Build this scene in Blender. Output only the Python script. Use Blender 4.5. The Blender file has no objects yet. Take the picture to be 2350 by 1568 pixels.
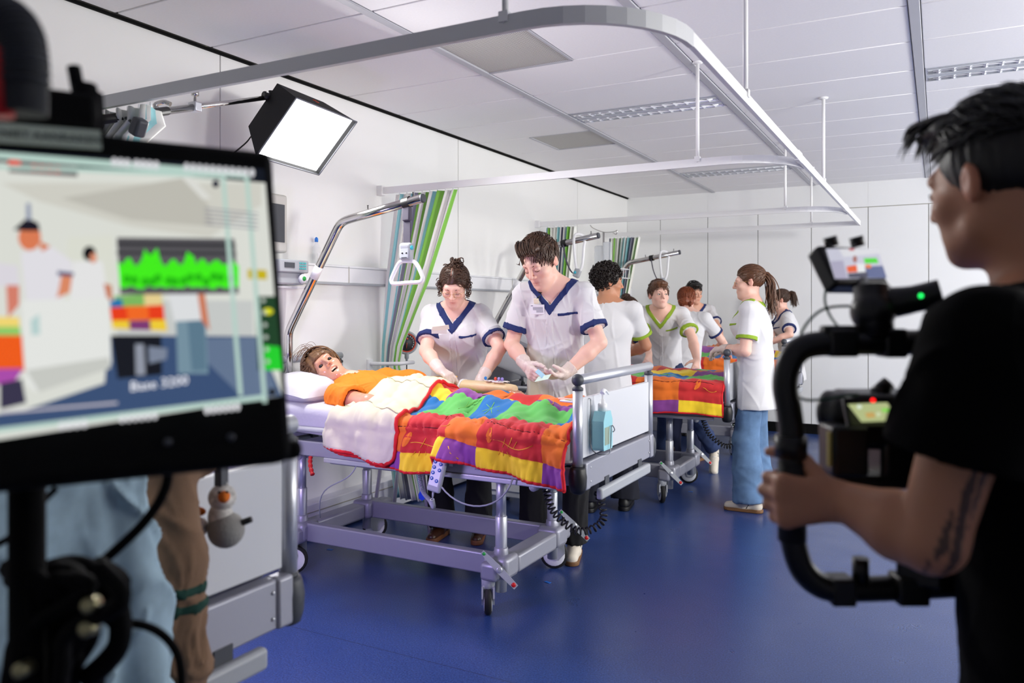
import bpy, bmesh, math, random
import numpy as np
from mathutils import Vector, Matrix

random.seed(7); RNG = np.random.default_rng(11)
SC = bpy.context.scene
COL = SC.collection

# ---------------------------------------------------------------- camera
YAW = math.radians(28.3)
CH, FPX = 1.40, 1819.0
cam_d = bpy.data.cameras.new('camera')
cam = bpy.data.objects.new('camera', cam_d); COL.objects.link(cam)
cam.location = (0, 0, CH); cam.rotation_euler = (math.pi/2, 0, YAW)
cam_d.sensor_width = 36; cam_d.lens = 36*FPX/2350; cam_d.shift_y = -73/2350
cam_d.clip_start = 0.05; cam_d.clip_end = 60
cam_d.dof.use_dof = True; cam_d.dof.focus_distance = 4.4; cam_d.dof.aperture_fstop = 2.8
SC.camera = cam

# ---------------------------------------------------------------- world, view, light
w = bpy.data.worlds.new('world'); SC.world = w; w.use_nodes = True
w.node_tree.nodes['Background'].inputs[0].default_value = (0.80, 0.88, 1.0, 1)
w.node_tree.nodes['Background'].inputs[1].default_value = 1.0
vs = SC.view_settings
vs.view_transform = 'Standard'; vs.look = 'None'; vs.gamma = 1.0; vs.use_curve_mapping = False
vs.exposure = 0.34
SC.cycles.diffuse_bounces = 6; SC.cycles.max_bounces = 12
SC.cycles.sample_clamp_indirect = 6.0

def area_light(name, loc, target, sx, sy, power, color=(1, 1, 1), spread=180):
    l = bpy.data.lights.new(name, 'AREA'); l.shape = 'RECTANGLE'; l.size = sx; l.size_y = sy
    l.energy = power; l.color = color; l.spread = math.radians(spread)
    o = bpy.data.objects.new(name, l); COL.objects.link(o)
    o.location = loc
    o.rotation_euler = (Vector(target)-Vector(loc)).to_track_quat('-Z', 'Y').to_euler()
    return o
SB1, SB2, LED, SCR = 21., 72., 11., .72     # film lamps and screens (their lights sit in their builders)
# fill lights added just inside the assumed windows of the right-hand wall
WIN_Y = (4.55, 6.45, 8.35)
for i, yy in enumerate(WIN_Y):
    area_light('window_daylight_%d' % i, (3.36, yy, 1.75), (0, yy, 1.55), 1.5, 1.35, 44, (1.0, 0.98, 0.93))

# ---------------------------------------------------------------- pixel bookkeeping (photo frame 2350x1568)
FW = Vector((-math.sin(YAW), math.cos(YAW), 0)); RT = Vector((math.cos(YAW), math.sin(YAW), 0))
def W(px, py, d):
    return FW*d + RT*((px-1175)/FPX*d) + Vector((0, 0, CH+(711-py)/FPX*d))
def Wy(px, py, y0):
    r = FW + RT*((px-1175)/FPX); return W(px, py, y0/r.y)
def Wx(px, py, x0):
    r = FW + RT*((px-1175)/FPX); return W(px, py, x0/r.x)

# ---------------------------------------------------------------- materials
def lin(c):
    if isinstance(c, str):
        c = [int(c[i:i+2], 16) for i in (0, 2, 4)]
    return tuple(((v/255/12.92) if v/255 <= .04045 else ((v/255+.055)/1.055)**2.4) for v in c)
_M = {}
def mat(name, col=None, rough=.5, metal=0., bump=None, var=None, emit=None, spec=.5, alpha=1., trans=0., vcol=False, sheen=0., sss=0., coat=0.):
    if name in _M: return _M[name]
    m = bpy.data.materials.new(name); m.use_nodes = True; _M[name] = m
    nt = m.node_tree; b = nt.nodes['Principled BSDF']; L = nt.links
    c = lin(col) if col is not None else (.8, .8, .8)
    b.inputs['Base Color'].default_value = (*c, 1); m.diffuse_color = (*c, 1)
    b.inputs['Roughness'].default_value = rough; b.inputs['Metallic'].default_value = metal
    b.inputs['Specular IOR Level'].default_value = spec
    if coat: b.inputs['Coat Weight'].default_value = coat
    if sheen: b.inputs['Sheen Weight'].default_value = sheen
    if sss:
        b.inputs['Subsurface Weight'].default_value = sss; b.inputs['Subsurface Radius'].default_value = (.012, .005, .003)
        b.inputs['Subsurface Scale'].default_value = .6
    if alpha < 1: b.inputs['Alpha'].default_value = alpha
    if trans: b.inputs['Transmission Weight'].default_value = trans
    tc = None
    def coords():
        nonlocal tc
        if tc is None: tc = nt.nodes.new('ShaderNodeTexCoord')
        return tc.outputs['Object']
    src = None
    if vcol:
        a = nt.nodes.new('ShaderNodeAttribute'); a.attribute_name = 'Col'; src = a.outputs['Color']
        L.new(src, b.inputs['Base Color'])
    if var:      # (scale, amount) gentle mottling of the thing's own colour
        n = nt.nodes.new('ShaderNodeTexNoise'); n.inputs['Scale'].default_value = var[0]; n.inputs['Detail'].default_value = 4
        L.new(coords(), n.inputs['Vector'])
        r = nt.nodes.new('ShaderNodeMapRange'); r.inputs['From Min'].default_value = .3; r.inputs['From Max'].default_value = .7
        r.inputs['To Min'].default_value = 1-var[1]; r.inputs['To Max'].default_value = 1+var[1]
        L.new(n.outputs['Fac'], r.inputs['Value'])
        mx = nt.nodes.new('ShaderNodeMix'); mx.data_type = 'RGBA'; mx.blend_type = 'MULTIPLY'; mx.inputs['Factor'].default_value = 1
        if src is None: mx.inputs['A'].default_value = (*c, 1)
        else: L.new(src, mx.inputs['A'])
        L.new(r.outputs['Result'], mx.inputs['B']); L.new(mx.outputs['Result'], b.inputs['Base Color'])
    if bump:     # (scale, strength, distance)
        n = nt.nodes.new('ShaderNodeTexNoise'); n.inputs['Scale'].default_value = bump[0]; n.inputs['Detail'].default_value = 3
        L.new(coords(), n.inputs['Vector'])
        bp = nt.nodes.new('ShaderNodeBump'); bp.inputs['Strength'].default_value = bump[1]
        bp.inputs['Distance'].default_value = bump[2] if len(bump) > 2 else .01
        L.new(n.outputs['Fac'], bp.inputs['Height']); L.new(bp.outputs['Normal'], b.inputs['Normal'])
    if emit:
        b.inputs['Emission Strength'].default_value = emit
        if vcol: L.new(src, b.inputs['Emission Color'])
        else: b.inputs['Emission Color'].default_value = (*c, 1)
    return m

# ---------------------------------------------------------------- mesh building
class MB:
    def __init__(s): s.v = []; s.f = []; s.mi = []; s.sm = []; s.col = None
    def add(s, vs, fs, mi=0, smooth=False):
        o = len(s.v); s.v.extend([tuple(p) for p in vs])
        for f in fs: s.f.append(tuple(i+o for i in f)); s.mi.append(mi); s.sm.append(smooth)
        return s
    def box(s, c, size, rot=None, mi=0, bev=0.):
        c = Vector(c); sx, sy, sz = [a/2 for a in size]
        if bev > 0:
            bm = bmesh.new(); bmesh.ops.create_cube(bm, size=2)
            for v in bm.verts: v.co = Vector((v.co.x*sx, v.co.y*sy, v.co.z*sz))
            bm.normal_update(); bmesh.ops.bevel(bm, geom=list(bm.edges), offset=min(bev, sx*.95, sy*.95, sz*.95), segments=2, affect='EDGES', profile=.5)
            bm.normal_update(); vs = [v.co.copy() for v in bm.verts]; bm.verts.index_update()
            fs = [[v.index for v in f.verts] for f in bm.faces]; flt = [max(abs(c) for c in f.normal) < .98 for f in bm.faces]; bm.free()
        else:
            vs = [Vector((x, y, z)) for x in (-sx, sx) for y in (-sy, sy) for z in (-sz, sz)]
            fs = [(0, 1, 3, 2), (4, 6, 7, 5), (0, 4, 5, 1), (2, 3, 7, 6), (0, 2, 6, 4), (1, 5, 7, 3)]
        if rot is not None: vs = [rot @ v for v in vs]
        s.add([v+c for v in vs], fs, mi, False)
        if bev > 0: s.sm[-len(fs):] = flt
        return s
    def tube(s, pts, r, n=10, mi=0, cap=True, flat=1., smooth=True, up=None):
        P = [Vector(p) for p in pts]; m = len(P)
        R = r if hasattr(r, '__len__') else [r]*m
        T = []
        for i in range(m):
            t = P[min(i+1, m-1)]-P[max(i-1, 0)]
            T.append(t.normalized() if t.length > 1e-9 else (T[-1] if T else Vector((0, 0, 1))))
        a = Vector(up) if up is not None else (Vector((0, 0, 1)) if abs(T[0].z) < .9 else Vector((1, 0, 0)))
        u = (a - T[0]*a.dot(T[0])).normalized()
        vs = []
        for i in range(m):
            u = (u - T[i]*u.dot(T[i]))
            u = u.normalized() if u.length > 1e-6 else T[i].orthogonal().normalized()
            b = T[i].cross(u)
            for k in range(n):
                a = 2*math.pi*k/n
                vs.append(P[i]+u*(math.cos(a)*R[i]*flat)+b*(math.sin(a)*R[i]))
        fs = [(i*n+k, i*n+(k+1) % n, (i+1)*n+(k+1) % n, (i+1)*n+k) for i in range(m-1) for k in range(n)]
        s.add(vs, fs, mi, smooth)
        if cap:
            o = len(s.v)-len(vs)
            s.f.append(tuple(o+k for k in reversed(range(n)))); s.mi.append(mi); s.sm.append(False)
            s.f.append(tuple(o+(m-1)*n+k for k in range(n))); s.mi.append(mi); s.sm.append(False)
        return s
    def lathe(s, o, axis, prof, n=16, mi=0, smooth=True):   # prof: (along, radius)
        o = Vector(o); ax = Vector(axis).normalized(); u = ax.orthogonal().normalized(); b = ax.cross(u)
        vs = []
        for h, r in prof:
            for k in range(n):
                a = 2*math.pi*k/n; vs.append(o+ax*h+u*(math.cos(a)*r)+b*(math.sin(a)*r))
        m = len(prof)
        fs = [(i*n+k, i*n+(k+1) % n, (i+1)*n+(k+1) % n, (i+1)*n+k) for i in range(m-1) for k in range(n)]
        fs += [tuple(reversed(range(n))), tuple((m-1)*n+k for k in range(n))]
        return s.add(vs, fs, mi, smooth)
    def sphere(s, c, r, n=12, m=8, mi=0):
        c = Vector(c); rr = r if hasattr(r, '__len__') else (r, r, r)
        vs = [c+Vector((0, 0, rr[2]))]
        for i in range(1, m):
            t = math.pi*i/m
            for k in range(n):
                a = 2*math.pi*k/n; vs.append(c+Vector((rr[0]*math.sin(t)*math.cos(a), rr[1]*math.sin(t)*math.sin(a), rr[2]*math.cos(t))))
        vs.append(c-Vector((0, 0, rr[2])))
        fs = [(0, 1+k, 1+(k+1) % n) for k in range(n)]
        for i in range(m-2):
            for k in range(n):
                fs.append((1+i*n+k, 1+(i+1)*n+k, 1+(i+1)*n+(k+1) % n, 1+i*n+(k+1) % n))
        L = len(vs)-1
        fs += [(L, 1+(m-2)*n+(k+1) % n, 1+(m-2)*n+k) for k in range(n)]
        return s.add(vs, fs, mi, True)
    def prism(s, poly, ext, mi=0, smooth=False):    # poly: list of 3D points, ext: extrusion vector
        n = len(poly); P = [Vector(p) for p in poly]; e = Vector(ext)
        vs = P+[p+e for p in P]
        fs = [tuple(range(n)), tuple(reversed(range(n, 2*n)))]+[(i, i+n, (i+1) % n+n, (i+1) % n) for i in range(n)]
        return s.add(vs, fs, mi, smooth)
    def grid(s, pts, nu, nv, mi=0, smooth=True, closeu=False):   # pts nu x nv row-major
        fs = []
        for i in range(nu-1 if not closeu else nu):
            for j in range(nv-1):
                a = i*nv+j; b = ((i+1) % nu)*nv+j; fs.append((a, b, b+1, a+1))
        return s.add(pts, fs, mi, smooth)
    def build(s, name, mats, parent=None, fix=True):
        return mkobj(name, s.v, s.f, mats, parent, s.mi, s.sm, fix=fix)

def mkobj(name, v, f, mats, parent=None, mi=None, sm=None, fix=True, col=None):
    me = bpy.data.meshes.new(name)
    off = parent_world(parent) if parent is not None else None
    if isinstance(v, np.ndarray):
        vv = v if off is None else v-np.array(off)
        if isinstance(f, list): me.from_pydata(vv.tolist(), [], f)
        else:
            n = len(f); me.vertices.add(len(vv)); me.vertices.foreach_set('co', vv.astype(np.float32).ravel()); me.loops.add(4*n); me.loops.foreach_set('vertex_index', f.astype(np.int32).ravel())
            me.polygons.add(n); me.polygons.foreach_set('loop_start', np.arange(0, 4*n, 4, dtype=np.int32)); me.update(calc_edges=True)
    else:
        if off is not None: v = [(p[0]-off[0], p[1]-off[1], p[2]-off[2]) for p in v]
        me.from_pydata(v, [], f)
    if not isinstance(mats, (list, tuple)): mats = [mats]
    for m in mats: me.materials.append(m)
    if mi is not None and any(mi): me.polygons.foreach_set('material_index', mi)
    if sm is not None:
        me.polygons.foreach_set('use_smooth', sm if hasattr(sm, '__len__') else np.full(len(me.polygons), bool(sm)))
    if col is not None:
        ca = me.color_attributes.new('Col', 'FLOAT_COLOR', 'POINT')
        ca.data.foreach_set('color', np.concatenate([col, np.ones((len(col), 1))], 1).astype(np.float32).ravel())
    if fix:
        bm = bmesh.new(); bm.from_mesh(me); bmesh.ops.recalc_face_normals(bm, faces=bm.faces); bm.to_mesh(me); bm.free()
    me.update()
    o = bpy.data.objects.new(name, me); COL.objects.link(o)
    if parent is not None: o.parent = parent
    return o

def parent_world(p):
    x = Vector((0, 0, 0)); q = p
    while q is not None: x = x+q.location; q = q.parent
    return x
def thing(name, label, cat, loc=(0, 0, 0), group=None):
    o = bpy.data.objects.new(name, None); COL.objects.link(o); o.location = loc; o.empty_display_size = .1
    o['label'] = label; o['category'] = cat
    if group: o['group'] = group
    return o
def tag(o, label, cat, group=None):
    o['label'] = label; o['category'] = cat
    if group: o['group'] = group
    return o
def struct(o): o['kind'] = 'structure'; return o
def lab(o, label): o['label'] = label; return o
def copy_tree(o, parent=None, delta=None):
    c = o.copy(); COL.objects.link(c); c.parent = parent
    if delta is not None: c.location = o.location+Vector(delta)
    for ch in o.children: copy_tree(ch, c)
    return c
def bez(p0, p1, p2, p3, n=12):
    p0, p1, p2, p3 = map(Vector, (p0, p1, p2, p3))
    return [p0*(1-t)**3+p1*3*t*(1-t)**2+p2*3*t*t*(1-t)+p3*t**3 for t in [i/n for i in range(n+1)]]
def spline(pts, n=6):
    P = [Vector(p) for p in pts]; out = []
    for i in range(len(P)-1):
        a, b, c, d = P[max(i-1, 0)], P[i], P[i+1], P[min(i+2, len(P)-1)]
        for k in range(n):
            t = k/n
            out.append(.5*((2*b)+(c-a)*t+(2*a-5*b+4*c-d)*t*t+(-a+3*b-3*c+d)*t**3))
    out.append(P[-1]); return out
def coil(path, R, turns, n=10):      # helix following a polyline
    P = spline(path, 10); m = len(P)*1; tot = turns*n; out = []
    for i in range(tot+1):
        t = i/tot*(len(P)-1); k = min(int(t), len(P)-2); p = P[k].lerp(P[k+1], t-k)
        T = (P[min(k+2, len(P)-1)]-P[max(k-1, 0)]).normalized()
        u = T.cross(Vector((.3, .9, .1))).normalized(); b = T.cross(u); a = 2*math.pi*i/n
        out.append(p+u*math.cos(a)*R+b*math.sin(a)*R)
    return out
def text(name, body, m, origin, xdir, ydir, size, parent, align='CENTER', depth=.0004):
    cu = bpy.data.curves.new(name, 'FONT'); cu.body = body; cu.size = size; cu.align_x = align; cu.align_y = 'CENTER'
    cu.extrude = depth; cu.resolution_u = 2
    o = bpy.data.objects.new(name, cu); COL.objects.link(o)
    bpy.context.view_layer.update()
    me = bpy.data.meshes.new_from_object(o.evaluated_get(bpy.context.evaluated_depsgraph_get()))
    bpy.data.objects.remove(o); bpy.data.curves.remove(cu)
    x = Vector(xdir).normalized(); y = Vector(ydir).normalized(); z = x.cross(y)
    M = Matrix((x, y, z)).transposed().to_4x4(); M.translation = Vector(origin)-(parent_world(parent) if parent else Vector())
    me.transform(M); me.materials.clear(); me.materials.append(m)
    o = bpy.data.objects.new(name, me); COL.objects.link(o); o.parent = parent
    return o

# ---------------------------------------------------------------- palette
M_WALL = mat('wall_paint', (240, 240, 238), .55, bump=(60, .03, .002))
M_CAB = mat('cabinet_laminate', (236, 237, 237), .35)
M_GAP = mat('joint_shadow_strip', (176, 172, 160), .7)  # beige grey of the joints and the slabs behind the panels
M_TILE = mat('ceiling_tile', (243, 242, 243), .9, bump=(220, .12, .003), var=(90, .015))
M_BAR = mat('ceiling_bar', (186, 187, 193), .5)
M_BLACK = mat('black_plastic', (14, 14, 15), .45)
M_BLACKM = mat('matt_black', (9, 9, 10), .8, spec=.15)
M_RUB = mat('black_rubber', (20, 20, 22), .7)
M_ALU = mat('brushed_aluminium', (206, 208, 214), .38, .65, bump=(300, .05, .001))
M_SILV = mat('silver_paint', (163, 164, 175), .42, .35)
M_GREY = mat('grey_plastic', (168, 172, 178), .45)
M_DGREY = mat('dark_grey_plastic', (66, 69, 76), .5)
M_CHROME = mat('chrome', (205, 203, 200), .12, 1.)
M_WHITE = mat('white_plastic', (236, 237, 240), .35)
M_WPANEL = mat('white_laminate', (212, 214, 219), .3)
M_SHEET = mat('white_sheet', (204, 203, 210), .85, bump=(14, .25, .02))
M_RED = mat('red_plastic', (205, 28, 30), .4)
M_GREEN = mat('green_plastic', (40, 165, 70), .4)
M_BLUEP = mat('blue_plastic', (30, 80, 175), .4)
M_RAIL = mat('white_rail', (236, 236, 236), .4)
M_RAILG = mat('grey_rail', (214, 215, 216), .4, .2)
# ================================================================ ROOM
XL, XR, YB, YF, HC = -3.45, 3.42, 9.47, -1.6, 2.80
# floor: blue speckled vinyl
def floor_mat():
    m = bpy.data.materials.new('blue_vinyl'); m.use_nodes = True; nt = m.node_tree; L = nt.links
    b = nt.nodes['Principled BSDF']; tc = nt.nodes.new('ShaderNodeTexCoord')
    n = nt.nodes.new('ShaderNodeTexNoise'); n.inputs['Scale'].default_value = 150; n.inputs['Detail'].default_value = 5; n.inputs['Roughness'].default_value = .7
    L.new(tc.outputs['Object'], n.inputs['Vector'])
    r = nt.nodes.new('ShaderNodeValToRGB'); e = r.color_ramp.elements
    e[0].position = .32; e[0].color = (*lin((22, 34, 74)), 1); e[1].position = .68; e[1].color = (*lin((60, 88, 150)), 1)
    k = e.new(.5); k.color = (*lin((40, 62, 116)), 1)
    L.new(n.outputs['Fac'], r.inputs['Fac'])
    # welded sheet seams
    sp = nt.nodes.new('ShaderNodeSeparateXYZ'); L.new(tc.outputs['Object'], sp.inputs[0])
    md = nt.nodes.new('ShaderNodeMath'); md.operation = 'PINGPONG'; md.inputs[1].default_value = 1.0
    ad = nt.nodes.new('ShaderNodeMath'); ad.operation = 'ADD'; ad.inputs[1].default_value = -.62+4
    L.new(sp.outputs['Y'], ad.inputs[0]); L.new(ad.outputs[0], md.inputs[0])
    lt = nt.nodes.new('ShaderNodeMath'); lt.operation = 'LESS_THAN'; lt.inputs[1].default_value = .0025; L.new(md.outputs[0], lt.inputs[0])
    mx = nt.nodes.new('ShaderNodeMix'); mx.data_type = 'RGBA'; mx.inputs['B'].default_value = (*lin((30, 44, 84)), 1)
    L.new(lt.outputs[0], mx.inputs['Factor']); L.new(r.outputs['Color'], mx.inputs['A'])
    L.new(mx.outputs['Result'], b.inputs['Base Color'])
    n2 = nt.nodes.new('ShaderNodeTexNoise'); n2.inputs['Scale'].default_value = 5; L.new(tc.outputs['Object'], n2.inputs['Vector'])
    rr = nt.nodes.new('ShaderNodeMapRange'); rr.inputs['To Min'].default_value = .24; rr.inputs['To Max'].default_value = .36
    L.new(n2.outputs['Fac'], rr.inputs['Value']); L.new(rr.outputs['Result'], b.inputs['Roughness'])
    bp = nt.nodes.new('ShaderNodeBump'); bp.inputs['Strength'].default_value = .06; bp.inputs['Distance'].default_value = .002
    L.new(n.outputs['Fac'], bp.inputs['Height']); L.new(bp.outputs['Normal'], b.inputs['Normal'])
    b.inputs['Specular IOR Level'].default_value = .6
    return m
M_FLOOR = floor_mat()
mb = MB(); mb.box(((XL+XR)/2, (YB+YF)/2, -.05), (XR-XL+.4, YB-YF+.4, .1)); struct(mb.build('floor', M_FLOOR))

# left wall built as panels with a narrow joint
wl = struct(MB().box((XL-.06, (YB+YF)/2, HC/2), (.1, YB-YF+.2, HC+.2)).build('wall_left', M_GAP))
ys = [YF, .62, 3.05, 5.48, 7.9, YB]
for a, b_ in zip(ys[:-1], ys[1:]):
    MB().box((XL-.006, (a+b_)/2, HC/2), (.014, b_-a-.008, HC-.012)).build('wall_panel', M_WALL, wl)
# thin black trim at the ceiling edge
struct(MB().box((XL+.008, (YB+YF)/2, HC-.006), (.014, YB-YF, .014)).build('trim_1', M_BLACKM))
# back wall: full-height cupboard doors on a black plinth
wb = struct(MB().box(((XL+XR)/2, YB+.06, HC/2), (XR-XL+.2, .1, HC+.2)).build('wall_back', M_GAP))
dx = 0.585
xs = [XL+.0]
x = -3.02
while x < XR-.05: xs.append(x); x += dx
xs.append(XR)
for a, b_ in zip(xs[:-1], xs[1:]):
    MB().box(((a+b_)/2, YB, (2.52+.11)/2), (b_-a-.007, .02, 2.52-.11-.004), bev=.002).build('cupboard_door', M_CAB, wb)
    MB().box(((a+b_)/2, YB, (HC+2.526)/2), (b_-a+.001, .02, HC-2.526)).build('top_panel', M_CAB, wb)
struct(MB().box(((XL+XR)/2, YB+.005, .055), (XR-XL, .03, .11)).build('baseboard_back', M_BLACKM))
# right wall with three unseen windows added for light, front wall behind the camera
wr = struct(MB().box((XR+.06, (WIN_Y[0]-.8+YF)/2, HC/2), (.1, WIN_Y[0]-.8-YF, HC)).build('wall_right', M_WALL))
def wr_piece(y0, y1, z0, z1): MB().box((XR+.06, (y0+y1)/2, (z0+z1)/2), (.1, y1-y0, z1-z0)).build('wall_panel', M_WALL, wr)
for i, yy in enumerate(WIN_Y):
    wr_piece(yy-.8, yy+.8, 0, 1.05); wr_piece(yy-.8, yy+.8, 2.45, HC)
    if i < 2: wr_piece(yy+.8, WIN_Y[i+1]-.8, 0, HC)
wr_piece(WIN_Y[2]+.8, YB+.1, 0, HC)
M_GLASS = mat('window_glass', (235, 242, 248), .05, alpha=.25)
for i, yy in enumerate(WIN_Y):
    wd = struct(MB().box((XR+.06, yy, 1.75), (.01, 1.5, 1.3)).build('window_%d' % (i+1), M_GLASS))
    fr = MB()
    for z in (1.08, 2.42): fr.box((XR+.05, yy, z), (.08, 1.6, .06))
    for q in (-.77, .77): fr.box((XR+.05, yy+q, 1.75), (.08, .06, 1.28))
    fr.build('window_frame', M_WHITE, wd)
struct(MB().box(((XL+XR)/2, YF-.05, HC/2), (XR-XL+.2, .1, HC+.2)).build('wall_front', mat('charcoal_wall', (175, 175, 177), .8)))  # unseen wall, its grey set for how much light bounces back

# ceiling: slab, tiles, bars
cl = struct(MB().box(((XL+XR)/2, (YB+YF)/2, HC+.06), (XR-XL+.2, YB-YF+.2, .08)).build('ceiling', M_GAP))
CX = [XL, -2.37, -1.25, -.1, 1.05, 2.2, XR]
CY = [YF]+[5.19+.556*k for k in range(-12, 8)]+[YB]
CY = [c for c in CY if YF <= c <= YB]
LUM = {(1, 5.19): 1, (1, 7.97): 1, (3, 5.19): 1, (3, 7.97): 1, (5, 5.19): 1, (1, 2.41): 1, (3, 2.41): 1}
def lum_at(i, y0): return any(i == k[0] and abs(k[1]-y0) < .02 for k in LUM)
tile_me = {}
def tile(x0, x1, y0, y1, name='ceiling_tile', m=M_TILE, z=HC):
    k = (round(x1-x0, 3), round(y1-y0, 3), m.name)
    if k not in tile_me:
        o = MB().box((0, 0, .012), (x1-x0, y1-y0, .024), bev=.004).build(name, m); tile_me[k] = o.data; bpy.data.objects.remove(o)
    o = bpy.data.objects.new(name, tile_me[k]); COL.objects.link(o); o.location = ((x0+x1)/2, (y0+y1)/2, z); o.parent = cl
    return o
M_PERF = bpy.data.materials.new('perforated_metal')
def perf():
    m = M_PERF; m.use_nodes = True; nt = m.node_tree; b = nt.nodes['Principled BSDF']; L = nt.links
    tc = nt.nodes.new('ShaderNodeTexCoord'); mp = nt.nodes.new('ShaderNodeVectorMath'); mp.operation = 'SCALE'; mp.inputs['Scale'].default_value = 90
    L.new(tc.outputs['Object'], mp.inputs[0])
    fr = nt.nodes.new('ShaderNodeVectorMath'); fr.operation = 'FRACTION'; L.new(mp.outputs[0], fr.inputs[0])
    su = nt.nodes.new('ShaderNodeVectorMath'); su.operation = 'SUBTRACT'; su.inputs[1].default_value = (.5, .5, 0); L.new(fr.outputs[0], su.inputs[0])
    ml = nt.nodes.new('ShaderNodeVectorMath'); ml.operation = 'MULTIPLY'; ml.inputs[1].default_value = (1, 1, 0); L.new(su.outputs[0], ml.inputs[0])
    ln = nt.nodes.new('ShaderNodeVectorMath'); ln.operation = 'LENGTH'; L.new(ml.outputs[0], ln.inputs[0])
    lt = nt.nodes.new('ShaderNodeMath'); lt.operation = 'LESS_THAN'; lt.inputs[1].default_value = .30; L.new(ln.outputs['Value'], lt.inputs[0])
    mx = nt.nodes.new('ShaderNodeMix'); mx.data_type = 'RGBA'; mx.inputs['A'].default_value = (*lin((205, 203, 198)), 1); mx.inputs['B'].default_value = (*lin((70, 66, 60)), 1)
    L.new(lt.outputs[0], mx.inputs['Factor']); L.new(mx.outputs['Result'], b.inputs['Base Color']); b.inputs['Roughness'].default_value = .5
perf()
vent1 = (-2.36, -1.81, 3.522, 4.078); vent2 = (-2.93, -2.37, 5.746, 6.302)
for i in range(len(CX)-1):
    for j in range(len(CY)-1):
        x0, x1, y0, y1 = CX[i]+.028, CX[i+1]-.028, CY[j]+.006, CY[j+1]-.006
        if i == 0: x0 = CX[0]+.03
        if lum_at(i, CY[j]):
            tile(x0, x1, y0+.285, y1)
        elif i == 1 and abs(CY[j]-3.522) < .02:
            tile(vent1[1]+.01, x1, y0, y1)
        elif i == 0 and abs(CY[j]-5.746) < .02:
            tile(x0, vent2[0]-.01, y0, y1)
        else: tile(x0, x1, y0, y1)
for i, x in enumerate(CX[1:-1]):
    MB().box((x, (YB+YF)/2, HC+.004), (.048, YB-YF, .02), bev=.003).build('ceiling_bar', M_BAR, cl)
    MB().box((x+.031, (YB+YF)/2, HC+.02), (.006, YB-YF, .02)).build('ceiling_bar', M_DGREY, cl)
for k, (v, lb) in enumerate(((vent1, 'perforated grey ceiling panel nearest the camera, behind the front curtain rail'), (vent2, 'perforated grey ceiling panel farther back, above the middle bed'))):
    t = thing('ceiling_vent', lb, 'vent', ((v[0]+v[1])/2, (v[2]+v[3])/2, HC), 'perforated ceiling panels')
    MB().box(((v[0]+v[1])/2, (v[2]+v[3])/2, HC+.01), (v[1]-v[0]-.012, v[3]-v[2]-.012, .012)).build('perforated_plate', M_PERF, t)
    f = MB()
    for y in (v[2], v[3]): f.box(((v[0]+v[1])/2, y, HC+.008), (v[1]-v[0], .014, .02))
    for xx in (v[0], v[1]): f.box((xx, (v[2]+v[3])/2, HC+.008), (.014, v[3]-v[2], .02))
    f.build('frame', M_BAR, t)
# recessed louvre luminaires (switched off)
M_LOUV = mat('louvre_metal', (225, 228, 232), .18, .85)
M_LAMPB = mat('lamp_body_white', (225, 227, 232), .4)
lum_lab = {(1, 5.19): 'twin louvred ceiling light above the middle bed, left of the long rail', (1, 7.97): 'twin louvred ceiling light farthest back, above the rear bed',
           (3, 5.19): 'twin louvred ceiling light at the right, above the camera operator'}
def luminaire(i, y0, lb):
    x0, x1 = CX[i]+.03, CX[i+1]-.03
    yc = y0+.142
    t = thing('ceiling_light', lb, 'ceiling light', ((x0+x1)/2, yc, HC), 'louvred ceiling lights')
    MB().box(((x0+x1)/2, yc, HC+.014), (x1-x0, .27, .022), bev=.003).build('housing', M_LAMPB, t)
    for s in (-1, 1):
        yy = yc+s*.078
        m = MB()
        m.box(((x0+x1)/2, yy, HC+.001), (x1-x0-.03, .085, .002))
        m.box(((x0+x1)/2, yy-.044, HC-.004), (x1-x0-.02, .004, .012)); m.box(((x0+x1)/2, yy+.044, HC-.004), (x1-x0-.02, .004, .012))
        m.build('reflector_trough', M_LOUV, t)
        n = 13
        for k in range(n):
            xx = x0+.03+(x1-x0-.06)*(k+.5)/n
            lm = MB(); lm.prism([(xx-.012, yy-.042, HC-.001), (xx+.012, yy-.042, HC-.001), (xx, yy-.042, HC-.01)], (0, .084, 0))
            lm.build('louvre_blade', M_LAMPB, t)
        MB().tube([(x0+.04, yy, HC-.004), (x1-.04, yy, HC-.004)], .006, 8).build('fluorescent_tube', M_WHITE, t)
for k in LUM:
    if k in lum_lab: luminaire(k[0], k[1], lum_lab[k])
    else:
        tile(CX[k[0]]+.028, CX[k[0]+1]-.028, k[1]+.004, k[1]+.281)

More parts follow.
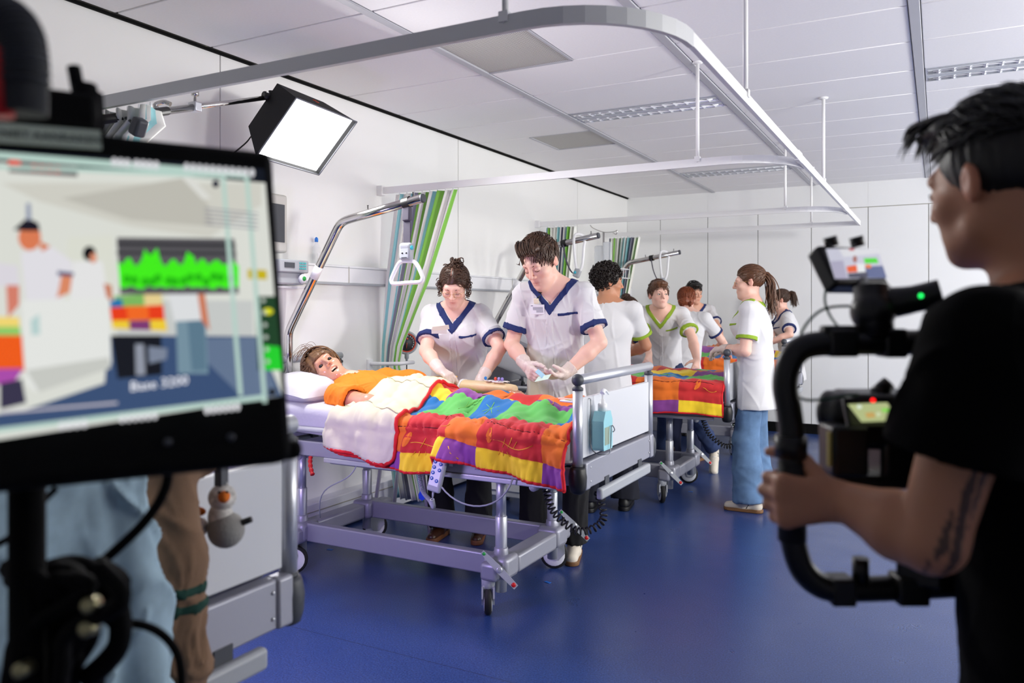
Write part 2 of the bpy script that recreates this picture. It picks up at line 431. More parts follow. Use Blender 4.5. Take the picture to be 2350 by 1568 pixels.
# wall trunking with sockets
tk = struct(MB().box((XL+.03, (YB+YF)/2, 1.63), (.06, YB-YF, .115), bev=.006).build('trim_2', M_WHITE))
MB().box((XL+.031, (YB+YF)/2, 1.568), (.064, YB-YF, .012)).build('edge_strip', M_GREY, tk)
MB().box((XL+.0615, (YB+YF)/2, 1.672), (.003, YB-YF, .004)).build('edge_strip', M_GREY, tk)
for y in (1.4, 4.05, 4.9, 5.35, 6.3, 7.4): MB().box((XL+.061, y, 1.625), (.002, .006, .11)).build('joint', M_GAP, tk)
sk = struct(MB().box((XL+.05, (YB+YF)/2, .12), (.1, YB-YF, .2), bev=.006).build('baseboard_left', M_WHITE))
MB().box((XL+.102, (YB+YF)/2, .17), (.004, YB-YF, .006)).build('edge_strip', M_GAP, sk)
for yc, lb in ((4.62, 'first from the front'), (5.02, 'second from the front')):
    t = thing('socket_outlet', 'white double wall socket low on the left wall trunking, '+lb, 'socket', (XL+.1, yc, .15), 'wall sockets')
    MB().box((XL+.104, yc, .13), (.008, .2, .085), bev=.003).build('cover_plate', M_WHITE, t)
    for q in (-.05, .05):
        s = MB().lathe((XL+.107, yc+q, .13), (1, 0, 0), [(0, .026), (.003, .026), (.003, .021), (.001, .02)], 18).build('socket_well', M_GREY, t)
        for z in (-.009, .009): MB().lathe((XL+.108, yc+q, .13+z), (1, 0, 0), [(0, .003), (.0015, .003)], 8).build('pin_hole', M_BLACK, s)

# ---------------------------------------------------------------- curtain rails
RX, RZ = -.67, 2.23
RY = [2.02, 4.44, 6.9, 8.26]
rt = thing('curtain_rail', 'white and grey overhead curtain rail system hung on rods round the bed bays', 'curtain rail', (RX, RY[1], RZ))
def rail_strip(name, pts, m, wd=.018, ht=.045):
    # rectangular section swept along a plan polyline
    P = [Vector((p[0], p[1], RZ)) for p in pts]; vs = []
    for i, p in enumerate(P):
        T = (P[min(i+1, len(P)-1)]-P[max(i-1, 0)]).normalized(); N = Vector((-T.y, T.x, 0))
        for a, b_ in ((-1, -1), (1, -1), (1, 1), (-1, 1)): vs.append(p+N*(a*wd/2)+Vector((0, 0, b_*ht/2)))
    n = len(P); fs = [(i*4+k, i*4+(k+1) % 4, i*4+4+(k+1) % 4, i*4+4+k) for i in range(n-1) for k in range(4)]+[(0, 1, 2, 3), (n*4-4, n*4-3, n*4-2, n*4-1)]
    return MB().add(vs, fs).build(name, m, rt)
def corner(x0, y0, r, a0, a1, n=10):
    return [(x0+r*math.cos(a0+(a1-a0)*k/n), y0+r*math.sin(a0+(a1-a0)*k/n)) for k in range(n+1)]
r = .38
rail_strip('cross_rail', [(XL, RY[0])]+corner(RX-r, RY[0]+r, r, -math.pi/2, 0), M_RAILG, ht=.05)
rail_strip('long_rail', [(RX, RY[0]+r), (RX, RY[3]+.03)], M_RAIL)
for y in RY[1:3]: rail_strip('cross_rail', [(XL, y)]+corner(RX-r-.02, y+r, r, -math.pi/2, -.05), M_RAIL)
rail_strip('cross_rail', [(XL, RY[3]), (RX, RY[3])], M_RAIL)
for y in RY:
    MB().box((XL+.02, y, RZ), (.05, .05, .07), bev=.006).build('wall_bracket', M_RAIL, rt)
for (x, y) in ((-1.11, RY[0]), (RX, 3.18), (-1.20, RY[1]), (RX, 5.58), (-1.127, RY[2]), (-1.103, RY[3])):
    p = MB().tube([(x, y, RZ), (x, y, HC)], .0105, 8); p.lathe((x, y, HC-.012), (0, 0, 1), [(0, .018), (.006, .03), (.012, .03)], 14)
    p.box((x, y, RZ+.02), (.03, .03, .03)); p.build('drop_rod', M_RAIL, rt)
for y in (4.52, 6.98): MB().box((RX, y, RZ), (.026, .12, .054), bev=.004).build('rail_joint', M_RAIL, rt)

# ---------------------------------------------------------------- striped curtains
CU = [mat('curtain_'+n, c, .85, bump=(300, .15, .001)) for n, c in (('cream', (244, 245, 238)), ('teal', (150, 210, 214)), ('green', (136, 200, 84)), ('slate', (136, 138, 156)), ('petrol', (104, 168, 174)), ('grey', (206, 209, 205)))]
STRIPE = [0, 0, 1, 0, 0, 0, 1, 0, 3, 2, 0, 0, 2, 3, 0, 1, 0, 2, 2, 0, 0, 5, 0, 2]
def curtain(name, lb, y0, levels, folds, nst, seed=0, depth=.06, stripes=STRIPE, group='striped bay curtains'):
    """levels: list of (z, xa, xb, yoff, depth factor)"""
    rnd = random.Random(seed)
    t = thing(name, lb, 'curtain', ((levels[0][1]+levels[0][2])/2, y0, levels[0][0]), group)
    nu = folds*12; ph = [rnd.uniform(-.5, .5) for _ in range(folds+2)]
    L = []
    nz = 44
    zs = [levels[0][0]+(levels[-1][0]-levels[0][0])*k/nz for k in range(nz+1)]
    def lv(z):
        for a, b_ in zip(levels[:-1], levels[1:]):
            if z >= b_[0]-1e-9:
                q = (a[0]-z)/max(a[0]-b_[0], 1e-6); q = max(0, min(1, q)); q2 = q
                return [a[i]+(b_[i]-a[i])*q2 for i in range(1, 5)]
        return levels[-1][1:]
    pts = []
    for i in range(nu+1):
        u = i/nu; k = u*folds
        for z in zs:
            xa, xb, yo, df = lv(z)
            s = math.sin(2*math.pi*k+ph[int(k)]*.6+.25*math.sin(3*z+k))
            x = xa+(xb-xa)*(u+.25/folds*math.sin(4*math.pi*k)*df)
            pts.append((x, y0+yo+depth*df*s*(1+.25*math.sin(5*u+2*z)), z))
    mb = MB(); mb.grid(pts, nu+1, nz+1)
    mb.mi = [stripes[int((f//nz)/nu*nst) % len(stripes)] for f in range(len(mb.f))]
    c = mb.build('curtain_cloth', CU, t)
    md = c.modifiers.new('thick', 'SOLIDIFY'); md.thickness = .003
    for q in range(folds):
        x = levels[0][1]+(levels[0][2]-levels[0][1])*(q+.5)/folds
        MB().tube([(x, y0, RZ-.018), (x, y0, levels[0][0]-.005)], .005, 6).build('glider_hook', M_WHITE, t)
    return t
curtain('bay_curtain', 'striped green, teal and cream curtain tied back behind the front nurses', 4.44,
        [(2.195, -3.30, -2.80, 0, .55), (1.6, -3.38, -3.02, 0, .6), (1.15, -3.42, -3.24, 0, .5), (1.02, -3.425, -3.27, 0, .4), (.85, -3.42, -3.2, 0, .55), (.1, -3.33, -2.95, .02, .9)], 8, 24, 3, depth=.042)
curtain('bay_curtain', 'striped curtain behind the dark-haired tall nurse, second bay', 6.9,
        [(2.19, -3.34, -3.02, 0, .6), (1.5, -3.36, -3.1, 0, .6), (1.02, -3.4, -3.25, 0, .4), (.1, -3.36, -3.05, 0, .8)], 9, 24, 5, stripes=[1, 3, 2, 0, 0, 0, 0, 0, 5, 0, 1, 1, 0, 3, 3, 0])
curtain('bay_curtain', 'striped curtain farthest back beside the cupboard wall', 8.26,
        [(2.19, -3.22, -2.86, 0, .6), (1.5, -3.24, -3.0, 0, .6), (1.02, -3.36, -3.22, 0, .4), (.1, -3.3, -3.0, 0, .8)], 9, 24, 8, stripes=[3, 5, 0, 0, 2, 0, 0, 0, 2, 3, 0, 0, 4, 0, 3, 1, 3, 3])
tb = thing('curtain_tieback', 'white wall-mounted holdback bracket gripping the tied front curtain', 'tieback', (XL, 4.4, 1.03))
MB().tube(bez((XL+.005, 4.33, 1.03), (XL+.1, 4.33, 1.03), (XL+.22, 4.34, 1.035), (XL+.24, 4.36, 1.035), 8)+[(XL+.24, 4.52, 1.035)], .013, 8).build('bar', M_WHITE, tb)
MB().box((XL+.01, 4.33, 1.0), (.02, .05, .12), bev=.004).build('wall_plate', M_WHITE, tb)
# curtain of the front bay thrown up over the lamp boom
curtain('bay_curtain', 'striped curtain bunched over the lamp boom behind the large monitor', 2.06,
        [(2.19, -3.36, -2.68, .0, .9), (2.15, -3.36, -2.7, .03, 1.1), (2.1, -3.4, -2.86, .06, 1.), (1.5, -3.42, -3.1, .02, .6), (.2, -3.4, -3.1, 0, .6)], 10, 26, 21, stripes=[0, 5, 0, 0, 5, 0, 0, 0, 1, 0, 4, 1, 0, 3, 0, 2])
# ================================================================ HOSPITAL BEDS
XF, YC = -1.33, 3.51
def castor(parent, x, y, ang):
    c, s = math.cos(ang), math.sin(ang); ax = Vector((-s, c, 0)); fd = Vector((c, s, 0)); o = Vector((x, y, 0))
    k = MB(); k.tube([(x, y, .115), (x, y, .2)], [.03, .032], 14)
    for q in (-1, 1):
        k.prism([o+ax*(q*.022)+fd*a+Vector((0, 0, b)) for a, b in ((-.035, .14), (.035, .14), (.045, .1), (.03, .055), (-.005, .05), (-.04, .09))], ax*(q*.008))
    k.box(o+Vector((0, 0, .137)), (.05, .05, .02), Matrix.Rotation(ang, 3, 'Z'), bev=.005)
    cs = k.build('castor', M_GREY, parent)
    wo = o+fd*.02+Vector((0, 0, .0755))
    MB().lathe(wo-ax*.017, ax, [(0, .03), (0, .06), (.002, .069), (.008, .075), (.026, .075), (.032, .069), (.034, .06), (.034, .03)], 28).build('tyre', M_RUB, cs)
    h = MB()
    for q in (-1, 1): h.lathe(wo+ax*(q*.0165), ax*q, [(0, .06), (.002, .058), (.003, .03), (.006, .016), (.007, .01)], 20)
    h.build('wheel_disc', M_WHITE, cs)
    return cs
def coil_cable(name, parent, path, R, turns, r, m):
    return MB().tube(coil(path, R, turns, 9), r, 5, cap=True).build(name, m, parent)

def make_bed(label):
    t = thing('hospital_bed', label, 'bed', (XF-1.0, YC, 0), 'hospital beds')
    y0, y1 = YC-.46, YC+.46
    def board(x, nm, foot):
        b = MB().box((x, YC, .90), (.022, .86, .255), bev=.004).build(nm, M_WPANEL, t)
        for y in (y0, y1): MB().tube([(x, y, .745), (x, y, 1.065)], .0215, 16).build('post', M_ALU, b)
        MB().tube([(x, y0+.005, 1.105), (x, y1+.012, 1.105)], .0225, 18).build('grab_rail', M_ALU, b)
        for y in (y0, y1):
            MB().tube([(x, y, 1.062), (x, y, 1.072), (x, y, 1.08), (x, y, 1.1)], [.0235, .0235, .0125, .0125], 14).build('rail_knuckle', M_DGREY, b)
            MB().tube([(x, y, .742), (x, y, .752)], .0235, 14).build('post_ring', M_DGREY, b)
        MB().sphere((x, y0, 1.105), .0262, 16, 10).build('rail_ball', M_DGREY, b)
        f = MB().box((x+.004*foot, YC, .7), (.045, .84, .115), bev=.006).build('fascia', M_SILV, b)
        for y, m in ((y0, M_BLACK), (y1, M_DGREY)):
            MB().lathe((x, y, .63), (0, 0, 1), [(0, .02), (.006, .03), (.03, .037), (.07, .039), (.1, .034), (.112, .03)], 18).build('corner_buffer', m, b)
            MB().box((x+.01*foot, y+(.04 if y < YC else -.04), .7), (.048, .05, .118), bev=.008).build('fascia_end', M_SILV, f)
            for z in (.67, .73): MB().lathe((x+.028*foot, y+(.075 if y < YC else -.075), z), (foot, 0, 0), [(0, .005), (.002, .004)], 8).build('screw', M_ALU, f)
        MB().box((x+.035*foot, YC+.02, .60), (.03, .66, .05), bev=.01).build('bumper_bar', M_GREY, b)
        for y in (YC-.2, YC+.24): MB().box((x+.015*foot, y, .635), (.03, .05, .05)).build('bumper_bracket', M_DGREY, b)
        return b
    board(XF, 'footboard', 1); board(XF-2.07, 'headboard', -1)
    # lying-surface frame
    for y in (YC-.425, YC+.425):
        MB().box((XF-1.035, y, .69), (1.98, .028, .075), bev=.006).build('side_rail', M_SILV, t)
        MB().box((XF-.75, y*1.0, .642), (1.3, .04, .024), bev=.004).build('under_rail', M_ALU, t)
        for k in (0, 1):
            MB().tube([(XF-1.9, y+(-.045 if y < YC else .045), .795+.0*k), (XF-.85, y+(-.045 if y < YC else .045), .795)], .013, 10).build('folded_side_bar', M_ALU, t) if k == 0 else None
    for k in range(7):
        MB().box((XF-.2-k*.28, YC, .70), (.07, .83, .02)).build('deck_slat', M_GREY, t)
    MB().box((XF-1.32, YC-.1, .615), (.42, .32, .075), bev=.012).build('motor_box', M_GREY, t)
    MB().box((XF-.95, YC-.33, .63), (.3, .1, .04), bev=.01).build('motor_box', M_GREY, t)
    # telescopic columns
    for x in (XF-.45, XF-1.67):
        for y in (YC-.31, YC+.24):
            c = MB().tube([(x, y, .44), (x, y, .65)], .0235, 16).build('column', M_ALU, t)
            MB().lathe((x, y, .10), (0, 0, 1), [(0, .026), (.345, .028), (.35, .025)], 18).build('column_sleeve', M_ALU, c)
            MB().lathe((x, y, .255), (0, 0, 1), [(0, .036), (.02, .034), (.045, .032), (.05, .028)], 18).build('column_collar', M_SILV, c)
        MB().tube([(x, YC-.34, .62), (x, YC+.3, .62)], .02, 10).build('cross_tube', M_SILV, t)
    # chassis
    for y in (YC-.31, YC+.24):
        MB().box((XF-1.06, y, .222), (1.22, .05, .098), bev=.008).build('chassis_rail', M_SILV, t)
    for x, sg in ((XF-.45, 1), (XF-1.67, -1)):
        c = MB()
        c.box((x+.01*sg, YC-.035, .215), (.1, .42, .085), bev=.014)
        for y in (YC-.31, YC+.24): c.box((x, y, .222), (.13, .13, .105), bev=.022)
        for y in (YC-.365, YC+.375): c.box((x-.015*sg, (y+(YC-.31 if y < YC else YC+.24))/2, .21), (.09, abs(y-(YC-.31 if y < YC else YC+.24))+.09, .085), bev=.018)
        c.build('chassis_end', M_SILV, t)
    castor(t, XF-.485, YC-.37, math.radians(120)); castor(t, XF-.485, YC+.385, math.radians(200))
    castor(t, XF-1.7, YC-.37, math.radians(40)); castor(t, XF-1.7, YC+.385, math.radians(215))
    # brake pedals
    for (x, y, a0) in ((XF-.40, YC-.405, 0), (XF-.40, YC+.43, 0)):
        a = Vector((x-.075, y-.02, .30)); b = Vector((x+.05, y+.03, .165)); m = a.lerp(b, .52)
        ax = (b-a).normalized(); n = Vector((.6, -.8, 0)); n = (n-ax*n.dot(ax)).normalized(); s = ax.cross(n)
        poly = [(a-ax*.012)+s*.009, a-ax*.012-s*.009, m-s*.016, b+ax*.016-s*.012, b+ax*.016+s*.012, m+s*.016]
        p = MB().prism([q-n*.004 for q in poly], n*.008).build('brake_pedal', M_GREY, t)
        MB().lathe(a+n*.004, n, [(0, .008), (.002, .007)], 12).build('green_button', M_GREEN, p)
        MB().lathe(b+n*.004, n, [(0, .011), (.002, .01)], 12).build('red_button', M_RED, p)
        MB().lathe(m-n*.02, n, [(0, .014), (.026, .014), (.028, .01)], 14).build('pivot', M_ALU, p)
    # cable from the foot end down to the chassis
    coil_cable('spiral_cable', t, [(XF-.18, YC-.40, .63), (XF-.13, YC-.42, .53), (XF-.02, YC-.4, .455), (XF+.05, YC-.3, .49), (XF+.0, YC-.25, .6)], .015, 26, .0042, M_RUB)
    MB().lathe((XF-.22, YC-.44, .63), (0, 1, 0), [(0, .02), (.03, .02)], 14).build('cable_socket', M_GREY, t)
    # release handle at the head end
    h = spline([(XF-1.47, YC-.46, .655), (XF-1.46, YC-.475, .63), (XF-1.44, YC-.49, .6), (XF-1.42, YC-.5, .575)], 5)
    MB().tube(h, [.010+.0025*math.sin(i*1.9) for i in range(len(h))], 10).build('release_handle', M_RED, t)
    MB().tube(bez((XF-1.2, YC-.43, .63), (XF-1.25, YC-.45, .5), (XF-1.5, YC-.4, .55), (XF-1.55, YC-.3, .3), 12), .003, 6).build('thin_cable', M_GREY, t)
    return t
bed1 = make_bed('hospital bed in front with the mannequin, white footboard carrying a soap dispenser')
MB().box((-1.97, YC-.441, .69), (.02, .002, .018)).build('warning_sticker', M_WHITE, bed1)
tri = Vector((-1.83, YC-.4415, .69))
MB().prism([tri+Vector((-.013, 0, -.011)), tri+Vector((.013, 0, -.011)), tri+Vector((0, 0, .012))], (0, -.001, 0)).build('warning_triangle', M_DGREY, bed1)
MB().prism([tri+Vector((-.0085, -.0012, -.0085)), tri+Vector((.0085, -.0012, -.0085)), tri+Vector((0, -.0012, .0075))], (0, -.0005, 0)).build('warning_triangle', M_SILV, bed1)
for i in range(3): MB().box((-1.72, YC-.4415, .698-.008*i), (.10, .001, .0025)).build('sticker_print', M_DGREY, bed1)
beds = [bed1]
for d, lb in (((.055, 2.42, 0), 'hospital bed in the middle bay with raised backrest, between the standing nurses'),
              ((.075, 4.57, 0), 'hospital bed in the rear bay beside the cupboards, partly hidden'),
              ((-.04, -2.555, .02), 'hospital bed nearest the camera, under jackets behind the large monitor')):
    b = copy_tree(bed1, None, d); b['label'] = lb
    for ch in list(b.children):
        if ch.name.startswith(('warning', 'sticker')): bpy.data.objects.remove(ch)
    beds.append(b)

# ---------------------------------------------------------------- mattresses and pillows
def mattress(name, lb, xf, yc, prof, group='mattresses', m=M_SHEET, th=.15):
    """prof: (x offset from foot, top z) polyline along the bed"""
    t = []
    P = spline([(xf-a, 0, z) for a, z in prof], 6)
    pts = []
    ring = []
    w2 = .43; r = .045
    for q in range(4):
        cx, cz = ((w2-r, -r), (-(w2-r), -r), (-(w2-r), -th+r), (w2-r, -th+r))[q]
        for k in range(5):
            a = math.pi/2*q+math.pi/2*k/4; ring.append((cx+r*math.cos(a), cz+r*math.sin(a)))
    n = len(ring)
    for i, p in enumerate(P):
        T = (P[min(i+1, len(P)-1)]-P[max(i-1, 0)]).normalized(); N = Vector((-T.z, 0, T.x)); N = N if N.z > 0 else -N
        for (a, b_) in ring: pts.append(p+N*b_+Vector((0, yc+a, 0)))
    mb = MB(); m_ = len(P)
    fs = [(i*n+k, i*n+(k+1) % n, (i+1)*n+(k+1) % n, (i+1)*n+k) for i in range(m_-1) for k in range(n)]+[tuple(range(n)), tuple((m_-1)*n+k for k in range(n))]
    mb.add(pts, fs, 0, True)
    return tag(mb.build(name, m), lb, 'mattress', group)
mattress('mattress', 'mattress in a white sheet under the mannequin, front bed', XF, YC, [(.05, .88), (.8, .88), (1.1, .885), (1.4, .90), (2.0, .93)])
mattress('mattress', 'bare white mattress with raised head end, middle bed', XF+.055, YC+2.42, [(.05, .87), (.6, .87), (1.1, .885), (1.3, .93), (1.95, 1.14)])
mattress('mattress', 'white mattress of the rear bed under the second mannequin', XF+.075, YC+4.57, [(.05, .88), (.8, .88), (1.2, .89), (2.0, 1.05)])
mattress('mattress', 'white mattress of the nearest bed behind the large monitor', XF-.04, YC-2.53, [(.05, .91), (.8, .91), (1.2, .92), (2.0, .92)])
def pillow(name, lb, c, size, rot, seed, m):
    rnd = np.random.default_rng(seed); n = 26; pts = []
    for s in (1, -1):
        for i in range(n+1):
            for j in range(n+1):
                u, v = -1+2*i/n, -1+2*j/n
                e = ((1-abs(u)**2.6)*(1-abs(v)**2.6))**.55
                pin = 1-.07*(abs(u)**2)*(1-abs(v)**2)-.0*v
                wr = .06*math.sin(7*u+3*v+seed)*math.sin(5*v-2*u)+.04*math.sin(13*u-6*v)
                z = s*e*(1+.5*wr)
                pts.append(Vector((u*size[0]/2*(1-.06*(1-v*v)), v*size[1]/2*(1-.06*(1-u*u)), z*size[2]/2)))
    R = Matrix.Rotation(rot[2], 3, 'Z') @ Matrix.Rotation(rot[1], 3, 'Y') @ Matrix.Rotation(rot[0], 3, 'X')
    pts = [R @ p+Vector(c) for p in pts]
    mb = MB(); k = (n+1)**2
    mb.grid(pts[:k], n+1, n+1); mb.grid(pts[k:], n+1, n+1)
    return tag(mb.build(name, m), lb, 'pillow', 'pillows')
pillow('pillow', 'plump white pillow under the front mannequin\'s head', (-3.1, 3.47, .965), (.42, .78, .17), (.0, .12, .03), 1, M_SHEET)
pillow('pillow', 'white pillow on the raised head end of the middle bed', (-2.98, 5.93, 1.165), (.42, .7, .15), (0, .33, 0), 4, M_SHEET)
pillow('pillow', 'white pillow at the head of the rear bed', (-3.0, 8.08, 1.08), (.4, .7, .14), (0, .25, 0), 6, M_SHEET)

# ---------------------------------------------------------------- trapeze poles
def trapeze(lb, yc, dx, stow):
    t = thing('trapeze_pole', lb, 'trapeze', (-3.37+dx, yc, .7), 'bed trapeze poles')
    a = Vector((-3.39+dx, yc, .62)); b = Vector((-3.385+dx, yc, 1.27)); c = Vector((-2.99+dx, yc, 1.90)); e = Vector((-2.43+dx, yc, 1.995))
    p = [a, b-Vector((0, 0, .08))]+bez(b-Vector((0, 0, .06)), b, b, b.lerp(c, .12), 6)+bez(b.lerp(c, .86), c, c, c.lerp(e, .2), 8)+[e]
    MB().tube(p, .0245, 20).build('pole', M_CHROME, t)
    dr = (e-c).normalized()
    MB().tube([e, e+dr*.012], [.0255, .023], 16).build('end_cap', M_DGREY, t)
    q = b.lerp(c, .55); MB().tube([q-(c-b).normalized()*.04, q+(c-b).normalized()*.04], .0252, 20).build('label_sleeve', M_WHITE, t)
    for s in (.06, .37): MB().tube([e-dr*s+Vector((0, 0, .022)), e-dr*s+Vector((0, 0, .045)), e-dr*s+Vector((0, 0, .048))], [.003, .003, .006], 8).build('stop_pin', M_BLACK, t)
    s0 = e-dr*.1
    col = MB().tube([s0-dr*.022, s0+dr*.022], .031, 16, cap=False)
    M_STRAP = mat('grey_webbing', (72, 68, 82), .8)
    if not stow:
        cl = col.build('strap_collar', M_BLACK, t)
        st = MB().box(s0+Vector((0, 0, -.13)), (.046, .006, .2), bev=.002)
        st.box(s0+Vector((0, 0, -.06)), (.05, .03, .08), bev=.008)
        st.build('strap', M_STRAP, t)
        g = s0+Vector((0, 0, -.265))
        bk = MB().box(g+Vector((0, -.004, .0)), (.075, .045, .095), bev=.014).build('strap_block', M_GREY, t)
        MB().lathe(g+Vector((.0375, -.01, .02)), (1, 0, 0), [(0, .012), (.004, .012)], 14).build('blue_button', mat('cyan_button', (60, 190, 215), .4), bk)
        for x in (-.012, .015): MB().lathe(g+Vector((x, -.0265, -.01)), (0, -1, 0), [(0, .0065), (.0006, .0065), (.0006, .005), (0, .005)], 14).build('pictogram', M_SILV, bk)
        MB().box(g+Vector((0, -.0268, .025)), (.05, .0006, .012)).build('print_strip', M_SILV, bk)
        MB().box(g+Vector((0, -.0268, -.034)), (.035, .0006, .006)).build('print_strip', M_DGREY, bk)
        c0 = g+Vector((0, 0, -.05))
        tri = [(-.035, 0), (-.06, -.02), (-.098, -.085), (-.103, -.108), (-.085, -.122), (.0, -.118), (.085, -.115), (.103, -.1), (.098, -.078), (.065, -.02), (.035, .0)]
        hp = spline([c0+Vector((x, 0, z)) for x, z in tri], 5); hp.append(hp[0])
        MB().tube(hp, .0115, 12, cap=False).build('grip_loop', M_WHITE, t)
    else:
        s1 = e-dr*.30
        MB().tube([s1-dr*.022, s1+dr*.022], .031, 16, cap=False).build('strap_collar', M_BLACK, t)
        bp = e-dr*.17+Vector((0, -.03, -.27))
        sp = spline([s1+Vector((0, -.02, -.01)), s1+Vector((.03, -.03, -.14)), s1+Vector((.08, -.03, -.24)), bp], 6)
        MB().tube(sp, .016, 6, flat=.25).build('strap', M_STRAP, t)
        bk = MB().box(bp, (.06, .04, .075), Matrix.Rotation(.4, 3, 'Y'), bev=.014).build('strap_block', M_GREY, t)
        MB().lathe(bp+Vector((-.01, -.02, .005)), (-.2, -1, 0), [(0, .012), (.004, .012)], 14).build('blue_button', mat('cyan_button', (60, 190, 215), .4), bk)
        k = e-dr*.15
        tri = [(0, -.27), (-.05, -.22), (-.085, -.05), (-.06, .03), (.0, .04), (.06, .01), (.075, -.06), (.05, -.2)]
        hp = spline([Vector((k.x+x*.55, yc-.034+.06*(.04+z)*0, k.z+z)) if i not in (3, 4, 5) else Vector((k.x+x*.55, yc-.02+.03*(i-4), k.z+z)) for i, (x, z) in enumerate(tri)]+[Vector((k.x, yc-.034, k.z-.27))], 5)
        MB().tube(hp, .0115, 10, cap=False).build('grip_loop', M_WHITE, t)
    return t
trapeze('chrome trapeze pole with hanging white grip loop over the mannequin', 3.5, 0, False)
trapeze('chrome trapeze pole behind the tall nurse, grip loop hooked over the bar', 5.93, .02, True)
trapeze('chrome trapeze pole farthest back, grip loop hooked over the bar', 8.06, .06, True)

# ---------------------------------------------------------------- patchwork quilts
QC = dict(red=(208, 44, 46), orange=(238, 118, 32), yellow=(250, 212, 40), green=(98, 192, 88), blue=(10, 112, 182), purple=(138, 66, 148), cream=(220, 214, 184))
QM = [mat('quilt_'+k, c, .9, bump=(420, .12, .001), sheen=.15) for k, c in QC.items()]; QI = {k: i for i, k in enumerate(QC)}
M_PIPE = mat('quilt_piping', (214, 24, 34), .8)
M_STITCH = mat('quilt_stitch', (240, 170, 50), .8); M_STITG = mat('quilt_stitch_green', (130, 205, 90), .8); M_SEAM = mat('quilt_seam', (90, 20, 24), .9)
ROWA = ['yellow', 'red', 'green', 'purple', 'orange', 'blue', 'yellow', 'red']
ROWB = ['purple', 'orange', 'blue', 'yellow', 'red', 'green', 'purple', 'orange']
class Quilt:
    res = .014
    def __init__(s, yn, yf, ztop, hem, hemf, xs, rows, seed, sway=None, amp=1.):
        s.yn, s.yf, s.zt, s.hem, s.hf, s.xs, s.rows, s.seed, s.sway, s.amp = yn, yf, ztop, hem, hemf, xs, rows, seed, sway, amp
    def point(s, x, a, off=0.):
        """a: arc length from the near hem"""
        r = .05; zc = s.zt(x, s.yn+r)-r; h = max(zc-s.hem(x), .02)
        sw = s.sway(x, a) if s.sway else 0.
        ph = s.seed
        if a < h:
            z = s.hem(x)+a; q = 1-a/h
            y = s.yn-.012-.03*q*(.6+.5*math.sin(9*x+ph))+sw
            y -= s.amp*.012*math.sin(31*x+3*math.sin(6*z+ph)+ph)*(.35+q)
            y += .010*math.exp(-((z-(zc-.02))/.012)**2)
            p = Vector((x+.008*math.sin(14*z+5*x), y, z)); n = Vector((0, -1, .1))
        elif a < h+r*1.571:
            t = (a-h)/r; p = Vector((x, s.yn+r-r*math.cos(t)-.012*(1-t/1.571)+sw*(1-t/1.571), zc+r*math.sin(t))); n = Vector((0, -math.cos(t), math.sin(t)))
            p += n*(.008*s.amp*math.sin(34*x+ph+2*t))
        else:
            y = s.yn+r+(a-h-r*1.571); wtop = s.yf-s.yn-2*r
            if y <= s.yf-r:
                z = s.zt(x, y)
                z += s.amp*(.013*math.sin(13*x+7*y+ph)*math.sin(9*y-5*x+1.3*ph)+.010*math.sin(27*x+4*math.sin(6*y)+ph)*math.cos(8*y+ph)+.006*math.sin(40*x+18*y))
                p = Vector((x, y, z)); n = Vector((0, 0, 1))
            else:
                a2 = y-(s.yf-r); zc2 = s.zt(x, s.yf-r)-r
                if a2 < r*1.571:
                    t = a2/r; p = Vector((x, s.yf-r+r*math.sin(t), zc2+r*math.cos(t))); n = Vector((0, math.sin(t), math.cos(t)))
                else:
                    d = a2-r*1.571; p = Vector((x, s.yf+.012*math.sin(20*x), zc2-d)); n = Vector((0, 1, 0))
        if s.rows:
            acc = 0; pk = 0.
            for i_, hgt in enumerate(s.rows[:4]):
                acc += hgt
                pk += math.exp(-((a-acc)/.03)**2)*(.0045*math.sin(2*math.pi*x/.047+1.7*i_+3*math.sin(9*x)))-.006*math.exp(-((a-acc)/.006)**2)
            pk += .006*math.sin(2*math.pi*x/.031+4*math.sin(7*x))*math.exp(-(a/.03)**2)+math.exp(-((a-.205)/.022)**2)*.005*math.sin(2*math.pi*x/.04+2*math.sin(11*x))-.008*math.exp(-((a-.205)/.006)**2)
            pk += .0035*math.sin(61*x+23*a+2*math.sin(17*a+ph))*math.sin(37*a-21*x+ph)
            off = off+pk*s.amp
        return p+n.normalized()*off
    def total(s, x):
        r = .05; zc = s.zt(x, s.yn+r)-r
        return max(zc-s.hem(x), .02)+2*r*1.571+(s.yf-s.yn-2*r)+max(s.zt(x, s.yf-r)-r-s.hf, .03)
    def build(s, name, lb, startA, rowA=ROWA, rowB=ROWB):
        t = thing(name, lb, 'quilt', ((s.xs[0]+s.xs[-1])/2, (s.yn+s.yf)/2, s.zt((s.xs[0]+s.xs[-1])/2, (s.yn+s.yf)/2)), 'patchwork quilts')
        # u samples aligned with patch columns
        us = []; uc = []
        for k, (a, b_) in enumerate(zip(s.xs[:-1], s.xs[1:])):
            n = max(3, int(abs(b_-a)/s.res))
            for i in range(n): us.append(a+(b_-a)*i/n); uc.append(k)
        us.append(s.xs[-1])
        rb = [0]; vsam = []; vr = []
        for k, h in enumerate(s.rows):
            n = max(3, int(h/s.res))
            for i in range(n): vsam.append(rb[-1]+h*i/n); vr.append(k)
            rb.append(rb[-1]+h)
        vsam.append(rb[-1])
        pts = []
        for x in us:
            L = s.total(x); sc = min(1., L/rb[-1]); 
            for v in vsam: pts.append(s.point(x, min(v, L)))
        mb = MB(); nv = len(vsam); mb.grid(pts, len(us), nv)
        mi = []
        for i in range(len(us)-1):
            A = (uc[i]+(0 if startA else 1)) % 2 == 0
            for j in range(nv-1): mi.append(QI[(rowA if A else rowB)[vr[j] % 8]])
        mb.mi = mi
        c = mb.build('patchwork_cover', QM, t, fix=True)
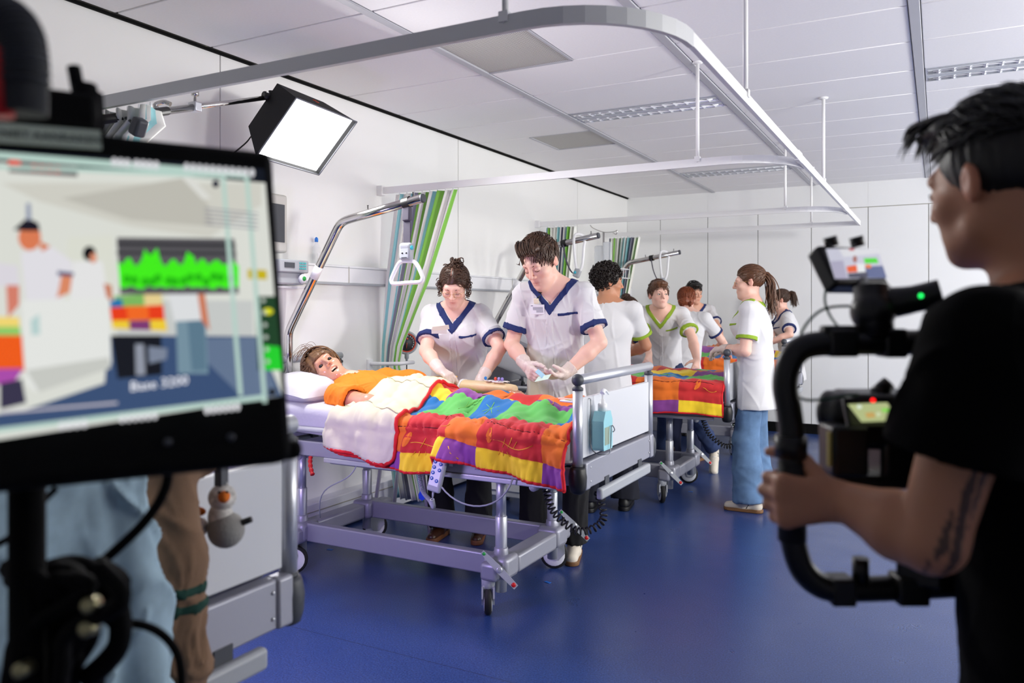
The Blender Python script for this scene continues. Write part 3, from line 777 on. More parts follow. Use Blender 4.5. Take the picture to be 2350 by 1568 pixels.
        md = c.modifiers.new('thick', 'SOLIDIFY'); md.thickness = .016; md.offset = 0
        s.t = t; s.us = us
        edge = [s.point(x, 0, .001) for x in us]
        side0 = [s.point(us[0], v, .002) for v in vsam if v < s.total(us[0])]; side1 = [s.point(us[-1], v, .002) for v in vsam if v < s.total(us[-1])]
        pm = MB(); pm.tube(edge, .0085, 7); pm.tube(side0, .0075, 7); pm.tube(side1, .0085, 7); pm.build('piping', M_PIPE, t)
        return t
    def line(s, pts, r, m, off=.009, name='embroidery'):
        P = [s.point(x, a, off) for x, a in pts]
        MB().tube(P, r, 5).build(name, m, s.t)
def leaf(q, x, a, rx, ra):
    n = 12; P = [q.point(x, a, .0105)]+[q.point(x+rx*math.cos(6.283*k/n)+.4*ra*math.sin(6.283*k/n)*.5, a+ra*math.sin(6.283*k/n), .0105) for k in range(n)]
    MB().add(P, [(0, 1+k, 1+(k+1) % n) for k in range(n)]).build('leaf_motif', QM[QI['orange']], q.t)
# front bed
def zt1(x, y):
    g = max(0., min(1., (-1.75-x)/.85)); 
    body = .125*g*math.exp(-((y-3.5)/.23)**2)
    legs = (1-g)*.055*(math.exp(-((y-3.4)/.1)**2)+.9*math.exp(-((y-3.68)/.09)**2))
    return .893+body+legs+.02*math.exp(-((x+1.5)/.12)**2)*math.exp(-((y-3.65)/.2)**2)
def hem1(x):
    if x < -2.0:
        t = (x+2.66)/.64; return .728-.075*math.sin(min(1, max(0, t))*math.pi*.62)
    t = (x+2.0)/.66; return .748-.10*min(1, t)**.8
def sway1(x, a):
    return -.045*math.exp(-((x+1.93)/.10)**2)*max(0, 1-a/.2) if x > -2.0 else .012*math.exp(-((x+2.05)/.08)**2)
Quilt.res = .0095
q1 = Quilt(3.03, 3.99, zt1, hem1, .72, [-2.645, -2.56, -2.27, -2.235, -1.955, -1.79, -1.47, -1.365], [.085, .215, .25, .13, .19, .16, .2], 1.3, sway1, 1.15)
# columns: 0 A(yellow/..) 1 B, 2 .. chosen so that the orange/red order follows the photo
q1.xs = [-2.645, -2.575, -2.19, -1.965, -1.80, -1.475, -1.365]
q1.build('patchwork_quilt', 'bright patchwork quilt over the front mannequin, cream lining folded back at the chest', True)
# stitched line, embroidery
q1.line([(x, .20+.004*math.sin(20*x)) for x in np.arange(-2.24, -1.37, .012)], .0022, M_SEAM, .008, 'seam_stitching')
for x0 in (-2.2, -1.77):
    leaf(q1, x0+.03, .145, .016, .034)
    q1.line([(x0+.05+.2*k/10, .112+.02*math.cos(k*.45)+.004*k) for k in range(11)], .0018, M_STITCH)
    for k in range(3): q1.line([(x0+.10+.03*k, .11+.005*k), (x0+.12+.03*k, .155+.008*k)], .0014, M_STITCH)
    for k in range(3): q1.line([(x0+.08+.02*k, .095), (x0+.07+.03*k, .07+.003*k)], .0014, M_STITCH)
q1.line([(-2.52, .055), (-2.505, .03), (-2.47, .012)], .0025, M_STITCH); q1.line([(-1.93, .06), (-1.915, .035), (-1.88, .015)], .0025, M_STITCH)
for (x0, a0) in ((-1.88, .40), (-2.02, .46)):
    for k in range(7):
        an = k*.9; q1.line([(x0, a0), (x0+.045*math.cos(an), a0+.05*math.sin(an))], .0016, M_STITG)
q1.line([(-2.16+.012*math.sin(k), .56+.02*k) for k in range(6)], .002, M_STITCH); q1.line([(-1.62+.01*math.sin(k), .52+.02*k) for k in range(5)], .002, M_STITCH)
# folded-back lining
def flap():
    t = q1.t; nu, nv = 26, 60; pts = []
    for i in range(nu+1):
        u = i/nu
        for j in range(nv+1):
            v = j/nv
            a = .006+.012*math.sin(u*3)+v*.98
            rr = .10; xr = -2.27+.04*math.sin(5*v+1)-.06*max(0, v-.72)/.28-.05*(max(0, .06-v)/.06)**2
            xl = -2.655+.05*math.sin(math.pi*min(1, v*1.1))+.09*max(0, v-.5)
            x = xl+(xr-xl)*u
            k = 1-(2*u-1)**8
            p = q1.point(x, a, .018+.016*math.sin(math.pi*min(1, u*1.02+.02))+.005*math.sin(22*u+9*v)*math.sin(11*v)+.004*math.sin(50*v+9*u)*math.exp(-((v-.42)/.2)**2))
            pts.append(p)
    mb = MB(); mb.grid(pts, nu+1, nv+1)
    c = mb.build('folded_lining', QM[QI['cream']], t)
    md = c.modifiers.new('thick', 'SOLIDIFY'); md.thickness = .02; md.offset = 0
    E = [pts[nu*(nv+1)+j] for j in range(nv+1)]; B = [pts[i*(nv+1)] for i in range(nu+1)]
    pm = MB(); pm.tube([p+Vector((.004, -.002, 0)) for p in B+E], .0095, 7); pm.build('lining_piping', M_PIPE, t)
    st = MB()
    for vv in (14, 34):
        st.tube([pts[i*(nv+1)+vv]+Vector((0, -.007, .0105)) for i in range(nu+1)], .002, 4)
    st.build('lining_seam', mat('cream_seam', (205, 196, 160), .9), t)
flap()
# middle bed
Quilt.res = .014
def zt2(x, y): return .90+.03*math.exp(-((y-5.98)/.25)**2)+.03*max(0, (-1.7-x)/.6)
q2 = Quilt(5.45, 6.41, zt2, lambda x: .672+.012*math.sin(7*x), .74, [-2.33, -2.22, -1.92, -1.60, -1.295], [.085, .225, .2, .17, .2, .17, .2], 4.1, None, .7)
q2.build('patchwork_quilt', 'patchwork quilt on the middle bed, at the footboard by the ponytailed nurse', False, ROWA, ROWB)
q2.line([(x, .215+.004*math.sin(20*x)) for x in np.arange(-2.3, -1.35, .02)], .002, M_SEAM, .008, 'seam_stitching')
leaf(q2, -1.47, .2, .018, .038)
q2.line([(-1.43+.1*k/6, .17+.012*math.cos(k*.8)) for k in range(7)], .002, M_STITCH)
for k in range(6): q2.line([(-1.75, .42), (-1.75+.06*math.cos(k), .42+.05*math.sin(k))], .002, M_STITG)
# rear bed
def zt3(x, y): return .92+.10*math.exp(-((y-8.1)/.25)**2)*(1 if x < -1.6 else .6)
q3 = Quilt(7.62, 8.55, zt3, lambda x: .68, .74, [-2.5, -2.3, -2.0, -1.7, -1.4, -1.32], [.085, .225, .2, .17, .2, .17, .2], 2.2, None, .8)
q3.build('patchwork_quilt', 'patchwork quilt on the rear bed behind the ponytailed nurse', False)

# ---------------------------------------------------------------- things on and under the front bed
hs = thing('bed_handset', 'grey bed handset with blue buttons hooked on the front bed side', 'remote', (-1.985, 2.965, .66))
R = Matrix.Rotation(math.radians(13), 3, 'Y') @ Matrix.Rotation(math.radians(-4), 3, 'X') @ Matrix.Rotation(math.radians(8), 3, 'Z')
hc = Vector((-1.975, 2.965, .665))
MB().box(hc, (.066, .026, .165), R, bev=.009).build('casing', M_GREY, hs)
kp = MB().box(hc+R @ Vector((-.003, -.0135, .005)), (.046, .002, .118), R, bev=.001).build('keypad', M_WHITE, hs)
for (x, z) in ((-.014, .05), (.014, .046), (-.014, .025), (.014, .018), (-.014, .0), (-.014, -.026), (.012, -.032)):
    b = MB().lathe(hc+R @ Vector((x-.003, -.0142, z+.004)), R @ Vector((0, -1, 0)), [(0, .0085), (.0015, .0085), (.002, .007)], 14).build('blue_key', M_BLUEP, kp)
    MB().lathe(hc+R @ Vector((x-.003, -.0163, z+.004)), R @ Vector((0, -1, 0)), [(0, .0035), (.0006, .0035)], 8).build('key_mark', M_WHITE, b)
e = hc+R @ Vector((0, 0, -.084))
MB().tube([e, e+Vector((-.004, 0, -.03))], [.006, .003], 8).build('strain_relief', M_GREY, hs)
coil_cable('coiled_lead', hs, [e+Vector((-.006, 0, -.035)), e+Vector((-.02, .03, -.075)), e+Vector((-.10, .12, -.075)), e+Vector((-.2, .2, -.05)), e+Vector((-.26, .26, .03)), e+Vector((-.27, .28, .10))], .0085, 60, .003, M_GREY)
MB().tube(bez(hc+R @ Vector((.033, 0, -.05)), hc+Vector((.12, 0, -.16)), hc+Vector((.3, .05, -.16)), hc+Vector((.34, .08, .0)), 14), .004, 6).build('lead', M_GREY, hs)
kt = thing('key_tag', 'blue key tag on a ring hanging under the front bed', 'key', (-2.22, 3.2, .5))
MB().tube([(-2.22, 3.2, .61), (-2.222, 3.2, .54)], .0022, 5).build('chain', M_CHROME, kt)
MB().tube([(-2.222+.013*math.cos(a), 3.2, .528+.013*math.sin(a)) for a in np.linspace(0, 2*math.pi, 16)], .0015, 5).build('ring', M_CHROME, kt)
MB().prism([(-2.222+x, 3.198, .50+z) for x, z in ((-.006, .02), (.006, .02), (.02, -.004), (.017, -.024), (0, -.032), (-.017, -.024), (-.02, -.004))], (0, .005, 0)).build('tag', mat('tag_blue', (10, 60, 200), .35), kt)
wf = thing('walking_frame', 'grey tubular walking frame behind the front bed by the wall', 'walker', (-3.0, 4.2, 0))
M_WF = mat('pale_grey_tube', (190, 186, 196), .45, .2)
for (a, b_) in (((-2.735, 4.03, 0), (-2.86, 4.08, .62)), ((-3.28, 4.16, 0), (-3.16, 4.14, .62)), ((-3.28, 4.38, 0), (-3.16, 4.32, .62)), ((-2.8, 4.40, 0), (-2.9, 4.3, .62))):
    l = MB().tube([a, b_], .0125, 10).build('leg', M_WF, wf)
    MB().tube([Vector(a), Vector(a)+Vector((0, 0, .025))], .015, 10).build('rubber_tip', M_RUB, l)
MB().tube(spline([(-2.86, 4.08, .62), (-2.9, 4.09, .66), (-3.1, 4.12, .66), (-3.16, 4.14, .62)], 5), .0125, 10).build('front_tube', M_WF, wf)
MB().tube(spline([(-2.9, 4.3, .62), (-2.95, 4.3, .66), (-3.1, 4.31, .66), (-3.16, 4.32, .62)], 5), .0125, 10).build('front_tube', M_WF, wf)
MB().tube([(-2.88, 4.09, .645), (-2.92, 4.3, .645)], .011, 8).build('side_tube', M_WF, wf); MB().tube([(-3.14, 4.13, .645), (-3.14, 4.32, .645)], .011, 8).build('side_tube', M_WF, wf)
bc = thing('bedside_cabinet', 'grey bedside cabinet on castors beyond the front bed', 'cabinet', (-2.62, 4.95, 0))
MB().box((-2.62, 4.95, .42), (.42, .42, .6), bev=.01).build('body', M_WPANEL, bc)
for z in (.25, .45, .63):
    d = MB().box((-2.62, 4.735, z), (.39, .016, .17), bev=.004).build('drawer', M_WHITE, bc)
    MB().tube([(-2.69, 4.71, z), (-2.55, 4.71, z)], .006, 8).build('handle', M_ALU, d)
MB().box((-2.62, 4.95, .73), (.46, .46, .022), bev=.006).build('top', M_GREY, bc)
for x in (-2.8, -2.44):
    for y in (4.77, 5.13): MB().lathe((x-.012, y, .04), (1, 0, 0), [(0, .03), (.003, .04), (.021, .04), (.024, .03)], 16).build('castor', M_DGREY, bc)
for x in (-2.8, -2.44):
    for y in (4.77, 5.13): MB().tube([(x, y, .06), (x, y, .13)], .01, 8).build('castor_stem', M_GREY, bc)
# scraps of blue tape on the floor
for k, (px, py, a) in enumerate(((757, 1262, .2), (1257, 1337, -.3), (1585, 1129, .1))):
    p = FW*(2546.6/(py-711))+RT*((px-1175)/FPX*(2546.6/(py-711)))
    R2 = Matrix.Rotation(a, 3, 'Z')
    tag(MB().box((p.x, p.y, .0012), (.035, .018, .0016), R2).build('tape_scrap', mat('tape_blue', (20, 105, 200), .5)), ('scrap of blue tape on the floor under the front bed', 'scrap of blue tape on the floor right of the front bed', 'scrap of blue tape on the floor by the middle bed')[k], 'tape', 'blue tape scraps')

# hand gel dispenser on the footboard
dp = thing('gel_dispenser', 'pale blue hand gel pump bottle hanging on the front footboard', 'bottle', (XF+.06, 3.2, .9))
M_GEL = mat('gel_blue', (168, 228, 238), .18, alpha=.95, coat=.3)
bx, by = XF+.055, 3.19
MB().prism([(bx-.026, by+a, z) for a, z in ((-.048, .80), (-.052, .81), (-.052, .925), (-.03, .965), (.03, .965), (.052, .925), (.052, .81), (.048, .80))], (.052, 0, 0)).build('bottle', M_GEL, dp)
MB().box((bx+.0265, by-.012, .86), (.001, .055, .075)).build('back_label', mat('olive_label', (150, 168, 150), .5), dp)
MB().box((bx, by+.0525, .88), (.04, .001, .07)).build('side_label', M_WHITE, dp)
MB().box((bx, by+.0532, .905), (.034, .0008, .014)).build('label_band', M_BLUEP, dp)
MB().lathe((bx, by, .965), (0, 0, 1), [(0, .02), (.03, .02), (.034, .012), (.05, .01), (.05, .005), (.075, .005)], 16).build('pump_collar', M_WHITE, dp)
MB().tube(spline([(bx, by-.004, 1.04), (bx, by+.01, 1.05), (bx, by+.04, 1.047), (bx, by+.07, 1.03)], 5), [.011, .011, .011, .011, .011, .010, .009, .008, .007, .006, .0055, .005, .0045, .004, .004, .004], 10).build('pump_head', M_WHITE, dp)
M_WIRE = mat('steel_wire', (120, 122, 126), .3, .9)
MB().tube(spline([(XF+.013, by-.045, 1.02), (bx-.03, by-.058, 1.0), (bx-.03, by-.062, .83), (bx, by-.062, .79), (bx+.035, by-.03, .785), (bx+.036, by, .80), (bx+.036, by+.01, .885), (bx+.034, by+.03, .9), (bx+.03, by+.056, .87), (XF+.013, by+.056, .86)], 4), .0022, 6).build('wire_holder', M_WIRE, dp)
# ================================================================ PEOPLE (implicit surfaces meshed with surface nets)
V3 = lambda *a: np.array(a, float)
def nz(v): v = np.asarray(v, float); return v/max(np.linalg.norm(v), 1e-9)
def smin(a, b, k):
    if k <= 0: return np.minimum(a, b)
    h = np.clip(.5+.5*(b-a)/k, 0, 1); return b+(a-b)*h-k*h*(1-h)
def smax(a, b, k): return -smin(-a, -b, k)
def f_cone(P, a, b, ra, rb):
    ba = b-a; t = np.clip((P-a) @ ba/max(ba @ ba, 1e-12), 0, 1)
    return np.linalg.norm(P-a-t[:, None]*ba, axis=1)-(ra+(rb-ra)*t)
def f_flat(P, a, b, ra, rb, n, q):
    Q = P+np.outer((P-a) @ n, n)*(1/q-1); b2 = b+n*((b-a) @ n)*(1/q-1)
    return f_cone(Q, a, b2, ra, rb)*(.5+.5*q)
def f_ell(P, c, r, R=None):
    X = P-c
    if R is not None: X = X @ R
    k0 = np.linalg.norm(X/r, axis=1); k1 = np.linalg.norm(X/(r*r), axis=1)
    return k0*(k0-1)/np.maximum(k1, 1e-9)
class Field:
    def __init__(s): s.p = []
    def _add(s, fn, lo, hi, k, op): s.p.append((fn, np.asarray(lo, float), np.asarray(hi, float), k, op)); return s
    def cone(s, a, b, ra, rb, k=.01, op=0):
        a = V3(*a); b = V3(*b); r = max(ra, rb)
        return s._add(lambda P: f_cone(P, a, b, ra, rb), np.minimum(a, b)-r, np.maximum(a, b)+r, k, op)
    def flat(s, a, b, ra, rb, n, q, k=.02, op=0):
        a = V3(*a); b = V3(*b); n = nz(n); r = max(ra, rb)
        return s._add(lambda P: f_flat(P, a, b, ra, rb, n, q), np.minimum(a, b)-r, np.maximum(a, b)+r, k, op)
    def ell(s, c, r, R=None, k=.01, op=0):
        c = V3(*c); r = V3(*r); m = max(r)
        return s._add(lambda P: f_ell(P, c, r, R), c-m, c+m, k, op)
    def _ev(s, P, prims, m):
        d = np.full(len(P), .4)
        for fn, lo, hi, k, op in prims:
            w = np.flatnonzero((P[:, 0] > lo[0]-m) & (P[:, 0] < hi[0]+m) & (P[:, 1] > lo[1]-m) & (P[:, 1] < hi[1]+m) & (P[:, 2] > lo[2]-m) & (P[:, 2] < hi[2]+m))
            if len(w) == 0: continue
            if len(w) == len(P): w = slice(None)
            v = fn(P[w])
            if op == 0: d[w] = smin(d[w], v, k)
            else: d[w] = smax(d[w], -v, k)
        return d
    def __call__(s, P, m=.05):
        if len(P) < 6000: return s._ev(P, s.p, m)
        LO = np.array([p[1] for p in s.p])-m; HI = np.array([p[2] for p in s.p])+m
        c = np.floor(P/.15).astype(np.int64); c -= c.min(0); mx = c.max(0)+1
        key = (c[:, 0]*mx[1]+c[:, 1])*mx[2]+c[:, 2]; order = np.argsort(key, kind='stable'); Q = P[order]; ks = key[order]
        st = np.flatnonzero(np.diff(ks))+1; st = np.concatenate([[0], st, [len(ks)]]); out = np.full(len(P), .4)
        for a, b in zip(st[:-1], st[1:]):
            q = Q[a:b]; lo = q.min(0); hi = q.max(0)
            hit = np.flatnonzero(((LO < hi) & (HI > lo)).all(1))
            if len(hit): out[a:b] = s._ev(q, [s.p[i] for i in hit], m)
        r = np.empty(len(P)); r[order] = out; return r
    def bounds(s):
        lo = np.min([p[1] for p in s.p if p[4] == 0], 0); hi = np.max([p[2] for p in s.p if p[4] == 0], 0); return lo-.02, hi+.02
def surf(f, lo, hi, h):
    """sparse surface nets -> verts, quads"""
    B = 4; H = h*B
    lo = np.asarray(lo, float)-H; n = np.ceil((np.asarray(hi)+H-lo)/H).astype(int)
    I = np.stack(np.meshgrid(*[np.arange(k) for k in n], indexing='ij'), -1).reshape(-1, 3)
    d = f(lo+(I+.5)*H); act = I[np.abs(d) < H*1.15+.004]
    if len(act) == 0: return np.zeros((0, 3)), []
    o = np.stack(np.meshgrid(*[np.arange(B)]*3, indexing='ij'), -1).reshape(-1, 3)
    cells = (act[:, None, :]*B+o[None]).reshape(-1, 3)
    S = n*B+2
    key = lambda c: (c[:, 0]*S[1]+c[:, 1])*S[2]+c[:, 2]
    CK = np.sort(key(cells)); cells = np.stack([CK//(S[1]*S[2]), (CK//S[2]) % S[1], CK % S[2]], -1)
    co = np.stack(np.meshgrid([0, 1], [0, 1], [0, 1], indexing='ij'), -1).reshape(-1, 3)
    CO = co[:, 0]*S[1]*S[2]+co[:, 1]*S[2]+co[:, 2]
    allk = np.unique((CK[:, None]+CO[None]).ravel())
    cc = np.stack([allk//(S[1]*S[2]), (allk//S[2]) % S[1], allk % S[2]], -1)
    val = f(lo+cc*h)
    idx = np.searchsorted(allk, (CK[:, None]+CO[None]).ravel()).reshape(-1, 8); cv = val[idx]
    ins = cv < 0; sc = ins.any(1) & ~ins.all(1)
    cells = cells[sc]; CKs = CK[sc]; cv = cv[sc]
    E = [(a, b) for a in range(8) for b in range(a+1, 8) if np.abs(co[a]-co[b]).sum() == 1]
    num = np.zeros((len(cells), 3)); cnt = np.zeros(len(cells))
    for a, b in E:
        x = (cv[:, a] < 0) != (cv[:, b] < 0); t = cv[:, a]/np.where(x, cv[:, a]-cv[:, b], 1)
        p = co[a]+t[:, None]*(co[b]-co[a]); num[x] += p[x]; cnt[x] += 1
    verts = lo+(cells+num/cnt[:, None])*h
    quads = []
    for ax in range(3):
        u, v = [(1, 2), (2, 0), (0, 1)][ax]
        eb = [0, 0, 0]; eb[ax] = 1; ie = eb[0]*4+eb[1]*2+eb[2]
        x = (cv[:, 0] < 0) != (cv[:, ie] < 0)
        st = [S[1]*S[2], S[2], 1]
        k0 = CKs[x]; fl = cv[x, 0] < 0
        ks = np.stack([k0, k0-st[u], k0-st[u]-st[v], k0-st[v]], -1)
        ii = np.searchsorted(CKs, ks); ii = np.clip(ii, 0, len(CKs)-1); ok = (CKs[ii] == ks).all(1)
        q = ii[ok]; fl = fl[ok]; q = np.where(fl[:, None], q, q[:, ::-1]); quads.append(q)
    return verts, np.concatenate(quads)
def sdf_obj(name, f, h, m, parent, bounds=None, disp=None, col=None):
    lo, hi = bounds if bounds is not None else f.bounds()
    v, q = surf(f, lo, hi, h)
    if len(v) == 0: return None
    if disp is not None:
        qn = np.cross(v[q[:, 2]]-v[q[:, 0]], v[q[:, 3]]-v[q[:, 1]]); N = np.zeros_like(v)
        for k in range(4):
            for c in range(3): N[:, c] += np.bincount(q[:, k], qn[:, c], len(v))
        N /= np.maximum(np.linalg.norm(N, axis=1), 1e-9)[:, None]; v = v+N*disp(v)[:, None]
    return mkobj(name, v, q, m, parent, None, True, fix=False, col=col(v) if col is not None else None)

M_SKIN = {k: mat('skin_'+k, vcol=True, rough=.48, sss=.12, bump=(260, .05, .001)) for k in 'x'}['x']
SK = dict(pale=lin((236, 190, 172)), warm=lin((226, 172, 146)), tan=lin((196, 138, 106)), dark=lin((150, 98, 72)), doll=lin((214, 158, 130)))
M_TUNIC = mat('white_tunic_cloth', (218, 217, 219), .8, bump=(700, .10, .0006), sheen=.1)
M_NAVY = mat('navy_trim', (22, 40, 98), .8); M_LIME = mat('lime_trim', (142, 172, 42), .8)
M_GLOVE = mat('vinyl_glove', (232, 214, 206), .35, alpha=.9, bump=(90, .5, .004))
HAIR = {k: mat('hair_'+k, c, .42, bump=(500, .4, .001), var=(120, .35)) for k, c in dict(brown=(74, 50, 36), dark=(34, 24, 20), ginger=(128, 62, 30), chestnut=(96, 62, 40), black=(17, 14, 13), wig=(118, 86, 58)).items()}
M_BROW = mat('brow_dark', (62, 42, 32), .7); M_EYE = mat('eye_white', (225, 220, 215), .2); M_IRIS = mat('iris_dark', (48, 36, 30), .15)

def ik(a, c, l1, l2, hint):
    d = c-a; L = np.linalg.norm(d); 
    if L > (l1+l2)*.995: c = a+d/L*(l1+l2)*.995; d = c-a; L = np.linalg.norm(d)
    x = (l1*l1-l2*l2+L*L)/(2*L); y = math.sqrt(max(l1*l1-x*x, 0)); u = d/L
    hn = np.asarray(hint, float); hn = hn-u*(hn @ u); hn = nz(hn)
    return a+u*x+hn*y, c

def head_frame(c, yaw, pitch, roll=0., s=1.):
    f = V3(math.cos(yaw)*math.cos(pitch), math.sin(yaw)*math.cos(pitch), math.sin(pitch))
    r = nz(np.cross(f, V3(0, 0, 1))); u = np.cross(r, f)
    if roll: r, u = r*math.cos(roll)+u*math.sin(roll), u*math.cos(roll)-r*math.sin(roll)
    M = np.stack([r, f, u], 1)      # local (x right, y front, z up) -> world
    return lambda p: c+M @ (V3(*p)*s), M
def add_head(F, hp, M, s, fem=0., jaw=1., nose=1., mouth_open=False, eyes_hollow=False):
    e = lambda c, r, k, op=0, R=None: F.ell(hp(c), V3(*r)*s, M if R is None else M @ R, k*s, op)
    c = lambda a, b, ra, rb, k, op=0: F.cone(hp(a), hp(b), ra*s, rb*s, k*s, op)
    e((0, -.016, .034), (.075, .094, .086), .01)
    e((0, .030, -.030), (.061, .062, .078), .03)
    e((0, .050, -.075), (.044*jaw, .038, .042), .025)
    c((-.045*jaw, .01, -.07), (-.012, .062, -.1), .016, .014, .025); c((.045*jaw, .01, -.07), (.012, .062, -.1), .016, .014, .025)
    e((0, .073, -.1), (.019, .016, .015), .02)
    for q in (-1, 1): e((q*.043, .056, -.026), (.022, .024, .02), .022)
    c((-.034, .077, .026), (.034, .077, .026), .013, .013, .02)
    for q in (-1, 1): e((q*.032, .102, .002), (.02, .02, .014), .016, 1)
    if not eyes_hollow:
        for q in (-1, 1): e((q*.0315, .0765, .0015), (.0145, .0135, .0125), .004)
    else:
        for q in (-1, 1): e((q*.0315, .085, .002), (.015, .02, .0075), .003, 1)
    c((0, .088, .02), (0, .1075*1.0+.004*nose, -.026), .0075, .0105*nose, .010)
    for q in (-1, 1): e((q*.0125, .0985, -.031), (.008, .010, .0075), .006)
    for q in (-1, 1): e((q*.0065, .104, -.038), (.0035, .004, .003), .002, 1)
    if mouth_open:
        e((0, .088, -.0685), (.021, .034, .0125), .003, 1)
    if mouth_open:
        c((-.018, .083, -.054), (.018, .083, -.054), .0042, .0042, .005); c((-.015, .082, -.0835), (.015, .082, -.0835), .0055, .0055, .006); return_ears(e); return
    c((-.017, .0855, -.0605), (.017, .0855, -.0605), .0045, .0045, .008); c((0, .0905, -.0595), (0, .0905, -.0595), .0055, .0055, .008)
    c((-.013, .0865, -.0725), (.013, .0865, -.0725), .0062, .0062, .008)
    if not mouth_open: c((-.022, .092, -.0662), (.022, .092, -.0662), .0018, .0018, .003, 1)
    return_ears(e)
def return_ears(e):
    for q in (-1, 1):
        a = .28*q; R = np.array([[math.cos(a), -math.sin(a), 0], [math.sin(a), math.cos(a), 0], [0, 0, 1]])
        e((q*.079, -.014, -.002), (.0085, .019, .032), .006, 0, R); e((q*.088, -.006, .002), (.006, .010, .018), .004, 1, R)
def head_color(v, hp, M, s, base, lip, blush=.5):
    L = ((v-hp((0, 0, 0))) @ M)/s
    col = np.tile(np.array(base), (len(v), 1))
    def blend(w, c): nonlocal col; col = col*(1-w[:, None])+np.array(c)*w[:, None]
    near = (np.linalg.norm(L, axis=1) < .2) & (L[:, 1] > 0)
    w = np.exp(-((L[:, 0]/.02)**2+((L[:, 2]+.0655)/.0085)**2))*near*.85*(L[:, 1] > .07); blend(w, lip)
    for q in (-1, 1):
        w = np.exp(-(((L[:, 0]-q*.042)/.02)**2+((L[:, 2]+.03)/.02)**2))*near*blush*.5; blend(w, (base[0]*.95, base[1]*.62, base[2]*.58))
        w = np.exp(-(((np.abs(L[:, 0])-.082)/.012)**2+((L[:, 1]+.012)/.03)**2+((L[:, 2])/.04)**2))*.35; blend(w, (base[0]*.98, base[1]*.55, base[2]*.48))
    w = np.exp(-((L[:, 0]/.014)**2+((L[:, 2]+.028)/.012)**2))*near*(L[:, 1] > .09)*blush*.5; blend(w, (base[0]*.98, base[1]*.66, base[2]*.6))
    return col
def face_bits(hp, M, s, body, down, hair, gaze=0., brow=M_BROW):
    wv = lambda p: Vector(hp(p))
    for q in (-1, 1):
        MB().tube([wv((q*x, y, z)) for x, y, z in ((.014, .0885, .0185), (.025, .0895, .0245), (.037, .0845, .0265), (.048, .074, .0205))], [.0016*s, .0028*s, .0026*s, .001*s], 6).build('eyebrow', brow, body)
        if down:
            MB().tube([wv((q*x, y, z)) for x, y, z in ((.0185, .0855, -.0035), (.026, .0895, -.0075), (.036, .0885, -.0085), (.0455, .081, -.0055))], [.0008*s, .0014*s, .0016*s, .0008*s], 5).build('eyelash_line', brow, body)
        else:
            c = wv((q*.0315+gaze*.003, .0885, .0005)); R = Matrix(M.tolist())
            ey = MB(); ey.lathe(wv((q*.0315, .0868, .0005)), Vector(M[:, 1]), [(0, .0098*s), (.0022*s, .0078*s), (.0034*s, .004*s), (.0036*s, .0005*s)], 16); up_ = Vector(M[:, 2]); c0 = wv((q*.0315, .0868, .0005)); ey.v = [tuple(Vector(p)-up_*((Vector(p)-c0).dot(up_)*.42)) for p in ey.v]
            ob = ey.build('eye', M_EYE, body)
            MB().lathe(c, Vector(M[:, 1]), [(.0006*s, .0052*s), (.0018*s, .0045*s), (.0026*s, .0006*s)], 12).build('iris', M_IRIS, ob)
            MB().tube([wv((q*x, y, z)) for x, y, z in ((.0195, .0865, .001), (.026, .0908, .0058), (.036, .0898, .0062), (.0445, .082, .001))], [.001*s, .0018*s, .0018*s, .001*s], 5).build('eyelash_line', brow, body)
def add_hand(F, wrist, d, n, right, curl, s=1., spread=.1, thumb=(.55, .75, .3), tcurl=.3, inf=0., k=.004):
    """wrist; d finger direction; n palm normal; curl: 4 x (c1,c2,c3)"""
    d = nz(d); n = nz(np.asarray(n)-d*(np.asarray(n) @ d)); sd = np.cross(d, n)*(1 if right else -1)
    r0 = .0125*s+inf
    for o in (.026, .009, -.009, -.025): F.cone(wrist+d*.012*s+sd*(o*.55*s), wrist+d*.078*s+sd*(o*s), .0145*s+inf, .0118*s+inf, .012*s)
    tips = []
    for i, (o, L) in enumerate(((.029, .070), (.010, .079), (-.0095, .073), (-.027, .057))):
        p = wrist+d*(.082-.004*abs(i-1))*s+sd*o*s; a = 0; dd = nz(d+sd*spread*(1.2-.8*i)); c3 = curl[i] if hasattr(curl[0], '__len__') else curl
        for j, fr in enumerate((.46, .3, .24)):
            a += c3[j]; v = dd*math.cos(a)+n*math.sin(a); q = p+v*(L*fr*s)
            F.cone(p, q, (.0092-.0009*j)*s+inf, (.0085-.0009*j)*s+inf, k if j else .008*s); p = q
        tips.append(p)
    p = wrist+d*.022*s+sd*.022*s+n*.006*s; v = nz(d*thumb[0]+sd*thumb[1]+n*thumb[2])
    for j, (L, ra) in enumerate(((.042, .0135), (.032, .0105), (.026, .0095))):
        q = p+v*L*s; F.cone(p, q, ra*s+inf, (ra-.0022)*s+inf, .008*s if j == 0 else k); p = q
        v = nz(v+(n*.35-sd*.6+d*.5)*tcurl)
    return tips

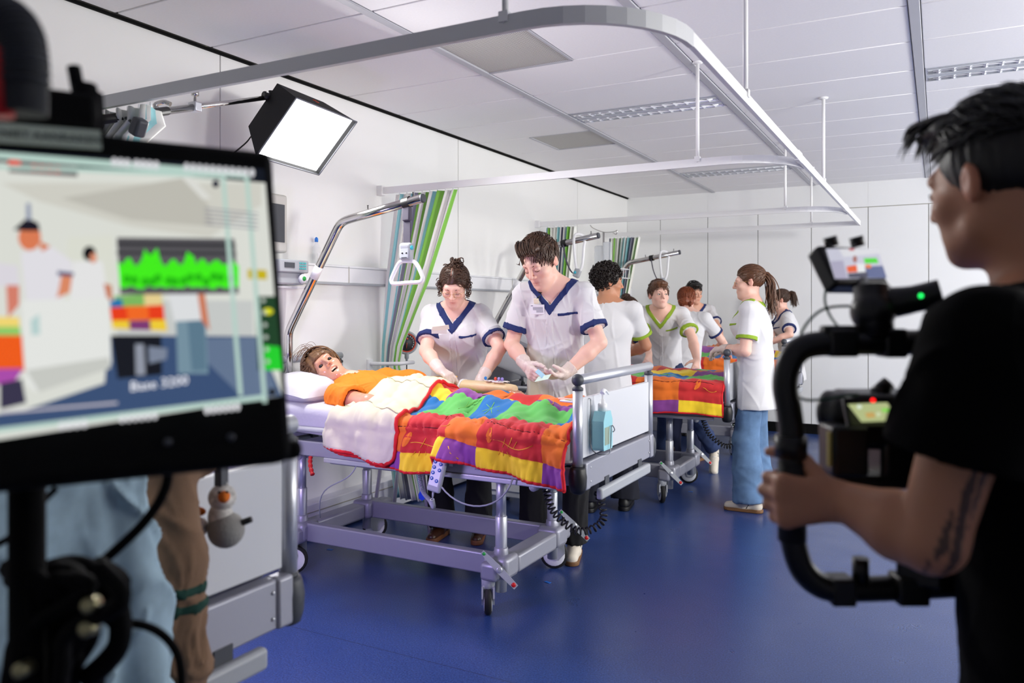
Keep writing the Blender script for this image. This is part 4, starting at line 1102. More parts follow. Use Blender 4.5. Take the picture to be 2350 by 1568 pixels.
def hair_cap(name, hp, M, s, m, body, h, vol=(1, 1, 1), up=0., front=.062, side=-.03, back=-.075, disp=.004, freq=90, tuft=0., seed=0, extra=None):
    F = Field(); 
    F.ell(hp((0, -.02, .037+up)), V3(.083*vol[0], .102*vol[1], .092*vol[2])*s, M, 0)
    if extra: extra(F)
    def f(P):
        d = F(P); L = ((P-hp((0, 0, 0))) @ M)/s
        hz = np.where(L[:, 1] > .02, side+(front-side)*np.clip((L[:, 1]-.02)/.05, 0, 1)**.8, side+(back-side)*np.clip((.02-L[:, 1])/.07, 0, 1))
        hz = hz-.02*np.clip((np.abs(L[:, 0])-.05)/.03, 0, 1)*(L[:, 1] > .0)
        cut = (hz-L[:, 2])*s
        r = np.random.default_rng(seed); n = 0
        return smax(d, cut*.8, .008*s)
    rr = np.random.default_rng(seed); ph = rr.uniform(0, 6, 6)
    def dsp(v):
        L = ((v-hp((0, 0, 0))) @ M)/s; a = np.arctan2(L[:, 0], L[:, 1]+.03)
        w = np.sin(freq*.25*a+ph[0]+9*L[:, 2])*np.sin(freq*.31*L[:, 2]+4*a+ph[1])*.6+np.sin(freq*1.3*L[:, 0]+ph[2]+30*L[:, 1])*np.sin(freq*.9*L[:, 1]+ph[3])*.6
        return disp*s*w
    lo = hp((0, 0, .03))-.17*s; hi = hp((0, 0, .03))+.17*s
    return sdf_obj(name, f, h, m, body, (lo, hi), dsp)
def strands(hp, M, s, n, comb, seed, length=(5, 9), step=.013, r=.0028, lift=.3, zmin=.0, vol=(1, 1, 1), up=0., jit=.35, ymax=.09, curl=0., front=.04):
    """locks that hug the skull ellipsoid and follow comb(p)->dir (head-local)"""
    rd = np.random.default_rng(seed); mb = MB(); C = V3(0, -.02, .037+up); R = V3(.084*vol[0], .103*vol[1], .093*vol[2])
    k = 0; tries = 0
    while k < n and tries < n*20:
        tries += 1
        u = nz(rd.normal(size=3)); p = C+u*R
        if p[2] < zmin+(.0 if p[1] < 0 else front*min(1, p[1]/.06)): continue
        if p[1] > ymax: continue
        k += 1
        m = rd.integers(length[0], length[1]); pts = []; rad = []; rnd = rd.normal(size=3)*jit; off = rd.uniform(-.002, .004); lf = rd.uniform(.2, 1)*lift; w = rd.uniform(0, 6)
        for j in range(m):
            pts.append(Vector(hp(p))); rad.append(max(.0006, r*s*(1-(j/(m-1))**2*.8)*(1.1 if j else .5)))
            g = (p-C)/(R*R); nn = nz(g); dd = V3(*comb(p))+rnd; dd = dd-nn*(dd @ nn); dd = nz(dd)
            if curl: dd = nz(dd+curl*np.cross(nn, dd)*math.sin(w+j*1.3))
            p = p+dd*step
            q = (p-C)/R; qq = np.linalg.norm(q); p = C+(q/qq)*R*(1+off*8*.5)+nn*(lf*step*j/m*1.6)
        mb.tube(pts, rad, 3, cap=False)
    return mb
def join_hair(name, mbs, m, body):
    a = MB()
    for b in mbs: o = len(a.v); a.v += b.v; a.f += [tuple(i+o for i in f) for f in b.f]; a.mi += b.mi; a.sm += b.sm
    return a.build(name, m, body, fix=False)

def wrinkle(seed, amp):
    r = np.random.default_rng(seed); A = r.normal(size=(9, 3))*np.array([16, 16, 8]); ph = r.uniform(0, 6, 9); B = r.normal(size=(4, 3))*np.array([20, 20, 11])
    def g(v):
        w = np.zeros(len(v)); x = v+.035*np.sin(v[:, [1, 2, 0]]*11+ph[0])
        for i in range(6): w += np.sin(x @ A[i]+ph[i])
        rg = np.zeros(len(v))
        for i in range(4): rg = np.maximum(rg, (1-np.abs(np.sin(x @ B[i]+ph[i+3]+.8*np.sin(x @ A[i+4]))))**3*(.5+.5*np.sin(x @ A[8-i]*.6+ph[i])))
        return amp*(w/5+1.5*rg-.5)
    return g

def person(label, pos, yaw, H, top_z=None, lean=0., lean2=None, side=0., head=(0., 0., 0.), skin='pale', trim='navy', bulk=1., shoulder=.178, fem=0.,
           rw=None, lw=None, rh=None, lh=None, hand_r=None, hand_l=None, gloves=(False, False), hairfn=None, legs=None, legmat=None, shoes=None, h=.005, hem=.28,
           eyes_down=True, face=True, vneck=True, top='tunic', hip_shift=(0, 0), jaw=1., nose=1., flare=(.062, .05, .055), hair='brown', pelvis_z=None, brow=M_BROW, headoff=(0, 0, 0), lip=None, gaze=0., collar_k=1., hs=1., seed=0, sleeve=.205, tattoo=False, le=None, slk=1.):
    s = H/1.75; root = thing('person', label, 'person', (pos[0], pos[1], 0))
    f = V3(math.cos(yaw), math.sin(yaw), 0); r = V3(math.sin(yaw), -math.cos(yaw), 0); up = V3(0, 0, 1)
    pel = V3(pos[0], pos[1], 0)+f*hip_shift[0]+r*hip_shift[1]+up*((pelvis_z or .95*s))
    lean2 = lean if lean2 is None else lean2
    d1 = nz(up*math.cos(lean)+f*math.sin(lean)+r*side); d2 = nz(up*math.cos(lean2)+f*math.sin(lean2)+r*side)
    waist = pel+d1*.13*s; chest = waist+d1*.10*s+d2*.11*s; nb = chest+d2*.19*s
    tf = nz(f-d2*(f @ d2)); tr = np.cross(tf, d2)
    shR = nb-d2*.055*s+tr*shoulder*s; shL = nb-d2*.055*s-tr*shoulder*s
    hy, hpit, hroll = head
    hc = nb+d2*.075*s+nz(up*.8+d2*.5)*.075*s+f*.02*s+V3(*headoff)
    hp, M = head_frame(hc, hy, hpit, hroll, s*.98*hs); hs_ = s*.98*hs
    base = SK[skin]; lip_c = lip or (base[0]*.72, base[1]*.42, base[2]*.42)
    # ---- body
    F = Field(); add_head(F, hp, M, hs_, fem, jaw, nose)
    F.cone(nb-d2*.01*s, hp((0, -.022, -.05)), (.056-.008*fem)*s, (.05-.008*fem)*s, .03*s)
    F.cone(nb-d2*.03*s-tr*.08*s, nb-d2*.03*s+tr*.08*s, .045*s, .045*s, .04*s)
    F.cone(nb+d2*.01*s, shR, .045*s, .05*s, .03*s); F.cone(nb+d2*.01*s, shL, .045*s, .05*s, .03*s)
    F.flat(chest-d2*.02*s, nb-d2*.09*s, .138*s*bulk, .125*s, tf, .68, .05*s)
    arms = {}
    for sd, sh, wr, hint, hand, gl in (('R', shR, rw, rh, hand_r, gloves[0]), ('L', shL, lw, lh, hand_l, gloves[1])):
        q = 1 if sd == 'R' else -1
        if wr is None: wr = sh+V3(0, 0, -.5*s)+f*.08*s+r*q*.08*s
        hint = hint if hint is not None else (r*q*.8-f*.5-up*.3)
        el, wr = ik(sh, np.asarray(wr, float), .285*s, .255*s, hint)
        if sd == 'L' and le is not None: el = np.asarray(le, float)
        ak = .9+.1*bulk
        F.cone(sh, el, .05*s*ak, .039*s*ak, .025*s); F.cone(el, el+(wr-el)*.35, .040*s*ak, .043*s*ak, .012*s); F.cone(el+(wr-el)*.35, wr, .043*s*ak, .0265*s, .012*s)
        hand = hand or {}
        dd = nz(hand.get('d', wr-el)); nn = hand.get('n', -up)
        kw = dict(curl=hand.get('curl', (.35, .45, .3)), s=s*1.0, spread=hand.get('spread', .08), thumb=hand.get('thumb', (.6, .7, .3)), tcurl=hand.get('tcurl', .3))
        add_hand(F, wr, dd, nn, sd == 'R', **kw)
        arms[sd] = (sh, el, wr, dd, nn, kw, gl)
    def inked(v, c):
        if not tattoo: return c
        sh, el = arms['L'][0], arms['L'][1]; u = nz(el-sh); X = v-sh; t = X @ u; near = (t > .12) & (t < .285) & (np.linalg.norm(X-np.outer(t, u), axis=1) < .075)
        a = np.array(-FW); a = nz(a-u*(a @ u)); b = np.cross(u, a); ang = np.arctan2((X @ b), (X @ a)); q = (t-.14)/.13
        m = ((np.abs(ang+.15-.25*q) < .22+.2*q) & (np.sin(ang*16+q*5) > -.75)) | (np.abs(ang+1.0) < .18)
        m = m & near & (q > 0) & (q < 1-.15*np.sin(ang*9)); w = m.astype(float)*.85
        return c*(1-w[:, None])+np.array(lin((46, 46, 48)))*w[:, None]
    body = sdf_obj('body', F, h, M_SKIN, root, None, None, lambda v: inked(v, head_color(v, hp, M, hs_, base, lip_c)))
    if face: face_bits(hp, M, hs_, body, eyes_down, hair, gaze, brow)
    # ---- gloves
    for sd, (sh, el, wr, dd, nn, kw, gl) in arms.items():
        if not gl: continue
        G = Field(); add_hand(G, wr, dd, nn, sd == 'R', inf=.0022, **kw)
        a = wr-nz(wr-el)*.05*s; G.cone(wr+dd*.01, a, .032*s, .037*s, .01); G.cone(a, a-nz(wr-el)*.012, .036*s, .041*s, .004)
        u = nz(wr-el); cutp = a-u*.008
        def gf(P, G=G, u=u, cutp=cutp): return np.maximum(G(P), -(P-cutp) @ u)
        lo, hi = G.bounds(); wk = wrinkle(len(label), .0016)
        sdf_obj('glove', gf, max(h*.85, .0037), M_GLOVE, root, (lo, hi), lambda v: wk(v*2.2))
    # ---- upper garment
    mt = {'tunic': M_TUNIC}.get(top, top); tm = M_NAVY if trim == 'navy' else M_LIME
    T = Field(); hemz = .0
    T.flat(chest-d2*.0*s, nb-d2*.105*s, .172*s*bulk, .150*s, tf, .66, .05*s)
    T.flat(waist, chest, .158*s*bulk, .172*s*bulk, tf, .70, .05*s)
    hemp = pel-d1*hem*s*.55-up*hem*s*.25
    T.flat(hemp, waist, .198*s*bulk, .160*s*bulk, tf, .74, .05*s)
    T.cone(shR, shL, .066*s, .066*s, .03*s); T.cone(nb-d2*.02*s, shR, .052*s, .06*s, .03*s); T.cone(nb-d2*.02*s, shL, .052*s, .06*s, .03*s)
    if fem: 
        for q in (-1, 1): T.ell(chest+d2*.03*s+tf*.085*s*bulk+tr*q*.07*s, V3(.075, .075, .075)*s*bulk, None, .06*s)
    slv = {}
    for sd in 'RL':
        sh, el = arms[sd][0], arms[sd][1]; u = nz(el-sh); e = sh+u*sleeve*s
        slv[sd] = (sh, e, u)
    cut_h = hemp-d1*.03*s
    ncz = nb-d2*.0*s
    vpt = nb-d2*.128*s*collar_k; ca, sa = math.cos(.68), math.sin(.68)
    def neck(P):
        X = (P-vpt); xl = X @ tr; hh = X @ d2; ff = (P-nb) @ tf
        wedge = np.maximum(np.abs(xl)*ca-hh*sa, -ff-.0*s)
        ax = P-nb; al = ax @ d2; rad = np.linalg.norm(ax-np.outer(al, d2)-np.outer(np.full(len(P), .01*s), tf), axis=1)
        cyl = np.maximum(rad-.066*s, -(al+.02*s))
        return np.minimum(wedge, cyl) if vneck else np.maximum(rad-.075*s, -(al+.035*s))
    sr0, sr1 = .060*s*slk, .070*s*(.88+.12*bulk)*slk
    def t0(P, hollow=False):
        d = T(P); d = np.maximum(d, -(P-cut_h) @ d1)
        for sd in 'RL':
            sh, e, u = slv[sd]; near = np.flatnonzero(((P > np.minimum(sh, e)-.16*s) & (P < np.maximum(sh, e)+.16*s)).all(1))
            if len(near) == 0: continue
            Q = P[near]; c = np.maximum(f_cone(Q, sh, e+u*.02, sr0, sr1), (Q-e) @ u)
            if hollow: c = np.maximum(c, -f_cone(Q, e+u*(.035 if h < .006 else .045)*s, e+u*.09*s, sr1-.016*s, sr1-.012*s))
            d[near] = smin(d[near], c, .025*s)
        return d
    def tunic(P): return smax(t0(P, True), -neck(P), .004)
    lo, hi = T.bounds(); lo = np.minimum(lo, np.min([slv[k][1]-.08*s for k in 'RL'], 0)); hi = np.maximum(hi, np.max([slv[k][1]+.08*s for k in 'RL'], 0)); wk = wrinkle(seed+3, .0046); h2 = max(h*1.2, .0055)
    tn = sdf_obj('tunic' if mt is M_TUNIC else 'shirt', tunic, h2, mt, root, (lo, hi), lambda v: wk(v))
    if trim and tn:
        b0 = (nb-.24*s, nb+.2*s)
        if vneck:
            def cf(P): n_ = neck(P); return np.maximum(np.maximum(t0(P)-(.0045 if h < .006 else .007), n_-.034*s), -n_+.001)
            sdf_obj('collar_trim', cf, .004 if h < .006 else .0055, tm, tn, b0, wk)
        for sd in 'RL':
            sh, e, u = slv[sd]
            def sf(P, e=e, u=u, sh=sh):
                t = (P-e) @ u; d = f_cone(P, sh, e+u*.02, sr0, sr1)-(.0055 if h < .006 else .009)
                return np.maximum(np.maximum(d, np.maximum(-t-.028*s, t-.0008)), sr1-.013-np.linalg.norm(P-sh-np.outer((P-sh) @ u, u), axis=1))
            sdf_obj('sleeve_trim', sf, .004 if h < .006 else .0055, tm, tn, (e-.11*s, e+.11*s), wk)
        if vneck:
            pc = chest+d2*.045*s-tr*.095*s
            def pf(P): X = P-pc; return np.maximum(t0(P)-.0035, np.maximum(np.abs(X @ tr)-.052*s, np.maximum(np.abs(X @ d2+.06*(X @ tr))-.0075*s, -(X @ tf))))
            sdf_obj('pocket_trim', pf, .0035, tm, tn, (pc-.16*s, pc+.16*s), wk)
            def plf(P): X = P-vpt; return np.maximum(t0(P)-.0025, np.maximum(np.abs(X @ tr)-.019*s, np.maximum(X @ d2+.02*s, -(X @ tf))))
            pb = np.minimum(vpt, hemp)-.2*s, np.maximum(vpt, hemp)+.2*s
            sdf_obj('button_placket', plf, .0065, mt, tn, pb, wk)
    # ---- legs and shoes
    if legs:
        LF = Field(); fl = flare; lp = []
        for (hipoff, knee, ank) in legs:
            hj = pel+r*hipoff*s-up*.02*s; LF.cone(hj, knee, .078*s*bulk, fl[0]*s*1.12, .03*s); LF.cone(knee, ank, fl[0]*s*1.1, fl[2]*s*1.25, .02*s)
        LF.flat(pel+up*.0, pel-up*.06*s, .135*s*bulk, .145*s*bulk, f, .70, .03*s)
        def lf(P):
            d = LF(P)
            for (_, knee, ank) in legs:
                u = nz(ank-knee); near = np.linalg.norm(P-ank, axis=1) < .14; d = np.where(near, np.maximum(d, (P-ank) @ u-.012), d)
            return d
        wl_ = wrinkle(seed+9, .006); lo, hi = LF.bounds()
        sdf_obj('trousers', lf, .012, legmat, root, (lo, hi), lambda v: wl_(v))
    for sh_ in (shoes or []): shoe(root, s, **sh_)
    if hairfn: hairfn(hp, M, hs_, HAIR[hair], root, max(h, .0045))
    return dict(root=root, hp=hp, M=M, s=hs_, nb=nb, chest=chest, tf=tf, tr=tr, d2=d2, tunic=tn, t0=t0, arms=arms, body=body, pel=pel, f=f, r=r)
def shoe(root, s, at, yaw, kind='sneaker', m=None, sole=None, stripe=None, pitch=0.):
    f = V3(math.cos(yaw)*math.cos(pitch), math.sin(yaw)*math.cos(pitch), -math.sin(pitch)); r = V3(math.sin(yaw), -math.cos(yaw), 0); up = np.cross(r, f); o = V3(*at)
    P_ = lambda x, y, z: o+r*x*s+f*y*s+up*z*s
    F = Field(); F.cone(P_(0, -.05, .045), P_(0, .04, .042), .036*s, .037*s, .02); F.cone(P_(0, .04, .042), P_(.004, .15, .03), .037*s, .03*s, .02); F.cone(P_(0, -.045, .05), P_(0, -.04, .12 if kind == 'boot' else .075), .036*s, .04*s, .02)
    fn = lambda P: np.maximum(F(P), -((P-o) @ up)+.018*s)
    lo, hi = F.bounds(); u = sdf_obj('shoe', fn, .005, m, root, (lo, hi))
    S = Field(); S.flat(P_(0, -.05, .012), P_(.004, .145, .012), .041*s, .038*s, up, .35, .01)
    hh = .024 if kind != 'boot' else .03
    sf = lambda P: np.maximum(np.maximum(S.p[0][0](P-up*0), np.abs((P-o) @ up-hh*s*.5)-hh*s*.5), -1)
    def sf(P):
        Q = P-np.outer((P-o) @ up, up)
        d = f_cone(Q, P_(0, -.05, 0), P_(.004, .145, 0), .042*s, .038*s)
        return np.maximum(d, np.abs((P-o) @ up-hh*s*.5)-hh*s*.5)
    so = sdf_obj('sole', sf, .005, sole, u, (lo-.03, hi+.03))
    if stripe is not None:
        for q in (-1, 1):
            for k in range(2):
                a = P_(q*.036, .02+.03*k, .03); b = P_(q*.031, -.005+.03*k, .068); MB().tube([a, b], .005*s, 5).build('side_stripe', stripe, u)
        for k in range(4): MB().tube([P_(-.016, .045+.018*k, .083-.008*k), P_(.016, .045+.018*k, .083-.008*k)], .0025*s, 5).build('lace', M_WHITE, u)
A = lambda px, py, d: np.array(W(px, py, d))
rad = math.radians
M_BLKTR = mat('black_trousers', (16, 16, 20), .9); M_JEAN = mat('blue_denim', (92, 122, 158), .9, var=(9, .28), bump=(600, .2, .001)); M_DJEAN = mat('dark_denim', (42, 58, 96), .9, var=(10, .25))
M_BOOT = mat('brown_leather', (62, 34, 22), .35); M_BSOLE = mat('boot_sole', (110, 66, 34), .6); M_SNEAK = mat('cream_sneaker', (222, 212, 196), .6); M_GUM = mat('gum_sole', (120, 84, 50), .6)
M_DSTRIPE = mat('shoe_stripe', (40, 40, 52), .6); M_PIN = mat('pinstripe_cord', (26, 28, 40), .95, bump=(400, .3, .002)); M_WSOLE = mat('white_sole', (210, 208, 200), .6)
M_GOLD = mat('gold_wire', (206, 170, 120), .25, .8); M_AMBER = mat('amber_frame', (196, 150, 92), .3); M_LENS = mat('lens_glass', (250, 232, 232), .03, alpha=.12)

def glasses(P, frame, lens=True, wr=.022, hr=.016, y0=.103):
    hp, s = P['hp'], P['s']; wv = lambda p: Vector(hp(p))
    g = bpy.data.objects.new('glasses', None); COL.objects.link(g); g.parent = P['root']; g.location = Vector(hp((0, .1, 0)))-P['root'].location
    for q in (-1, 1):
        ring = [(q*.0325+wr*math.copysign(abs(math.cos(a))**.8, math.cos(a)), y0-.10*max(0, abs(q*.0325+wr*math.cos(a))-.03)-.0, -.004+hr*math.copysign(abs(math.sin(a))**.85, math.sin(a))) for a in np.linspace(0, 2*math.pi, 25)]
        MB().tube([wv(p) for p in ring], .0011*s, 6, cap=False).build('rim', frame, g)
        if lens: MB().add([wv(p) for p in ring[:-1]], [tuple(range(24))]).build('lens', M_LENS, g)
        MB().tube([wv((q*.0545, y0-.003, .002)), wv((q*.0725, y0-.03, .004)), wv((q*.082, .0, .006)), wv((q*.083, -.015, -.004))], .0012*s, 5).build('temple', frame, g)
    MB().tube([wv((-.0105, y0, .0)), wv((0, y0+.003, .003)), wv((.0105, y0, .0))], .0011*s, 5).build('bridge', frame, g)

# ---------------------------------------------------------------- hair styles
def loops(hp, s, pts, rr, seed, r=.0026):
    rd = np.random.default_rng(seed); mb = MB()
    for p in pts:
        c = V3(*p); a, b = nz(rd.normal(size=3)), nz(rd.normal(size=3)); b = nz(b-a*(a @ b)); k = rd.uniform(.7, 1.25)*rr; t0 = rd.uniform(0, 6)
        n = 9; mb.tube([Vector(hp(c+a*k*math.cos(t0+5.2*i/n)+b*k*math.sin(t0+5.2*i/n)+np.cross(a, b)*k*.7*(i/n-.5))) for i in range(n+1)], r*s, 3, cap=False)
    return mb
def shell_pts(n, seed, vol=(1, 1, 1), up=0., zmin=lambda p: -.03, inner=.95, ymax=.06):
    rd = np.random.default_rng(seed); out = []; C = V3(0, -.02, .037+up); R = V3(.084*vol[0], .103*vol[1], .093*vol[2])
    while len(out) < n:
        p = C+nz(rd.normal(size=3))*R*rd.uniform(inner, 1.06)
        if p[2] > zmin(p) and p[1] < ymax: out.append(p)
    return out
def hair_p1(hp, M, s, m, root, h):
    hair_cap('hair', hp, M, s, m, root, h, (1.04, 1.02, .98), 0, .052, -.012, -.06, .004, 70, seed=1)
    wv = [strands(hp, M, s, 340, lambda p: (math.copysign(1.3, p[0]+.004), -.45, -.35-.3*(p[2] < .05)), 5, (6, 11), .013, .0028, .25, .02, (1.05, 1.02, .99), 0, .25, .075, .5, .05)]
    rd = np.random.default_rng(3)
    side = [(q*(.083+rd.uniform(-.008, .012)), rd.uniform(-.03, .055), rd.uniform(-.05, .05)) for q in (-1, 1) for _ in range(38)]
    wv.append(loops(hp, s, side, .012, 8)); wv.append(loops(hp, s, [(-.01+rd.normal()*.02, -.045+rd.normal()*.018, .128+rd.normal()*.008) for _ in range(46)], .014, 9, .004))
    wv.append(loops(hp, s, [(-.078, .05, -.035), (-.08, .045, -.05), (-.079, .05, -.062), (.086, .045, .028)], .013, 11, .0022))
    join_hair('hair_curls', wv, m, root)
    MB().tube([Vector(hp((.003, .066, .108))), Vector(hp((.003, .05, .124))), Vector(hp((.002, .02, .1345)))], .0032*s, 6, flat=.6).build('hair_parting', mat('scalp', (196, 150, 132), .6), root)
def hair_p2(hp, M, s, m, root, h):
    def ex(F): F.ell(hp((-.005, .04, .1)), V3(.06, .056, .03)*s, M, .03*s); F.ell(hp((-.028, .08, .098)), V3(.036, .024, .016)*s, M, .02*s)
    hair_cap('hair', hp, M, s, m, root, h, (1.01, 1.0, 1.02), .002, .072, .012, -.05, .004, 80, seed=2, extra=ex)
    comb = lambda p: (-.35-.6*(p[1] > .03), 1.2, .1) if p[2] > .08 else (0, .55, -1.)
    a = strands(hp, M, s, 520, comb, 6, (5, 9), .013, .003, .55, .02, (1.05, 1.05, 1.12), .008, .28, .07, .25, .06)
    b = MB(); rd = np.random.default_rng(4)
    for k in range(120):
        x = rd.uniform(-.07, .045); z0 = .118+rd.normal()*.008
        p0 = V3(x+.03, .02+rd.uniform(-.02, .02), z0+.01); p1 = V3(x, .085, z0+.012); p2 = V3(x-.022-.01*rd.random(), .118+rd.uniform(-.008, .008), .108+rd.normal()*.007); p3 = V3(x-.034, .122+rd.uniform(-.01, .008), .1+rd.normal()*.007+(x > .0)*(-.008))
        q = bez(*[hp(t) for t in (p0, p1, p2, p3)], 9); b.tube(q, [.0031*s*(1-.75*(i/9)**2) for i in range(10)], 3, cap=False)
    for k in range(5):
        q = bez(*[hp(t) for t in ((.02, .10, .085), (.035, .108, .06), (.045, .1, .045), (.056+.004*k, .088, .038+.003*k))], 7); b.tube(q, .0012*s, 3, cap=False)
    join_hair('hair_locks', [a, b], m, root)
def hair_curly(hp, M, s, m, root, h):
    hair_cap('hair', hp, M, s, m, root, h, (1.12, 1.06, 1.1), .004, .045, -.03, -.085, .006, 120, seed=4)
    join_hair('hair_curls', [loops(hp, s, shell_pts(620, 5, (1.18, 1.12, 1.16), .004, lambda p: -.075 if p[1] < -.02 else (-.005 if p[1] < .03 else .04), .93, .075), .0105, 6, .0036)], m, root)
def hair_short(hp, M, s, m, root, h):
    def ex(F): F.ell(hp((0, .03, .1)), V3(.068, .066, .028)*s, M, .03*s)
    hair_cap('hair', hp, M, s, m, root, h, (1.01, 1.0, 1.0), 0, .062, .0, -.055, .004, 100, seed=6, extra=ex)
    join_hair('hair_locks', [strands(hp, M, s, 300, lambda p: (.5, .9, .5) if p[2] > .08 else (0, .2, -1), 7, (4, 7), .012, .0038, .9, .01, (1.04, 1.03, 1.08), .004, .5, .085, .2, .055)], m, root)
def hair_bob(hp, M, s, m, root, h):
    def ex(F): F.ell(hp((0, -.045, -.045)), V3(.078, .062, .05)*s, M, .03*s)
    hair_cap('hair', hp, M, s, m, root, h, (1.07, 1.05, 1.02), 0, .05, -.04, -.1, .005, 60, seed=7, extra=ex)
    join_hair('hair_locks', [strands(hp, M, s, 260, lambda p: (.3*math.copysign(1, p[0]), -.4, -1), 8, (7, 12), .014, .0044, .3, -.02, (1.1, 1.08, 1.03), 0, .2, .06, .4, .04), loops(hp, s, [(.05*math.sin(k), -.05+.03*math.cos(k*2), -.07+.015*math.sin(k*3)) for k in range(26)], .022, 3, .0045)], m, root)
def hair_pony(long=.30, back=-.115, up=.05, wavy=True, seed=9):
    def fn(hp, M, s, m, root, h):
        hair_cap('hair', hp, M, s, m, root, h, (1.02, 1.03, 1.0), 0, .055, -.01, -.06, .003, 70, seed=seed)
        t = V3(0, back, up)
        a = strands(hp, M, s, 260, lambda p: (t-p)/.1, seed, (6, 11), .013, .0034, .1, -.02, (1.03, 1.04, 1.01), 0, .12, .075, .1, .04)
        b = MB(); rd = np.random.default_rng(seed+1)
        for k in range(130):
            o = rd.normal(size=3)*.010; e = rd.normal(size=3)*.020; L = long*rd.uniform(.75, 1.05); w = rd.uniform(0, 6)
            P = [t+V3(0, .012, 0)+o*.6]
            for j in range(1, 13):
                q = j/12; c = t+V3(0, -.045*math.sin(min(1, q*2.2)*1.57)+.02*q, .012*math.sin(q*3.1)-L*q**1.25)+o+e*q*(1.2-q*.4)
                if wavy: c = c+V3(math.sin(w+q*9), math.cos(w+q*9), 0)*.010*q
                P.append(c)
            b.tube([Vector(hp(p)) for p in P], [.0048*s*(1-.6*(j/12)**3) for j in range(13)], 3, cap=False)
        join_hair('hair_ponytail', [a, b], m, root)
        MB().tube([Vector(hp(t+V3(.014*math.cos(x), .004, .014*math.sin(x)))) for x in np.linspace(0, 6.28, 14)], .004*s, 6, cap=False).build('hair_tie', M_DSTRIPE, root)
    return fn
def hair_fade(hp, M, s, m, root, h):
    def ex(F): F.ell(hp((0, .03, .105)), V3(.070, .074, .026)*s, M, .03*s)
    hair_cap('hair', hp, M, s, m, root, h, (1.0, .985, 1.0), 0, .07, .0, -.06, .002, 120, seed=12, extra=ex)
    join_hair('hair_locks', [strands(hp, M, s, 420, lambda p: (.1, 1., .35), 12, (5, 9), .012, .0032, 1.2, .05, (1.02, 1.03, 1.06), .004, .45, .1, .2, .06)], m, root)
    F = MB(); rd = np.random.default_rng(5)
    for k in range(90):
        x = rd.uniform(-.065, .065); p0 = V3(x, .045+rd.uniform(-.03, .02), .119); p3 = V3(x+rd.normal()*.012, .104+rd.uniform(-.01, .016), .088+rd.uniform(-.022, .025))
        q = bez(hp(p0), hp(p0+V3(0, .03, .010)), hp(p3+V3(0, -.008, .02)), hp(p3), 7); F.tube(q, [.0036*s*(1-.85*(i/7)**2) for i in range(8)], 3, cap=False)
    join_hair('hair_fringe', [F], m, root)

def stand_legs(P0, yaw, s, gap=.1, fwd=(0., 0.)):
    f = V3(math.cos(yaw), math.sin(yaw), 0); r = V3(math.sin(yaw), -math.cos(yaw), 0); out = []
    for q, fo in ((1, fwd[0]), (-1, fwd[1])):
        b = V3(P0[0], P0[1], 0)+r*q*gap+f*fo; out.append((q*.075, b+V3(0, 0, .5*s)+f*.03, b+V3(0, 0, .085)-f*.0))
    return out, f, r

# ---------------------------------------------------------------- P1: glasses, curly bun
pos = (-2.60, 4.15); yw = rad(-70)
lg, f, r = stand_legs(pos, yw, .98, .12)
p1 = person('woman nurse with curly hair in a bun and clear glasses, navy-trimmed white tunic, gloved', pos, yw, 1.69, lean=.16, lean2=.26, head=(rad(-68), rad(-34), rad(2)), skin='pale', bulk=1.06, shoulder=.155, fem=1,
            rw=A(1006, 846, 4.42), lw=A(1106, 868, 4.45), rh=V3(-1, .3, -.25), lh=V3(.9, .5, -.1),
            hand_r=dict(d=A(1050, 880, 4.36)-A(1005, 848, 4.42), n=V3(.1, .15, -1), curl=((.25, .3, .2), (.65, .6, .4), (.75, .7, .5), (.8, .7, .5)), spread=.05, thumb=(.8, .45, .45)),
            hand_l=dict(d=A(1083, 897, 4.36)-A(1108, 868, 4.45), n=V3(.1, -.1, -1), curl=((.3, .5, .3), (.4, .5, .4), (.45, .5, .4), (.5, .5, .4)), spread=.12, thumb=(.6, .8, .3)),
            gloves=(True, True), hairfn=hair_p1, legs=lg, legmat=M_BLKTR, h=.0045, flare=(.068, .06, .075), hair='brown', headoff=(0.02, -.03, -.015), seed=1, collar_k=.62, hs=1.04,
            shoes=[dict(at=(pos[0]+r[0]*.12*q, pos[1]+r[1]*.12*q, 0), yaw=yw+q*-.12, kind='boot', m=M_BOOT, sole=M_BSOLE) for q in (1, -1)])
glasses(p1, M_GOLD)
